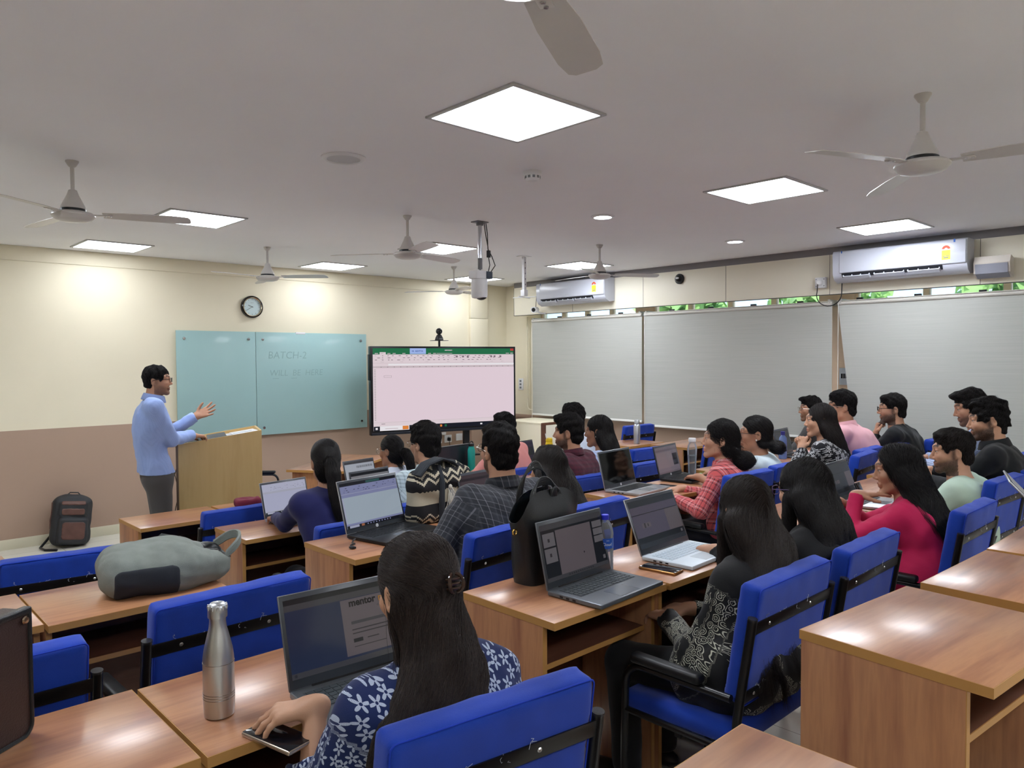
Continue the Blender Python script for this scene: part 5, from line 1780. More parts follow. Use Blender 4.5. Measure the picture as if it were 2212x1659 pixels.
def head_field(F, C, R, fem, s=1.0):
    def q(x, y, z):
        return C + R @ (V3(x, y, z) * s)
    E = lambda c, r, k=0.012, mode='u', RR=None: F.ell(q(*c), np.array(r) * s, R if RR is None else RR, k, mode)
    K = lambda a, b, ra, rb=None, k=0.01, mode='u': F.cap(q(*a), q(*b), ra * s, (rb or ra) * s, k, mode)
    E((0, -0.012, 0.035), (0.074, 0.096, 0.084), 0)
    E((0, 0.030, -0.028), (0.060, 0.066, 0.082), 0.03)
    jw = 0.043 if fem else 0.049
    for sx in (-1, 1):
        K((sx * jw, 0.010, -0.066), (sx * 0.014, 0.070, -0.103), 0.019, 0.016, 0.025)
        K((sx * 0.052, 0.0, 0.0), (sx * jw, 0.010, -0.068), 0.018, 0.017, 0.025)
        E((sx * 0.036, 0.066, -0.022), (0.024, 0.022, 0.022), 0.02)
        K((sx * 0.010, 0.088, 0.032), (sx * 0.046, 0.070, 0.034), 0.0085 if fem else 0.0105, None, 0.018)
    E((0, 0.078, -0.103), (0.020, 0.017, 0.016), 0.018)
    for sx in (-1, 1):
        E((sx * 0.031, 0.101, 0.009), (0.019, 0.014, 0.011), 0.012, 's')
    # nose
    nt_ = 0.105 if fem else 0.109
    K((0, 0.088, 0.022), (0, nt_, -0.022), 0.0078, 0.0092, 0.010)
    E((0, nt_ + 0.003, -0.028), (0.0110, 0.0108, 0.0092), 0.006)
    for sx in (-1, 1):
        E((sx * 0.0115, 0.098, -0.034), (0.0075, 0.0105, 0.0072), 0.006)
    # mouth
    K((-0.017, 0.089, -0.062), (0.017, 0.089, -0.062), 0.0075, None, 0.006)
    E((0, 0.094, -0.059), (0.012, 0.008, 0.006), 0.005)
    K((-0.013, 0.090, -0.074), (0.013, 0.090, -0.074), 0.0085, None, 0.006)
    K((-0.022, 0.100, -0.0675), (0.022, 0.100, -0.0675), 0.0022, None, 0.003, 's')
    # lids and ears
    for sx in (-1, 1):
        E((sx * 0.031, 0.0785, 0.0165), (0.0165, 0.0142, 0.0085), 0.004)
        E((sx * 0.031, 0.078, 0.0015), (0.0155, 0.0130, 0.0065), 0.004)
        Re = R @ rot(sx * -18, -10, 0)
        E((sx * 0.076, -0.016, -0.004), (0.0085, 0.019, 0.032), 0.006, 'u', Re)
        E((sx * 0.083, -0.010, 0.0), (0.005, 0.011, 0.019), 0.004, 's', Re)
        E((sx * 0.072, -0.006, -0.030), (0.007, 0.009, 0.010), 0.005)


def skin_colors(V, C, R, s, skin, beard, lips, browd, hairc, fem, style):
    q = ((V - C) @ R) / s
    n = len(V)
    c = np.tile(np.array(lin(*skin)[:3]), (n, 1))
    r = np.random.default_rng(5)
    c *= (1 + 0.03 * np.sin(V[:, :1] * 90) * np.sin(V[:, 2:3] * 70 + 1))
    x, y, z = np.abs(q[:, 0]), q[:, 1], q[:, 2]
    head = (np.linalg.norm(q, axis=1) < 0.16)
    def blend(m, col):
        m = np.clip(m, 0, 1)[:, None]
        c[:] = c * (1 - m) + np.array(col) * m
    hc = np.array(lin(*hairc)[:3])
    blush = np.exp(-(((x - 0.04) / 0.022) ** 2 + ((z + 0.03) / 0.022) ** 2)) * (y > 0.03) * 0.18
    blend(blush, np.array(lin(*skin)[:3]) * np.array([1.12, 0.86, 0.82]))
    m = np.exp(-((x / 0.021) ** 4 + ((z + 0.0675) / 0.0115) ** 4)) * (y > 0.075)
    blend(m * 0.85, lin(*lips)[:3])
    bz = 0.036 + 0.006 * np.sin(np.clip((x - 0.01) / 0.04, 0, 1) * 2.6)
    m = np.exp(-((z - bz) / (0.0052 if fem else 0.0070)) ** 2) * (x > 0.009) * (x < 0.052) * (y > 0.045)
    blend(m * browd, hc)
    m = np.exp(-(((x - 0.031) / 0.015) ** 2 + ((z - 0.009) / 0.009) ** 2)) * (y > 0.06)
    blend(m * 0.22, np.array(lin(*skin)[:3]) * 0.5)
    if beard > 0:
        cheek = -0.030 - 0.55 * np.clip(y, 0, 0.1) * 0.55
        m = 1 / (1 + np.exp(-(cheek - z) / 0.006))
        m = m * (z > -0.135) * (y > -0.012) * (np.linalg.norm(q - np.array([0, 0.02, -0.03]), axis=1) < 0.135)
        lipm = np.exp(-((x / 0.020) ** 4 + ((z + 0.0675) / 0.011) ** 4)) * (y > 0.07)
        nose = np.exp(-((x / 0.022) ** 4 + ((z + 0.026) / 0.018) ** 4)) * (y > 0.085)
        m = m * (1 - lipm) * (1 - nose)
        mus = np.exp(-((x / 0.030) ** 4 + ((z + 0.0510) / 0.0068) ** 4)) * (y > 0.07)
        side = np.exp(-((y - 0.008) / 0.016) ** 2) * (x > 0.05) * (z < 0.02) * (z > -0.06)
        m = np.maximum(np.maximum(m, mus), side * 0.9) * head
        blend(m * beard * (0.85 + 0.15 * r.random(n)), hc)
    scalp = 1 / (1 + np.exp(-((z - 0.062) - 0.9 * np.maximum(y - 0.03, 0) * (1 if fem else 0.6) + 0.9 * np.maximum(-y - 0.0, 0)) / 0.006)) * head
    blend(scalp, hc * 1.2)
    return c


def ribbons(paths, rad, tone, name, mat_, parent=None):
    """strands: paths (n, m, 3); three-sided tubes in one mesh"""
    n, m, _ = paths.shape
    T = np.gradient(paths, axis=1)
    T /= np.linalg.norm(T, axis=2, keepdims=True) + 1e-9
    ref = np.random.default_rng(2).normal(size=(n, 1, 3))
    U = np.cross(T, ref)
    U /= np.linalg.norm(U, axis=2, keepdims=True) + 1e-9
    Wv = np.cross(T, U)
    taper = np.interp(np.linspace(0, 1, m), [0, 0.1, 0.7, 1], [0.6, 1, 0.9, 0.15])[None, :, None]
    R = rad[:, None, None] * taper
    ring = [paths + R * (math.cos(a) * U + math.sin(a) * Wv) for a in (0, 2.094, 4.189)]
    V = np.stack(ring, 2).reshape(-1, 3)
    base = (np.arange(n)[:, None, None] * m + np.arange(m - 1)[None, :, None]) * 3
    k = np.arange(3)[None, None]
    F = np.stack([base + k, base + (k + 1) % 3, base + 3 + (k + 1) % 3, base + 3 + k], -1).reshape(-1, 4)
    col = np.repeat(tone, m * 3, axis=0)
    return V, F, col


SHADE = {'black': (24, 21, 21), 'brown': (40, 30, 25), 'dark': (30, 26, 25)}


def make_hair(root, C, R, s, style, fem, hairc, spec, seed, nstr, h=0.006):
    """hair as an implicit cap and masses with thousands of strands combed over it"""
    r = np.random.default_rng(seed)
    def q(x, y, z):
        return C + R @ (V3(x, y, z) * s)
    vol = spec.get('vol', 0.0)
    lo = C - V3(0.24, 0.30, spec.get('drop', 0.25) + 0.12)
    hi = C + V3(0.24, 0.24, 0.20)
    F = Field(lo, hi, h)
    E = lambda c, rr, k=0.012, mode='u': F.ell(q(*c), np.array(rr) * s, R, k, mode)
    short = style in ('short', 'crop', 'quiff', 'curly')
    top = {'short': 0.012, 'crop': 0.006, 'quiff': 0.016, 'curly': 0.018}.get(style, 0.008) + vol
    E((0, -0.014, 0.036 + top * 0.4), (0.080 + vol * 0.6, 0.102 + vol * 0.4, 0.086 + top), 0)
    if style in ('short', 'quiff', 'curly'):
        E((0, 0.045, 0.10), (0.058, 0.045, 0.026 + vol), 0.02)
    if short:
        E((0, -0.055, -0.035), (0.062, 0.050, 0.055), 0.02)
    else:
        E((0, -0.045, -0.02), (0.074, 0.066, 0.080), 0.02)
    if style == 'quiff':
        E((0, 0.075, 0.105), (0.05, 0.04, 0.022), 0.02)
    # clear the face
    if short:
        E((0, 0.092, -0.030), (0.074, 0.078, 0.092), 0.010, 's')
        for sx in (-1, 1):
            E((sx * 0.085, 0.030, -0.060), (0.035, 0.052, 0.070), 0.010, 's')
            E((sx * 0.090, -0.016, -0.012), (0.028, 0.026, 0.040), 0.006, 's')
        F.plane(q(0, -0.03, -0.088 if style != 'crop' else -0.07), -(R @ V3(0, 0.25, 1)))
    else:
        E((0, 0.100, -0.030), (0.066, 0.078, 0.100), 0.010, 's')
        if style in ('pony', 'bun', 'half'):
            for sx in (-1, 1):
                E((sx * 0.085, 0.030, -0.060), (0.034, 0.050, 0.062), 0.010, 's')
                E((sx * 0.090, -0.016, -0.012), (0.028, 0.024, 0.036), 0.006, 's')
            if style != 'half':
                F.plane(q(0, -0.03, -0.098), -(R @ V3(0, 0.25, 1)))
    tie = q(*spec.get('tie', (0, -0.115, 0.0)))
    down = V3(*spec.get('fall', (0, -0.10, -1)))
    L = spec.get('len', 0.3)
    back = spec.get('back', 0.05)
    knots = []
    if style == 'pony':
        F.ell(tie, (0.022, 0.022, 0.02), None, 0.02)
        P = tie
        rr = spec.get('tr', 0.032)
        bk = R @ V3(0, -1, 0)
        rad_ = [0.7, 0.95, 1.0, 0.95, 0.85, 0.65, 0.35]
        for j in range(6):
            d = unit(down * (0.35 + 0.5 * j) + bk * max(0, 0.75 - 0.55 * j))
            P2 = P + d * L / 6
            F.cap(P, P2, rr * rad_[j], rr * rad_[j + 1], 0.02)
            P = P2
    elif style == 'bun':
        F.ell(tie, np.array(spec.get('br', (0.06, 0.05, 0.045))), None, 0.02)
    elif style in ('long', 'half'):
        wdt = spec.get('w', 0.075)
        N_ = 9
        for j in range(N_):
            t0, t1 = j / N_, (j + 1) / N_
            for sx in np.linspace(-1, 1, 5):
                def pt(t):
                    spr = wdt * (0.85 + spec.get('flare', 0.25) * t) if style == 'long' else wdt * (0.38 + (0.3 + spec.get('flare', 0.25)) * min(1, max(0, t - 0.15) * 2.4))
                    t = t * (1 - 0.10 * abs(sx + 0.3) + 0.05 * math.sin(7 * sx))
                    c0 = q(0, -0.060 - 0.012 * (1 - sx * sx), -0.02)
                    if 'start' in spec:
                        st0 = spec['start']
                        f0 = min(1.0, t * L / max(0.02, c0[2] - st0[2]))
                        base_ = c0 * (1 - f0) + st0 * f0 if t * L < c0[2] - st0[2] else st0 + down * (t * L - (c0[2] - st0[2]))
                        return base_ + V3(1, 0, 0) * sx * spr + V3(0, 1, 0) * 0.03 * sx * sx * (1 - t)
                    return c0 + V3(1, 0, 0) * sx * spr + down * L * t + V3(0, -1, 0) * (back * math.sin(min(t * 2.2, 1.57)) + 0.0) + V3(0, 1, 0) * (0.035 * sx * sx) + V3(0, 1, 0) * spec.get('curve', 0.0) * t * t
                kr = 0.040 if style == 'long' else 0.034
                F.cap(pt(t0), pt(t1), kr * (1 - 0.62 * t0), kr * (1 - 0.62 * t1), 0.03)
        for sx in spec.get('front', ()):     # locks falling in front of a shoulder
            P = q(sx * 0.07, 0.02, -0.02)
            for j in range(6):
                P2 = P + V3(sx * 0.006, 0.010, -1) * (L * 0.14)
                F.cap(P, P2, 0.026 - 0.002 * j, 0.024 - 0.002 * j, 0.02)
                P = P2
    if style == 'curly':
        F.ripple(0.010, 120, seed)
    else:
        F.ripple(0.0035 if not short else 0.005, 60 if not short else 110, seed)
    V, Q = F.mesh()
    hc = np.array(lin(*hairc)[:3])
    # strands
    nstr = int(nstr * (2.6 if short else 1.5))
    idx = r.integers(0, len(V), nstr)
    P = V[idx] + r.normal(size=(nstr, 3)) * h * 0.4
    m = spec.get('seg', 7 if short else 10)
    step = (spec.get('slen', 0.030 if short else 0.12)) / m
    crown = q(0.01, -0.05, 0.125)
    partx = spec.get('part', 0.0)
    wave = spec.get('wave', 0.0)
    ph = r.uniform(0, 6.28, nstr)
    jit = r.normal(size=(nstr, 3)) * spec.get('jit', 0.10 if not short else 0.35)
    paths = [P.copy()]
    for j in range(m - 1):
        loc = ((P - C) @ R) / s
        if short:
            d = (P - crown)
            d = d / (np.linalg.norm(d, axis=1, keepdims=True) + 1e-6) + R @ V3(0, 0.25, -0.35)
            if style == 'quiff':
                d += (R @ V3(0.2, 0.5, 0.5))[None] * (loc[:, 1:2] > 0.03) * (loc[:, 2:3] > 0.07)
        else:
            on = np.clip((loc[:, 2:3] + spec.get('brk', 0.05)) / 0.06, 0, 1) * (np.linalg.norm(loc, axis=1, keepdims=True) < 0.17)
            if style in ('pony', 'bun', 'half'):
                dt = tie - P
                dt /= np.linalg.norm(dt, axis=1, keepdims=True) + 1e-6
                if style == 'half':
                    on = np.clip((loc[:, 2:3] + 0.0 + 0.10 * np.abs(loc[:, 0:1]) * 0) / 0.05 + 0.2, 0, 1) * (np.linalg.norm(loc, axis=1, keepdims=True) < 0.17)
                head_d = dt
            else:
                side = np.sign(loc[:, 0:1] - partx)
                head_d = (R @ np.array([[1.0], [-0.35], [0.0]])).T * side * np.clip(loc[:, 2:3] / 0.08, 0, 1) + down[None] * 0.9
            fall = down[None] + V3(1, 0, 0)[None] * (wave * np.sin(P[:, 2:3] * 26 + ph[:, None] * 0.25))
            if style == 'bun':
                a = P - tie
                sw = np.stack([-a[:, 1], a[:, 0], 0.4 * a[:, 0]], 1)
                fall = sw / (np.linalg.norm(sw, axis=1, keepdims=True) + 1e-6)
            d = head_d * on + fall * (1 - on)
        d = d / (np.linalg.norm(d, axis=1, keepdims=True) + 1e-6) + jit
        nrm = F.grad(P)
        d = d - nrm * (d * nrm).sum(1, keepdims=True) * (0.8 if not short else 0.75)
        d /= np.linalg.norm(d, axis=1, keepdims=True) + 1e-6
        P = P + d * step
        sd = F.sample(P)[:, None]
        tgt = (0.0012 + spec.get('loose', 0.0015) * r.random((nstr, 1))) if not short else (0.001 + 0.004 * (j / m) * r.random((nstr, 1)))
        pull = np.clip(sd - tgt, -0.02, 0.02) * (0.9 if not short else 0.6)
        if not short:
            pull = np.where((sd > 0.004) & (F.sample(P - np.array([[0, 0, 0.02]]))[:, None] > 0.012), 0, pull)
        P = P - F.grad(P) * pull
        paths.append(P.copy())
    paths = np.stack(paths, 1)
    rad = r.uniform(0.5, 1.0, nstr) * spec.get('sr', 0.0007 if not short else 0.00055)
    lightf = np.exp(r.normal(size=(nstr, 1)) * 0.28) * (1 + spec.get('streak', 0.5) * (r.random((nstr, 1)) < 0.25))
    tone = hc[None] * lightf
    V2, F2, c2 = ribbons(paths, rad, tone, 'hair', M_hair)
    Vall = np.concatenate([V, V2])
    Fall = np.concatenate([Q, F2 + len(V)])
    call = np.concatenate([np.tile(hc * 0.8, (len(V), 1)), c2])
    return np_mesh('hair', Vall, Fall, [M_hair, M_hbase], root, mi=np.concatenate([np.ones(len(Q), int), np.zeros(len(F2), int)]), col=call)


def person(label, loc, yaw=0.0, crown=(0, 0.06, 1.27), head=(0, 0, 0), fem=False, skin=(150, 106, 80), hair='short', hairc='black', hspec=None, shirt=None, sleeve='long', pants=None, L=None, R=None, beard=0.0, glasses=None, collar=False, build=1.0, hscale=1.0, legs='sit', hem=0.0, h=0.0045, nstr=2200, neckline=0.0, seed=1, mask=False, twist=0.0, hands=('relax', 'relax'), cwidth=1.0):
    t = thing('person', label, 'person', loc, yaw)
    hspec = hspec or {}
    s = hscale
    crown = V3(*crown)
    Rh = rot(*head)
    C = crown - V3(0, 0, 0.128 * s) - Rh @ V3(0, -0.015, 0) * 0
    sit = legs == 'sit'
    N = C + Rh @ V3(0, -0.030, -0.150) * s * 0.5 + V3(0, -0.030, -0.150) * s * 0.5     # base of the neck
    hip = V3(0, -0.08, 0.545) if sit else V3(0, 0, 0.93)
    Tw = rot(twist)
    sw = (0.160 if fem else 0.185) * build
    Sc = N + V3(0, -0.012, -0.038)
    SL, SR = Sc + Tw @ V3(-sw, 0.0, -0.022), Sc + Tw @ V3(sw, 0.0, -0.022)
    la, lb = (0.265, 0.235) if fem else (0.29, 0.255)
    dflt = {'L': dict(w=(-0.13, 0.36, 0.80), pole=(-0.7, -0.3, -0.8), d=(0.35, 1, -0.1), n=(0, 0, -1)), 'R': dict(w=(0.13, 0.36, 0.80), pole=(0.7, -0.3, -0.8), d=(-0.35, 1, -0.1), n=(0, 0, -1))}
    arms = {}
    for sd, spec, S in (('L', L, SL), ('R', R, SR)):
        a = dict(dflt[sd])
        a.update(spec or {})
        W = V3(*a['w'])
        dv = W - S
        if np.linalg.norm(dv) > (la + lb) * 0.995:
            W = S + unit(dv) * (la + lb) * 0.995
        El = elbow_of(S, W, la, lb, V3(*a['pole']))
        arms[sd] = (S, El, W, V3(*a['d']), V3(*a['n']))
    pts = [C + V3(0.13, 0.16, 0.16), C - V3(0.13, 0.16, 0.2), hip - V3(0.25, 0.2, 0.05), hip + V3(0.25, 0.2, 0.1)]
    for sd in 'LR':
        S, El, W, d, n = arms[sd]
        pts += [S + 0.07, S - 0.07, El + 0.07, El - 0.07, W + 0.06, W - 0.06, W + unit(d) * 0.2 + 0.05, W + unit(d) * 0.2 - 0.05]
    lo, hi = np.min(pts, 0) - 0.03, np.max(pts, 0) + 0.03
    fat = build
    tor = []
    for tt, w_, r_ in ((0.0, 0.085 if fem else 0.075, 0.112), (0.2, 0.07, 0.102), (0.42, 0.055 if fem else 0.07, 0.098), (0.64, 0.075 if fem else 0.09, 0.104), (0.82, 0.085 if fem else 0.10, 0.094)):
        c = hip + (Sc - hip) * tt + V3(0, 0.02 if fem and 0.5 < tt < 0.7 else 0.0, 0) - V3(0, 0.035, 0) * math.sin(math.pi * tt)
        tor.append((c, w_ * fat, r_ * (0.9 + 0.1 * fat) * (1 + (fat - 1) * 0.7)))
    # ---- skin
    F = Field(lo, hi, h)
    head_field(F, C, Rh, fem, s)
    nr = (0.049 if fem else 0.058) * (1 + (fat - 1) * 0.5)
    F.cap(C + Rh @ V3(0, -0.022, -0.055) * s, N + V3(0, 0, -0.02), nr * s, nr * 1.08, 0.025)
    F.cap(N + V3(0, -0.01, -0.01), SL * 0.6 + Sc * 0.4 + V3(0, 0, -0.005), 0.040, 0.035, 0.04)
    F.cap(N + V3(0, -0.01, -0.01), SR * 0.6 + Sc * 0.4 + V3(0, 0, -0.005), 0.040, 0.035, 0.04)
    for (c, w_, r_) in tor:
        F.cap(c - Tw @ V3(w_, 0, 0), c + Tw @ V3(w_, 0, 0), r_ * 0.86, None, 0.05)
    ua, fa, wr = (0.040, 0.034, 0.0235) if fem else (0.047, 0.039, 0.0275)
    tips = {}
    for k, sd in enumerate('LR'):
        S, El, W, d, n = arms[sd]
        F.cap(S, El, ua * fat, fa, 0.03)
        F.cap(El, W * 0.35 + El * 0.65, fa, fa * 1.02, 0.015)
        F.cap(W * 0.35 + El * 0.65, W, fa * 1.02, wr, 0.01)
        tips[sd] = add_hand(F, W, d, n, sd, hands[k], 0.94 if fem else 1.04)
    V, Q = F.mesh()
    hc = SHADE.get(hairc, hairc)
    lips = tuple(int(a * b) for a, b in zip(skin, (0.86, 0.62, 0.62))) if fem else tuple(int(a * b) for a, b in zip(skin, (0.78, 0.64, 0.62)))
    col = skin_colors(V, C, Rh, s, skin, beard, lips, 1.0 if not fem else 0.9, hc, fem, hair)
    np_mesh('body', V, Q, M_skin, t, col=col)
    for sx in (-1, 1):
        e = MB()
        ec = C + Rh @ V3(sx * 0.031, 0.0800, 0.0085) * s
        e.ball(ec, 0.0112 * s, 12)
        ic = ec + Rh @ V3(0, 0.0056, 0) * s
        e.ball(ic, 0.0066 * s, 10, 1)
        e.build('eye', [M_eyew, M_iris], t)
    # ---- shirt
    sh = NT
    Fs = Field(np.minimum(lo, hip - V3(0.3, 0.3, 0.2 + hem)), hi, 0.0075)
    ease = 0.016
    for (c, w_, r_) in tor:
        Fs.cap(c - Tw @ V3(w_, 0, 0), c + Tw @ V3(w_, 0, 0), r_ + ease * 0.7, None, 0.06)
    Fs.cap(SL + Tw @ V3(0.02, 0, 0), SR - Tw @ V3(0.02, 0, 0), 0.055 + ease * 0.4, None, 0.05)
    Fs.cap(N + V3(0, -0.012, -0.028), SL * 0.7 + Sc * 0.3, 0.040 + ease * 0.5, 0.048, 0.04)
    Fs.cap(N + V3(0, -0.012, -0.028), SR * 0.7 + Sc * 0.3, 0.040 + ease * 0.5, 0.048, 0.04)
    if hem > 0:
        for sx in (-1, 1):
            Fs.cap(hip + V3(sx * 0.08, -0.02, 0.0), hip + V3(sx * 0.10, 0.10 if sit else 0, -0.02 if sit else -hem), 0.125, 0.12, 0.06)
    for sd in 'LR':
        S, El, W, d, n = arms[sd]
        endt = {'long': 1.0, 'short': None, 'elbow': 0.08, 'three': 0.55}[sleeve]
        ru, rf = ua * fat + ease, fa + ease * 0.75
        if endt is None:
            B = S + (El - S) * 0.62
            Fs.cap(S, B, ru + 0.004, ru + 0.010, 0.035)
            cutp, cutn = B, unit(El - S)
        else:
            Fs.cap(S, El, ru, rf + 0.006, 0.035)
            B = El + (W - El) * (endt * 0.97)
            Fs.cap(El, B, rf + 0.006, (wr + ease * 0.7) if sleeve == 'long' else rf + 0.014, 0.02)
            cutp, cutn = B, unit(W - El)
        def cut(X, Y, Z, p=cutp, nn=cutn):
            return np.where(((X - p[0]) ** 2 + (Y - p[1]) ** 2 + (Z - p[2]) ** 2) < 0.085 ** 2, -((X - p[0]) * nn[0] + (Y - p[1]) * nn[1] + (Z - p[2]) * nn[2]), 1.0)
        Fs.put(cut, cutp - 0.085, cutp + 0.085, 0, 's')
    Fs.ripple(0.0075, 30, seed, (1, 1, 0.8))
    Fs.ripple(0.0032, 70, seed + 5, (1, 1, 0.6))
    if sit and hem == 0:
        Fs.plane(hip + V3(0, 0, -0.085), (0, 0, -1))
    elif not sit:
        Fs.plane(hip + V3(0, 0, 0.03), (0, 0, -1))
    V, Q = Fs.mesh()
    ax0, ax1 = hip, Sc
    uvw = np.zeros((len(V), 3))
    cand = [(ax0, ax1 + (ax1 - ax0) * 0.3, 0.15), (arms['L'][0], arms['L'][1], 0.06), (arms['L'][1], arms['L'][2], 0.06), (arms['R'][0], arms['R'][1], 0.06), (arms['R'][1], arms['R'][2], 0.06)]
    best = np.full(len(V), 1e9)
    for k, (a, b, rr) in enumerate(cand):
        ab = b - a
        tt = np.clip(((V - a) @ ab) / (ab @ ab), 0, 1)
        pr = a + tt[:, None] * ab
        dd = np.linalg.norm(V - pr, axis=1) - rr
        u = unit(ab)
        e1 = unit(np.cross(u, V3(0, 1, 0.01)))
        e2 = np.cross(u, e1)
        w = V - pr
        if k == 0:
            uu = V @ (Tw @ V3(1, 0, 0)) + 0.5 * np.sign((w @ e2)) * 0
        else:
            uu = np.arctan2(w @ e2, w @ e1) * 0.062 + 0.3 * k
            if k in (1, 3):
                dd = np.where((V - a) @ u < 0.035, 1e3, dd)
        vv = ((V - a) @ u) + (0.265 if k in (2, 4) else 0) + 0.37 * (k > 0)
        mk = dd < best
        uvw[mk] = np.stack([uu, vv, np.full(len(V), 0.0)], 1)[mk]
        best = np.where(mk, dd, best)
    so = np_mesh('shirt', V, Q, shirt, t, uvw=uvw)
    if collar:
        axis = unit(C + Rh @ V3(0, -0.02, -0.06) * s - N)
        e1 = unit(np.cross(axis, V3(0, 1, 0)))
        e2 = np.cross(axis, e1)
        Mx = frame(e1, e2, axis, N + axis * 0.002 + V3(0, 0.002, 0))
        cl = MB()
        prof = [(nr * 1.22, -0.012), (nr * 1.16, 0.010), (nr * 1.15, 0.034), (nr * 1.19, 0.037), (nr * 1.30, 0.022), (nr * 1.46, -0.012), (nr * 1.40, -0.016)]
        seg = 28
        vs, fs = [], []
        for (rr, z) in prof:
            for k in range(seg):
                a = math.radians(288) + math.radians(324) * k / (seg - 1)
                fr = (0.5 - 0.5 * math.sin(a)) * 0.014
                vs.append(Mx @ Vector((rr * 1.02 * math.cos(a), rr * 1.08 * math.sin(a), z - fr)))
        for i in range(len(prof) - 1):
            for k in range(seg - 1):
                fs.append((i * seg + k, i * seg + k + 1, (i + 1) * seg + k + 1, (i + 1) * seg + k))
        cl.add(vs, fs)
        co = cl.build('collar', shirt, so, angle=60)
        a = co.data.attributes.new('cloth', 'FLOAT_VECTOR', 'POINT')
        a.data.foreach_set('vector', np.array([[v[0], v[2], 0] for v in cl.v], np.float32).ravel())
    # ---- trousers and shoes
    lo2 = V3(-0.34, -0.32, 0.0)
    hi2 = V3(0.34, 0.62, hip[2] + 0.16)
    Fp = Field(lo2, hi2, 0.011)
    Fp.cap(hip - V3(0.07, 0, 0.0), hip + V3(0.07, 0, 0.0), 0.115 * fat, None, 0.05)
    for sx in (-1, 1):
        hp = hip + V3(sx * 0.09, 0, -0.02)
        if sit:
            kn, an = V3(sx * 0.115, 0.345, 0.475), V3(sx * 0.115, 0.33, 0.09)
        else:
            kn, an = V3(sx * 0.10, 0.03, 0.50), V3(sx * 0.10, -0.01, 0.08)
        Fp.cap(hp, kn, 0.092 * fat, 0.066, 0.05)
        Fp.cap(kn, an, 0.066, 0.052, 0.03)
        sh_ = MB()
        sh_.ball((an[0], an[1] + 0.06, 0.038), (0.045, 0.13, 0.038), 16)
        sh_.build('shoe', M_shoe, t)
    Fp.plane(V3(0, 0, 0.075), (0, 0, -1))
    if sit:
        Fp.plane(V3(0, 0, 0.455), (0, 0, -1)) if False else None
    Fp.ripple(0.004, 28, seed + 3)
    np_mesh('trousers', *Fp.mesh(), pants or M_pants, t)
    if not sit:
        bl = MB()
        cz = hip + V3(0, 0, 0.018)
        ring = [(0.188 * math.cos(a), 0.122 * math.sin(a)) for a in np.linspace(0, 2 * math.pi, 40, endpoint=False)]
        n_ = len(ring)
        vs = [tuple(cz + V3(x * k_, y * k_, z)) for (k_, z) in ((1.0, -0.018), (1.02, -0.018), (1.02, 0.018), (1.0, 0.018)) for (x, y) in ring]
        fs = [(j * n_ + i, j * n_ + (i + 1) % n_, (j + 1) % 4 * n_ + (i + 1) % n_, (j + 1) % 4 * n_ + i) for j in range(4) for i in range(n_)]
        bl.add(vs, fs)
        bl.build('belt', M_shoe, t)
    # ---- hair
    if hair:
        if hair in ('long', 'half') and 'fall' not in hspec:
            hspec['fall'] = tuple(unit((hip + V3(hspec.get('fx', 0.0), -0.120, 0.12)) - (N + V3(0, -0.088, 0.02))))
            hspec['start'] = N + V3(0, -0.088, 0.02)
        make_hair(t, C, Rh, s, hair, fem, hc, hspec, seed, nstr)
        if hair == 'pony' or hspec.get('clip'):
            tie = C + Rh @ V3(*hspec.get('tie', (0, -0.115, 0.0))) * s
            ringm = MB()
            if hspec.get('clip'):
                for kx in (-1, 1):
                    ringm.tube([tuple(tie + Rh @ V3(kx * 0.004 + kx * 0.013 * math.sin(a), -0.010 - 0.012 * math.sin(a), 0.020 * math.cos(a))) for a in np.linspace(0.15, 3.0, 9)], 0.0042, 8)
                for kz in (-0.010, 0.0, 0.010):
                    ringm.tube([tuple(tie + Rh @ V3(0.016 * math.cos(a), -0.008 - 0.014 * math.sin(a), kz)) for a in np.linspace(0, math.pi, 9)], 0.003, 6)
                ringm.build('claw_clip', hspec.get('tiem', M_blackpl), t)
            else:
                ringm.tube([tuple(tie + (Rh @ V3(0.021 * math.cos(a), -0.012, 0.021 * math.sin(a)))) for a in np.linspace(0, 6.283, 18, endpoint=False)], 0.006, 8, closed=True)
                ringm.build('hair_tie', hspec.get('tiem', M_blackpl), t)
    # ---- glasses
    if glasses:
        gm = MB()
        fm = glasses
        for sx in (-1, 1):
            lp = []
            for a in np.linspace(0, 2 * math.pi, 20, endpoint=False):
                ca, sa = math.cos(a), math.sin(a)
                x = sx * 0.032 + 0.024 * math.copysign(abs(ca) ** 0.6, ca)
                z = 0.006 + 0.018 * math.copysign(abs(sa) ** 0.7, sa)
                lp.append(tuple(C + Rh @ V3(x, 0.112 - 0.10 * max(0, abs(x) - 0.03), z) * s))
            gm.tube(lp, 0.0018, 6, closed=True)
            gm.tube([tuple(C + Rh @ V3(*p_) * s) for p_ in ((sx * 0.056, 0.108, 0.012), (sx * 0.073, 0.095, 0.012), (sx * 0.080, 0.02, 0.010), (sx * 0.080, -0.018, 0.004), (sx * 0.078, -0.03, -0.012))], 0.0018, 6)
        gm.tube([tuple(C + Rh @ V3(*p_) * s) for p_ in ((-0.009, 0.114, 0.012), (0, 0.116, 0.015), (0.009, 0.114, 0.012))], 0.0018, 6)
        gm.build('glasses', fm, t)
    if fem and hspec.get('earring'):
        for sx in (-1, 1):
            MB().ball(C + Rh @ V3(sx * 0.081, -0.002, -0.034) * s, 0.006, 10).build('earring', mat('pearl', (230, 226, 216), 0.2), t)
    return t, arms, C, Rh, tips


M_pants = cloth_plain('dark_trousers', (34, 35, 40))
M_pants_black = cloth_plain('black_trousers', (16, 16, 18))

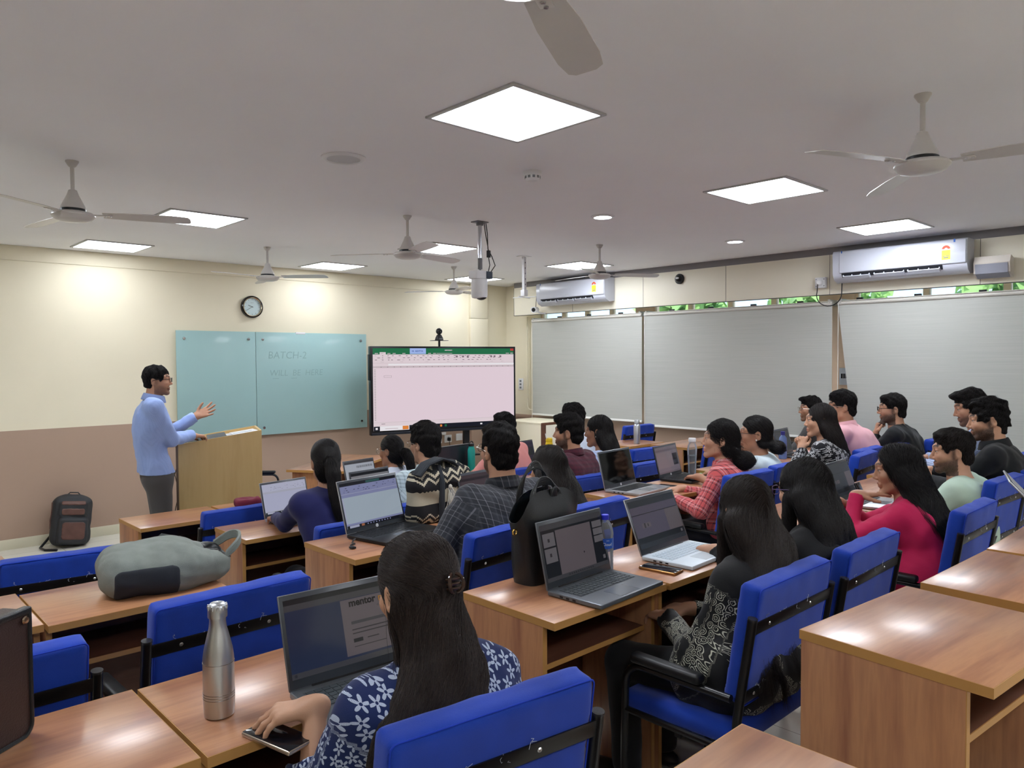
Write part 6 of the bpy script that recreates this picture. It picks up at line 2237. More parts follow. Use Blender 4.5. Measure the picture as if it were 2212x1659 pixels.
# ------------------------------------------------------------------ who sits where
def wloc(v, loc, yaw):
    d = np.array(v, float) - np.array(loc, float)
    a = math.radians(-yaw)
    return (d[0] * math.cos(a) - d[1] * math.sin(a), d[0] * math.sin(a) + d[1] * math.cos(a), d[2])


def P(label, loc, yaw, crown, hyaw, pitch=0, tilt=0, L=None, R=None, **k):
    def arm(a):
        if a is None:
            return None
        a = dict(a)
        if 'W' in a:
            a['w'] = wloc(a.pop('W'), loc, yaw)
        for key in ('D', 'Nn', 'PO'):
            if key in a:
                v = a.pop(key)
                a[{'D': 'd', 'Nn': 'n', 'PO': 'pole'}[key]] = wloc(np.array(v) + np.array(loc), loc, yaw)
        return a
    return person(label, loc, yaw, wloc(crown, loc, yaw), (hyaw - yaw, pitch, tilt), L=arm(L), R=arm(R), **k)


# fabrics
C_sky = cloth_plaid('pale_blue_stripe', 0.012, [(0, (150, 172, 222)), (0.6, (142, 164, 216))], [(0, (150, 172, 222)), (0.5, (148, 170, 220))])
C_navyfl = cloth_motif('navy_white_block_print', (20, 36, 84), (188, 200, 222), 33.0, 0.50, 5)
C_blackfl = cloth_bouquet('black_white_bouquet', (11, 11, 13), (176, 176, 160))
C_dplaid = cloth_plaid('charcoal_plaid', 0.078, [(0, (34, 36, 42)), (0.16, (112, 112, 118)), (0.20, (40, 42, 48)), (0.50, (58, 60, 66)), (0.60, (30, 32, 38)), (0.82, (104, 104, 110)), (0.86, (36, 38, 44))], [(0, (32, 34, 40)), (0.18, (100, 100, 106)), (0.22, (40, 42, 48)), (0.52, (62, 64, 70)), (0.64, (30, 32, 38)), (0.88, (92, 92, 98)), (0.92, (34, 36, 42))])
C_rplaid = cloth_plaid('red_plaid', 0.066, [(0, (206, 92, 92)), (0.30, (60, 36, 48)), (0.40, (206, 96, 96)), (0.52, (216, 186, 188)), (0.58, (200, 90, 92)), (0.72, (216, 186, 188)), (0.78, (196, 86, 90)), (0.90, (56, 34, 46))], [(0, (204, 88, 90)), (0.34, (58, 36, 48)), (0.44, (206, 96, 96)), (0.55, (218, 190, 190)), (0.62, (204, 92, 94)), (0.76, (58, 36, 48)), (0.84, (204, 92, 94))])
C_navy = cloth_plain('navy_cotton', (32, 34, 84))
C_white = cloth_plain('white_cotton', (206, 214, 228))
C_texw = cloth_plaid('white_textured', 0.022, [(0, (196, 212, 218)), (0.72, (150, 168, 176))], [(0, (196, 212, 218)), (0.66, (140, 158, 168))], 0.5)
C_pink = cloth_plain('pink_cotton', (232, 176, 184))
C_salmon = cloth_plain('salmon_cotton', (214, 140, 134))
C_black = cloth_plain('black_cotton', (22, 24, 27))
C_plainblack = cloth_plain('plain_black_top', (18, 18, 20))
C_maroon = cloth_plaid('maroon_weave', 0.03, [(0, (74, 26, 40)), (0.6, (60, 24, 38))], [(0, (78, 26, 42)), (0.5, (56, 22, 34))])
C_lblue = cloth_plaid('light_blue_stripe', 0.02, [(0, (176, 192, 226)), (0.75, (120, 134, 166))], [(0, (180, 196, 228)), (0.5, (176, 192, 226))], 0.3)
C_pale = cloth_plain('pale_tee', (198, 212, 218))
C_mag = cloth_plain('magenta_jersey', (186, 26, 78), 0.75)
C_mint = cloth_plain('mint_cotton', (180, 202, 184))
C_print = cloth_motif('black_white_paisley', (20, 20, 26), (206, 208, 210), 30.0, 0.5, 6)
C_grey = cloth_plain('grey_trousers', (76, 74, 74))

SK1, SK2, SK3, SK4 = (190, 145, 118), (176, 130, 104), (156, 112, 88), (198, 154, 126)

# lecturer
LECT = (1.985, 6.13, 0.0)
P('person in light blue shirt and glasses standing at the podium, one hand raised', LECT, -104, (1.99, 6.11, 1.79), -118, 0, 0, fem=False, skin=(186, 138, 110), hscale=0.91, hair='crop', hspec={'vol': 0.004, 'slen': 0.02}, shirt=C_sky, pants=C_grey, legs='stand', collar=True, beard=0.55, glasses=M_frameg, h=0.0042, nstr=5000, seed=11, build=1.0,
  R=dict(W=(2.255, 6.13, 1.225), PO=(-0.6, -0.5, -0.6), D=(0.9, 0.35, -0.1), Nn=(0, 0, -1)), L=dict(W=(2.36, 6.33, 1.365), PO=(0.2, 0.3, -1), D=(0.75, -0.35, 0.36), Nn=(-0.3, -0.75, 0.5)), hands=('spread', 'relax'))

# nearest row
P('person with long half-tied dark hair in navy floral top, nearest the camera', (1.02, 1.345, .24), -4, (0.988, 1.36, 1.43), -6, -10, 0, fem=True, skin=(192, 148, 120), hair='half', hairc=(38, 29, 26), shirt=C_navyfl, sleeve='three', h=0.0038, nstr=15000, seed=3, build=1.02, hem=0.1,
  hspec={'tie': (0.018, -0.118, 0.022), 'len': 0.46, 'drop': 0.56, 'w': 0.092, 'flare': 0.5, 'fx': -0.17, 'back': 0.03, 'slen': 0.30, 'seg': 16, 'sr': 0.0006, 'wave': 0.22, 'streak': 0.9, 'loose': 0.004, 'clip': True, 'tiem': mat('tortoise_clip', (60, 42, 34), 0.15)},
  L=dict(W=(0.815, 1.515, 1.045), PO=(-0.35, -0.5, -1), D=(-0.85, 0.55, -0.12), Nn=(-0.1, 0.1, -1)), R=dict(w=(0.22, 0.30, 0.80)), hands=('tap', 'relax'))
P('person with long straight dark hair in black top with white flowers', (2.28, 1.36, .24), 0, (2.40, 1.35, 1.405), -24, -8, 0, fem=True, skin=SK1, hair='long', hairc=(36, 29, 26), shirt=C_blackfl, sleeve='long', pants=M_pants_black, hem=0.1, h=0.0045, nstr=13000, seed=4, build=0.98,
  hspec={'len': 0.36, 'drop': 0.48, 'w': 0.09, 'flare': 0.55, 'back': 0.03, 'slen': 0.26, 'seg': 14, 'sr': 0.0006, 'streak': 0.6, 'front': (-1, 1)},
  L=dict(W=(2.27, 1.58, .875), PO=(-0.6, -0.5, -0.6)), R=dict(W=(2.42, 1.58, .875)))
P('person with shoulder length black hair in plain black top, right of the flowered one', (2.88, 1.36, .24), 2, (2.916, 1.38, 1.415), -8, -8, 0, fem=True, skin=SK1, hair='long', hairc='black', shirt=C_plainblack, pants=M_pants_black, nstr=9000, seed=5, glasses=mat('purple_frame', (84, 60, 110), 0.3),
  hspec={'len': 0.25, 'drop': 0.34, 'w': 0.085, 'flare': 0.5, 'back': 0.02, 'slen': 0.20, 'seg': 12, 'front': (-1, 1)},
  L=dict(W=(2.75, 1.68, 1.02)), R=dict(W=(3.05, 1.68, 1.02)))
P('person in magenta top resting the chin on a flat hand', (3.92, 1.29, .24), 10, (3.92, 1.38, 1.393), 26, -8, 0, fem=True, skin=SK2, hair='long', hairc='black', shirt=C_mag, pants=M_pants_black, hem=0.06, nstr=10000, seed=6, h=0.0042,
  hspec={'len': 0.46, 'drop': 0.54, 'w': 0.09, 'flare': 0.6, 'back': 0.03, 'slen': 0.24, 'seg': 14, 'wave': 1.0, 'loose': 0.010, 'earring': 1},
  L=dict(W=(3.80, 1.53, 1.135), PO=(-0.6, 0.6, -0.8), D=(0.62, -0.74, 0.12), Nn=(0, 0.1, -1)), R=dict(W=(3.90, 1.66, 1.07), PO=(0.4, 0.3, -0.6), D=(-0.8, 0.2, 0.2), Nn=(0, 0, 1)), hands=('flat', 'relax'))
P('bearded person in mint green shirt, hand near the mouth', (4.93, 1.40, .24), 8, (4.82, 1.40, 1.40), 26, -4, 0, skin=SK1, hair='short', hairc=(30, 25, 23), shirt=C_mint, beard=0.9, nstr=3000, seed=7, h=0.0042,
  L=dict(W=(4.74, 1.56, 1.055), PO=(-0.5, 0.3, -0.7), D=(0.1, -0.1, 1), Nn=(0.4, -1, 0.1)), R=dict(W=(4.98, 1.70, 1.03)), hands=('curl', 'relax'))
P('bearded person in black jacket by the right edge of the photo', (5.50, 1.42, .24), 8, (5.36, 1.36, 1.55), 24, -6, 0, skin=SK1, hair='curly', hairc='black', shirt=C_black, beard=0.95, collar=True, nstr=3400, seed=8, build=1.08, h=0.0045,
  hspec={'vol': 0.006}, L=dict(W=(5.2, 1.72, 1.05)), R=dict(W=(5.55, 1.75, 1.05)))
P('person with swept dark hair in pale blue, leaning behind the one in black', (6.13, 1.60, .24), 8, (6.04, 1.64, 1.585), 30, -14, 0, skin=SK2, hair='quiff', hairc='black', shirt=C_lblue, beard=0.8, nstr=3000, seed=9, build=1.05,
  L=dict(W=(5.9, 1.95, 1.05)), R=dict(W=(6.2, 1.98, 1.05)))

# second row
P('person in dark plaid shirt with glasses seen from behind', (2.16, 2.56, .21), -8, (2.36, 2.59, 1.522), -14, 0, 0, skin=SK1, hair='short', hairc='black', shirt=C_dplaid, beard=0.85, glasses=M_framem, collar=True, nstr=4500, seed=12, build=1.08, h=0.0042,
  L=dict(W=(2.02, 2.78, 0.86), PO=(-0.7, -0.3, -0.5), D=(0.3, 0.8, -0.3), Nn=(0.4, 0, -1)), R=dict(W=(2.42, 2.86, 1.0)))
P('person with long dark hair and white mask behind the black tote bag', (2.83, 2.66, .21), 2, (2.848, 2.74, 1.366), -4, -6, 0, fem=True, skin=SK1, hair='long', hairc=(34, 30, 28), shirt=C_plainblack, nstr=5000, seed=13,
  hspec={'len': 0.26, 'drop': 0.36, 'w': 0.085, 'flare': 0.5, 'back': 0.02, 'slen': 0.2, 'seg': 12}, L=dict(W=(2.62, 2.95, 1.0)), R=dict(W=(2.9, 3.0, 1.0)))
P('person in red and white plaid shirt with low curly ponytail, in profile', (4.27, 2.60, .21), 16, (4.30, 2.60, 1.42), 34, 4, 0, fem=True, skin=(192, 146, 120), hair='bun', hairc='black', shirt=C_rplaid, collar=True, nstr=5000, seed=14, h=0.0038,
  hspec={'tie': (0.0, -0.150, -0.115), 'br': (0.075, 0.07, 0.05), 'loose': 0.010, 'slen': 0.10, 'jit': 0.35}, L=dict(W=(4.05, 2.78, 0.93), PO=(-0.5, -0.5, -0.6), D=(0.7, 0.6, 0)), R=dict(W=(4.26, 2.86, 0.95)))
P('person in pale top with dark glasses and low bun', (4.83, 2.64, .21), 14, (4.79, 2.62, 1.42), 32, 0, 0, fem=True, skin=SK2, hair='bun', hairc='black', shirt=C_pale, sleeve='short', glasses=M_frameg, nstr=3600, seed=15,
  hspec={'tie': (0.0, -0.150, -0.085), 'br': (0.055, 0.055, 0.045), 'earring': 1, 'slen': 0.1}, L=dict(W=(4.6, 2.95, 0.98)), R=dict(W=(4.9, 2.98, 0.98)))
P('person in black and white print with long hair, hands clasped at the chin', (5.70, 2.50, .21), 14, (5.58, 2.52, 1.473), 34, -2, 0, fem=True, skin=SK1, hair='long', hairc=(32, 27, 26), shirt=C_print, nstr=5000, seed=16,
  hspec={'len': 0.36, 'drop': 0.44, 'w': 0.065, 'flare': 0.5, 'back': 0.02, 'slen': 0.22, 'seg': 12},
  L=dict(W=(5.50, 2.63, 1.125), PO=(-0.5, 0.3, -0.8), D=(0.35, 0.0, 0.9), Nn=(0.9, -0.2, -0.2)), R=dict(W=(5.59, 2.67, 1.125), PO=(0.5, 0.4, -0.8), D=(-0.35, 0.0, 0.9), Nn=(-0.9, -0.2, -0.2)), hands=('curl', 'curl'))
P('person in pink shirt with glasses leaning forward by the blinds', (6.50, 2.55, .21), 10, (6.27, 2.65, 1.537), 30, -2, 0, skin=SK2, hair='short', hairc='black', shirt=C_pink, collar=True, glasses=M_framem, nstr=2600, seed=17, build=1.05, hspec={'vol': 0.006},
  L=dict(W=(6.2, 2.92, 1.0)), R=dict(W=(6.5, 2.95, 1.0)))
P('bearded person in black with dark glasses, hand on the chin, by the blinds', (7.06, 2.45, .21), 10, (6.79, 2.44, 1.503), 28, -2, 0, skin=SK1, hair='short', hairc='black', shirt=C_black, beard=0.95, glasses=M_frameg, nstr=2600, seed=18, build=1.05,
  L=dict(W=(6.735, 2.555, 1.15), PO=(-0.4, 0.3, -0.8), D=(0.15, -0.1, 1), Nn=(0.5, -1, 0)), R=dict(W=(7.0, 2.85, 1.0)), hands=('curl', 'relax'))
P('moustached person with thin glasses, face half hidden behind the print top', (7.56, 3.47, .10), 14, (7.48, 3.48, 1.42), 42, 0, 0, skin=SK2, hair='quiff', hairc='black', shirt=C_grey, beard=0.5, glasses=M_framem, nstr=2200, seed=19, h=0.005)

# third row
P('person in navy top with ponytail and white band, typing on a slim laptop', (2.13, 3.68, .08), -8, (2.135, 3.80, 1.374), -20, -12, 0, fem=True, skin=SK2, hair='pony', hairc='black', shirt=C_navy, nstr=5000, seed=20,
  hspec={'tie': (0.0, -0.112, 0.0), 'len': 0.34, 'drop': 0.46, 'tr': 0.034, 'slen': 0.22, 'seg': 12, 'tiem': mat('white_band', (214, 210, 206), 0.6), 'fall': (0.05, -0.22, -1)},
  L=dict(W=(2.03, 4.22, 0.88), PO=(-0.35, -0.2, -1), D=(0.3, 0.9, -0.15)), R=dict(W=(2.28, 4.16, 0.875), PO=(0.8, -0.5, -0.5), D=(-0.2, 0.9, -0.15)), hands=('type', 'type'))
P('person in white textured shirt with thick black hair and glasses', (2.70, 3.75, .08), 0, (2.832, 3.80, 1.42), 2, -4, 0, skin=SK1, hair='short', hairc='black', shirt=C_texw, sleeve='long', glasses=M_framem, beard=0.3, collar=True, nstr=4000, seed=21, build=1.04, hspec={'vol': 0.008, 'slen': 0.04})
P('bearded person in maroon shirt in profile', (4.03, 3.70, .10), 12, (4.058, 3.70, 1.411), 26, 0, 0, skin=SK2, hair='quiff', hairc='black', shirt=C_maroon, beard=0.92, collar=True, nstr=3400, seed=22, build=1.05, h=0.0042, hspec={'vol': 0.004})
P('person in pale blue striped shirt with white earring and long hair', (4.60, 3.78, .10), 14, (4.539, 3.82, 1.378), 24, -2, 0, fem=True, skin=SK3, hair='long', hairc='black', shirt=C_lblue, nstr=3600, seed=23,
  hspec={'len': 0.26, 'drop': 0.36, 'w': 0.06, 'flare': 0.3, 'back': 0.04, 'slen': 0.18, 'earring': 1})

# front row
P('small person in white shirt with tied hair, cheek resting on a hand', (3.28, 4.84, .0), 10, (3.324, 4.90, 1.236), 16, -6, 0, fem=True, skin=SK3, hair='pony', hairc='black', shirt=C_white, glasses=M_framem, nstr=3000, seed=24, hscale=0.96,
  hspec={'tie': (0.0, -0.115, -0.01), 'len': 0.22, 'drop': 0.32, 'tr': 0.034, 'fall': (0.1, -0.3, -1)},
  L=dict(W=(3.235, 5.03, 0.875), PO=(-0.6, 0.3, -0.8), D=(0.2, -0.1, 1), Nn=(0.6, -0.8, 0)), hands=('curl', 'relax'))
P('person in salmon shirt with black hair in front of the television', (4.45, 4.82, .0), 8, (4.48, 4.86, 1.345), 20, 0, 0, skin=SK2, hair='short', hairc='black', shirt=C_salmon, nstr=2600, seed=25, hspec={'vol': 0.004})
P('person with thick black hair behind the one in maroon, only the hair showing', (5.13, 4.58, .0), 10, (5.12, 4.62, 1.40), 26, 0, 0, skin=SK2, hair='short', hairc='black', shirt=C_white, nstr=2600, seed=26, hspec={'vol': 0.012})
o = copy_tree(chair0)
o.location = (5.13, 4.58, 0.0)
o.rotation_euler = (0, 0, 0)
o['label'] = 'blue chair hidden behind the person in maroon, front row'
o['group'] = 'blue visitor chairs'
for (x, y, z, rz, lab) in ((3.28, 4.84, 0, 4, 'blue chair of the small person in white shirt'), (7.56, 3.46, .10, 10, 'blue chair of the moustached person by the blinds'), (6.13, 1.60, .24, 0, 'blue chair beyond the right edge under the person in pale blue'), (5.70, 2.50, .21, 6, 'blue chair under the person in black and white print'), (2.10, 3.66, .08, 0, 'blue chair of the person in navy with the ponytail')):
    o = copy_tree(chair0)
    o.location = (x, y, z)
    o.rotation_euler = (0, 0, math.radians(rz))
    o['label'] = lab
    o['group'] = 'blue visitor chairs'

# ------------------------------------------------------------------ bags
def patch(name, F, off, c, half, r, R, m, parent, h=None):
    """part lying on a soft body: the body grown a little, kept only inside a rounded box"""
    G = Field(F.lo, F.ax[0][-1:].tolist() + F.ax[1][-1:].tolist() + F.ax[2][-1:].tolist(), F.h)
    G.d = G.d[:F.d.shape[0], :F.d.shape[1], :F.d.shape[2]]
    B = Field(F.lo, [F.ax[k][-1] for k in range(3)], F.h)
    B.rbox(c, half, r, R, 0)
    B.d = np.maximum(B.d[:F.d.shape[0], :F.d.shape[1], :F.d.shape[2]], F.d - off)
    V, Q = B.mesh()
    return np_mesh(name, V, Q, m, parent)


M_gfab = mat('grey_canvas', (128, 134, 128), 0.9, bump=0.5, bscale=500, var=0.10, vscale=18)
M_gfab2 = mat('grey_canvas_dark', (40, 44, 50), 0.85, bump=0.3, bscale=700)
BPG = t = thing('backpack', 'grey canvas backpack lying on its back on the left desk', 'backpack', (0.985, 3.00, .96), -7)
F = Field((-0.34, -0.26, -0.01), (0.36, 0.26, 0.27), 0.0065)
F.rbox((-0.06, 0, 0.105), (0.185, 0.148, 0.104), 0.09, None, 0)
F.rbox((0.10, 0.0, 0.085), (0.15, 0.135, 0.082), 0.07, None, 0.08)
F.ell((-0.05, 0.02, 0.16), (0.15, 0.11, 0.055), None, 0.05)
F.ell((0.235, -0.02, 0.15), (0.07, 0.085, 0.035), None, 0.02, 's')
F.ripple(0.007, 26, 4)
F.ripple(0.0025, 70, 6)
F.plane((0, 0, 0.0), (0, 0, -1))
np_mesh('body', *F.mesh(), M_gfab, t)
patch('side_pocket', F, 0.005, (-0.085, -0.15, 0.055), (0.115, 0.075, 0.085), 0.03, rot(0, 0, 0), M_gfab2, t)
patch('opening', F, 0.003, (0.225, -0.01, 0.16), (0.07, 0.085, 0.05), 0.045, rot(0, 0, 10), M_blackpl, t)
hd_ = MB()
for off in np.linspace(-0.016, 0.016, 5):
    hd_.tube([(0.225 + off * 0.3, -0.09, 0.13 + off)] + [(0.25 + 0.055 * math.sin(a), -0.09 * math.cos(a), 0.155 + 0.045 * math.sin(a) + off) for a in np.linspace(0.1, 3.0, 10)] + [(0.22 + off * 0.3, 0.09, 0.14 + off)], 0.0065, 6)
hd_.build('grab_loop', M_gfab, t)
st_ = MB()
for off in np.linspace(-0.02, 0.02, 5):
    st_.tube([(-0.02, 0.12 + off * 0.6, 0.17), (0.03, 0.15 + off * 0.6, 0.205 + abs(off) * 0.1), (0.09, 0.14 + off, 0.185), (0.16, 0.10 + off, 0.15)], 0.007, 6)
st_.build('shoulder_strap', mat('dark_webbing', (58, 60, 60), 0.9), t)
MB().tube([(0.075, -0.005, 0.182), (0.085, -0.03, 0.176), (0.095, -0.075, 0.166)], 0.004, 8).build('zip_pull', M_blackpl, t)
BPG.scale = (0.93, 0.95, 0.80)
MB().box((0.08, -0.094, 0.157), (0.125, -0.078, 0.163), 0.002).build('logo_tag', mat('tag_slate', (44, 58, 74), 0.6), t)
MB().tube([(-0.02, -0.1, 0.162), (0.06, -0.085, 0.168), (0.12, -0.09, 0.155), (0.17, -0.07, 0.14)], 0.0025, 6).build('zipper', M_gfab2, t)

M_lea = mat('black_leather', (26, 29, 32), 0.38, bump=0.25, bscale=350, coat=0.1)
M_gold = mat('gold_metal', (214, 178, 96), 0.2, 1.0)
t = thing('tote_bag', 'large black leather tote standing open on the desk behind the silver laptop', 'bag', (2.03, 1.985, .99), 4)
def tote_pt(th, u, inset=0.0):
    w = 0.125 + 0.045 * u - inset
    dp = 0.062 + 0.012 * u * (1 - u) - inset * 0.8
    c, s_ = math.cos(th), math.sin(th)
    x = w * math.copysign(abs(c) ** 0.55, c)
    y = dp * math.copysign(abs(s_) ** 0.7, s_)
    h = 0.235 + 0.105 * abs(s_) ** 2.2 + 0.02 * max(0, c)
    y *= 1 - 0.55 * max(0, u - 0.75) / 0.25 * abs(s_) ** 3
    x += 0.012 * math.sin(3 * u + th * 2) * u
    return (x, y + 0.006 * math.sin(5 * u + 3 * th), h * u)
NT_, NU = 64, 18
vs, fs = [], []
for L_, ins in ((0, 0.0), (1, 0.004)):
    for j in range(NU + 1):
        for k in range(NT_):
            vs.append(tote_pt(2 * math.pi * k / NT_, j / NU, ins if j > 0 or L_ == 0 else ins))
o1 = (NU + 1) * NT_
for j in range(NU):
    for k in range(NT_):
        a, b = j * NT_ + k, j * NT_ + (k + 1) % NT_
        fs.append((a, b, b + NT_, a + NT_))
        fs.append((o1 + b, o1 + a, o1 + a + NT_, o1 + b + NT_))
for k in range(NT_):
    a, b = NU * NT_ + k, NU * NT_ + (k + 1) % NT_
    fs.append((a, b, o1 + b, o1 + a))
fs.append(tuple(range(NT_))[::-1])
MB().add(vs, fs).build('body', M_lea, t, angle=60)
for sy, top, nm in ((-1, 0.375, 0), (1, 0.43, 1)):
    hm = MB()
    for off in np.linspace(-0.013, 0.013, 5):
        path = []
        for a in np.linspace(0, math.pi, 18):
            path.append((-0.075 * math.cos(a) - 0.02 + off * math.cos(a), sy * 0.035 * (1 - 0.4 * math.sin(a)), 0.30 + (top - 0.30) * math.sin(a) ** 0.8 + off * math.sin(a)))
        hm.tube(path, 0.0042, 6)
    hm.build('handle', M_lea, t)
MB().box((0.0, -0.04, 0.30), (0.04, -0.034, 0.345), 0.003).tube(arc((0.03, -0.037, 0.325), 0.02, 0, 330, 12, 'xz'), 0.004, 6).build('buckle', M_lea, t)
MB().tube(arc((-0.172, -0.012, 0.205), 0.01, 0, 340, 12, 'xz'), 0.0028, 6).build('clasp', M_gold, t)
t = thing('water_pouch', 'teal pouch with blue cap peeking out of the black tote', 'pouch', (2.06, 1.985, 1.13), 4)
F = Field((-0.07, -0.05, -0.12), (0.07, 0.05, 0.18), 0.006)
F.rbox((0, 0, 0.0), (0.04, 0.028, 0.12), 0.024).ripple(0.004, 60, 2)
np_mesh('body', *F.mesh(), mat('teal_pouch', (40, 120, 140), 0.4), t)
MB().lathe([(0.018, 0.12), (0.018, 0.145), (0.0001, 0.146)], 16).build('cap', mat('blue_lid', (40, 70, 200), 0.4), t)

# black and cream patterned bag
nb = bpy.data.materials.new('zigzag_weave')
nb.use_nodes = True
nt = nb.node_tree
p = nt.nodes['Principled BSDF']
p.inputs['Roughness'].default_value = 0.9
tc = nt.nodes.new('ShaderNodeTexCoord')
sp = nt.nodes.new('ShaderNodeSeparateXYZ')
nt.links.new(tc.outputs['Object'], sp.inputs[0])
def mth(op, a, b=None):
    n = nt.nodes.new('ShaderNodeMath')
    n.operation = op
    for k, v in enumerate((a, b)):
        if v is None:
            continue
        if isinstance(v, (int, float)):
            n.inputs[k].default_value = v
        else:
            nt.links.new(v, n.inputs[k])
    return n.outputs[0]
zz = mth('PINGPONG', sp.outputs[0], 0.04)
sn = mth('SNAP', zz, 0.009)
fz_ = mth('ADD', sp.outputs[2], mth('MULTIPLY', sn, 0.75))
cr = nt.nodes.new('ShaderNodeValToRGB')
cr.color_ramp.interpolation = 'CONSTANT'
e = cr.color_ramp.elements
stops = [(0.0, 0), (0.055, 1), (0.10, 0), (0.145, 1), (0.175, 0), (0.70, 1), (0.745, 0), (0.80, 1), (0.85, 0), (0.93, 1), (0.96, 0)]
while len(e) < len(stops):
    e.new(0.5)
for k, (q_, c_) in enumerate(stops):
    e[k].position = q_
    e[k].color = lin(206, 196, 172) if c_ else lin(24, 24, 28)
nt.links.new(mth('DIVIDE', fz_, 0.33), cr.inputs[0])
band = mth('MULTIPLY', mth('GREATER_THAN', sp.outputs[2], 0.105), mth('LESS_THAN', mth('ADD', sp.outputs[2], mth('MULTIPLY', mth('SINE', mth('MULTIPLY', sp.outputs[0], 260.0)), 0.003)), 0.175))
mxn = nt.nodes.new('ShaderNodeMix')
mxn.data_type = 'RGBA'
nt.links.new(band, mxn.inputs[0])
nt.links.new(cr.outputs[0], mxn.inputs[6])
mxn.inputs[7].default_value = lin(198, 188, 164)
nt.links.new(mxn.outputs[2], p.inputs['Base Color'])
bn = nt.nodes.new('ShaderNodeTexNoise')
bn.inputs['Scale'].default_value = 160
bb = nt.nodes.new('ShaderNodeBump')
bb.inputs['Strength'].default_value = 0.7
bb.inputs['Distance'].default_value = 0.006
nt.links.new(bn.outputs[0], bb.inputs['Height'])
nt.links.new(bb.outputs[0], p.inputs['Normal'])
t = thing('woven_bag', 'slouchy black and cream zigzag woven bag with a long tassel', 'bag', (2.435, 3.195, .96), 2)
F = Field((-0.26, -0.14, -0.01), (0.34, 0.14, 0.40), 0.006)
F.rbox((0, 0, 0.12), (0.165, 0.062, 0.125), 0.05, None, 0)
F.rbox((0.02, 0.01, 0.245), (0.155, 0.055, 0.055), 0.05, rot(0, 0, -6), 0.06)
F.cap((0.13, 0.01, 0.285), (0.245, 0.02, 0.245), 0.034, 0.028, 0.04)
F.ell((0.0, -0.03, 0.315), (0.10, 0.03, 0.028), None, 0.02, 's')
F.ripple(0.006, 34, 9)
F.plane((0, 0, 0), (0, 0, -1))
np_mesh('body', *F.mesh(), nb, t)
for x in (-0.005,):
    MB().tube([(x, -0.068, 0.01), (x, -0.074, 0.12), (x + 0.005, -0.070, 0.22), (x + 0.01, -0.03, 0.30)], 0.016, 8).build('strap', M_gfab2, t)
fl = MB()
for off in np.linspace(-0.03, 0.03, 6):
    fl.tube([(-0.14, -0.03 + off, 0.26), (-0.08, -0.03 + off, 0.315), (0.02, -0.02 + off, 0.335), (0.10, -0.01 + off, 0.312), (0.14, 0.0 + off, 0.285)], 0.009, 6)
fl.build('drawn_rim', M_gfab2, t)
for k in range(30):
    pass
ts = MB()
r = np.random.default_rng(5)
for k in range(46):
    x0 = 0.055 + r.normal() * 0.008
    dx = r.normal() * 0.022 + 0.012
    w_ = r.normal() * 0.006
    ts.tube([(x0, -0.070, 0.18), (x0 + dx * 0.3 + w_, -0.080 + r.normal() * 0.003, 0.145), (x0 + dx * 0.65 - w_, -0.080 + r.normal() * 0.004, 0.10), (x0 + dx, -0.074 + r.normal() * 0.004, 0.045 + r.uniform(0, 0.03))], 0.0016, 5, 0 if r.random() < 0.72 else 1)
ts.ball((0.055, -0.072, 0.185), (0.012, 0.01, 0.014), 10)
tag(ts.build('tassel', [mat('tassel_cream', (206, 202, 190), 0.9), mat('tassel_grey', (80, 82, 86), 0.9)], t), kind='stuff')

M_brn = mat('brown_leather', (52, 36, 34), 0.42, bump=0.3, bscale=260, var=0.08, vscale=10)
t = thing('document_bag', 'dark brown leather document bag cut by the left edge of the photo', 'bag', (0.188, 1.852, .99), 36)
MB().box((-0.19, -0.022, 0.0), (0.19, 0.05, 0.282), 0.010, n=3).build('body', M_brn, t)
tm = MB()
tm.tube([(-0.186, -0.022, 0.28), (-0.186, -0.022, 0.03)] + arc((-0.158, -0.022, 0.03), 0.028, 180, 270, 5, 'xz')[1:] + [(0.158, -0.022, 0.002)] + arc((0.158, -0.022, 0.03), 0.028, 270, 360, 5, 'xz')[1:] + [(0.186, -0.022, 0.28)], 0.005, 8)
tm.build('edge_binding', M_lea, t)
MB().box((-0.192, -0.026, 0.272), (0.192, -0.005, 0.288), 0.005, n=2).build('top_rail', M_lea, t)
MB().lathe([(0.0001, 0.004), (0.007, 0.003), (0.009, 0)], 14, M=Matrix.Translation((0.172, -0.026, 0.262)) @ Matrix.Rotation(math.radians(90), 4, 'X')).build('rivet', mat('bronze', (160, 140, 120), 0.25, 1.0), t)
ch = MB()
for k in range(6):
    ch.tube([(-0.02 + k * 0.02 + 0.009 * math.cos(a), 0.005 + (0.006 * math.sin(a) if k % 2 else 0), 0.298 + (0 if k % 2 else 0.006 * math.sin(a))) for a in np.linspace(0, 6.283, 10, endpoint=False)], 0.0026, 6, closed=True)
ch.build('chain_handle', M_gold, t)

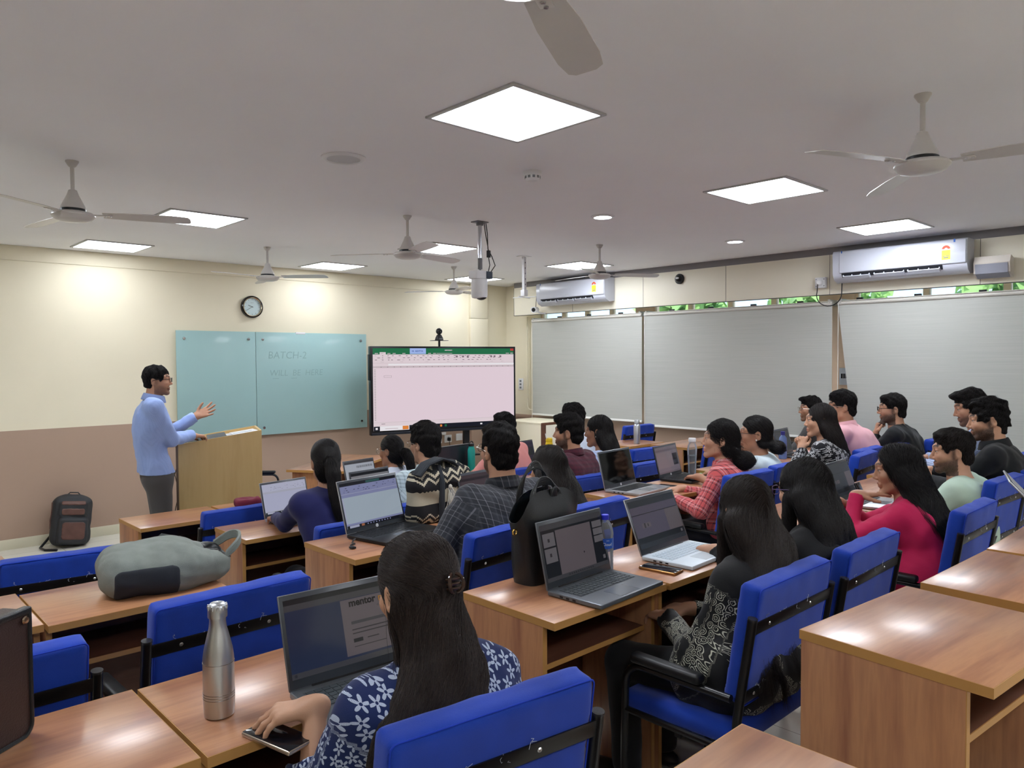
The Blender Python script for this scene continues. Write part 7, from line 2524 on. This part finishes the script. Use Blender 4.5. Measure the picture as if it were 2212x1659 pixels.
t = thing('backpack', 'black and brown backpack on the floor leaning against the front wall', 'backpack', (1.87, 8.40, 0), -12)
Rl = rot(0, -9, 6)
F = Field((-0.28, -0.22, -0.01), (0.28, 0.24, 0.56), 0.007)
F.rbox(Rl @ V3(0, 0, 0.245), (0.175, 0.10, 0.24), 0.075, Rl, 0)
F.ell(Rl @ V3(0, 0.0, 0.46), (0.12, 0.08, 0.05), Rl, 0.04)
F.rbox(Rl @ V3(0.02, -0.11, 0.15), (0.13, 0.04, 0.13), 0.035, Rl, 0.015)
F.rbox(Rl @ V3(0.01, -0.095, 0.36), (0.125, 0.03, 0.075), 0.03, Rl, 0.015)
F.ripple(0.004, 40, 2)
F.plane((0, 0, 0), (0, 0, -1))
np_mesh('body', *F.mesh(), mat('black_nylon', (44, 46, 50), 0.6, bump=0.3, bscale=300), t)
M_brl = mat('worn_brown_leather', (96, 66, 58), 0.45, var=0.15, vscale=14)
patch('front_pocket', F, 0.005, Rl @ V3(0.025, -0.14, 0.15), (0.10, 0.05, 0.085), 0.03, Rl, M_brl, t)
patch('upper_pocket', F, 0.005, Rl @ V3(0.01, -0.12, 0.335), (0.10, 0.05, 0.032), 0.02, Rl, M_brl, t)
patch('top_panel', F, 0.005, Rl @ V3(0.01, -0.11, 0.42), (0.105, 0.06, 0.02), 0.015, Rl, M_brl, t)
patch('side_panel', F, 0.005, Rl @ V3(-0.17, 0.0, 0.30), (0.05, 0.05, 0.13), 0.03, Rl, M_brl, t)
hz = MB()
for off in np.linspace(-0.012, 0.012, 4):
    hz.tube([tuple(Rl @ V3(-0.06, 0.03 + off, 0.49)), tuple(Rl @ V3(-0.03, 0.03 + off, 0.525)), tuple(Rl @ V3(0.04, 0.03 + off, 0.525)), tuple(Rl @ V3(0.07, 0.03 + off, 0.49))], 0.006, 6)
hz.build('grab_loop', M_blackpl, t)
MB().tube([tuple(Rl @ V3(-0.15, 0.08, 0.12)), (-0.24, 0.0, 0.012), (-0.20, -0.12, 0.012), (-0.10, -0.18, 0.012)], 0.012, 8).build('shoulder_strap', M_blackpl, t)
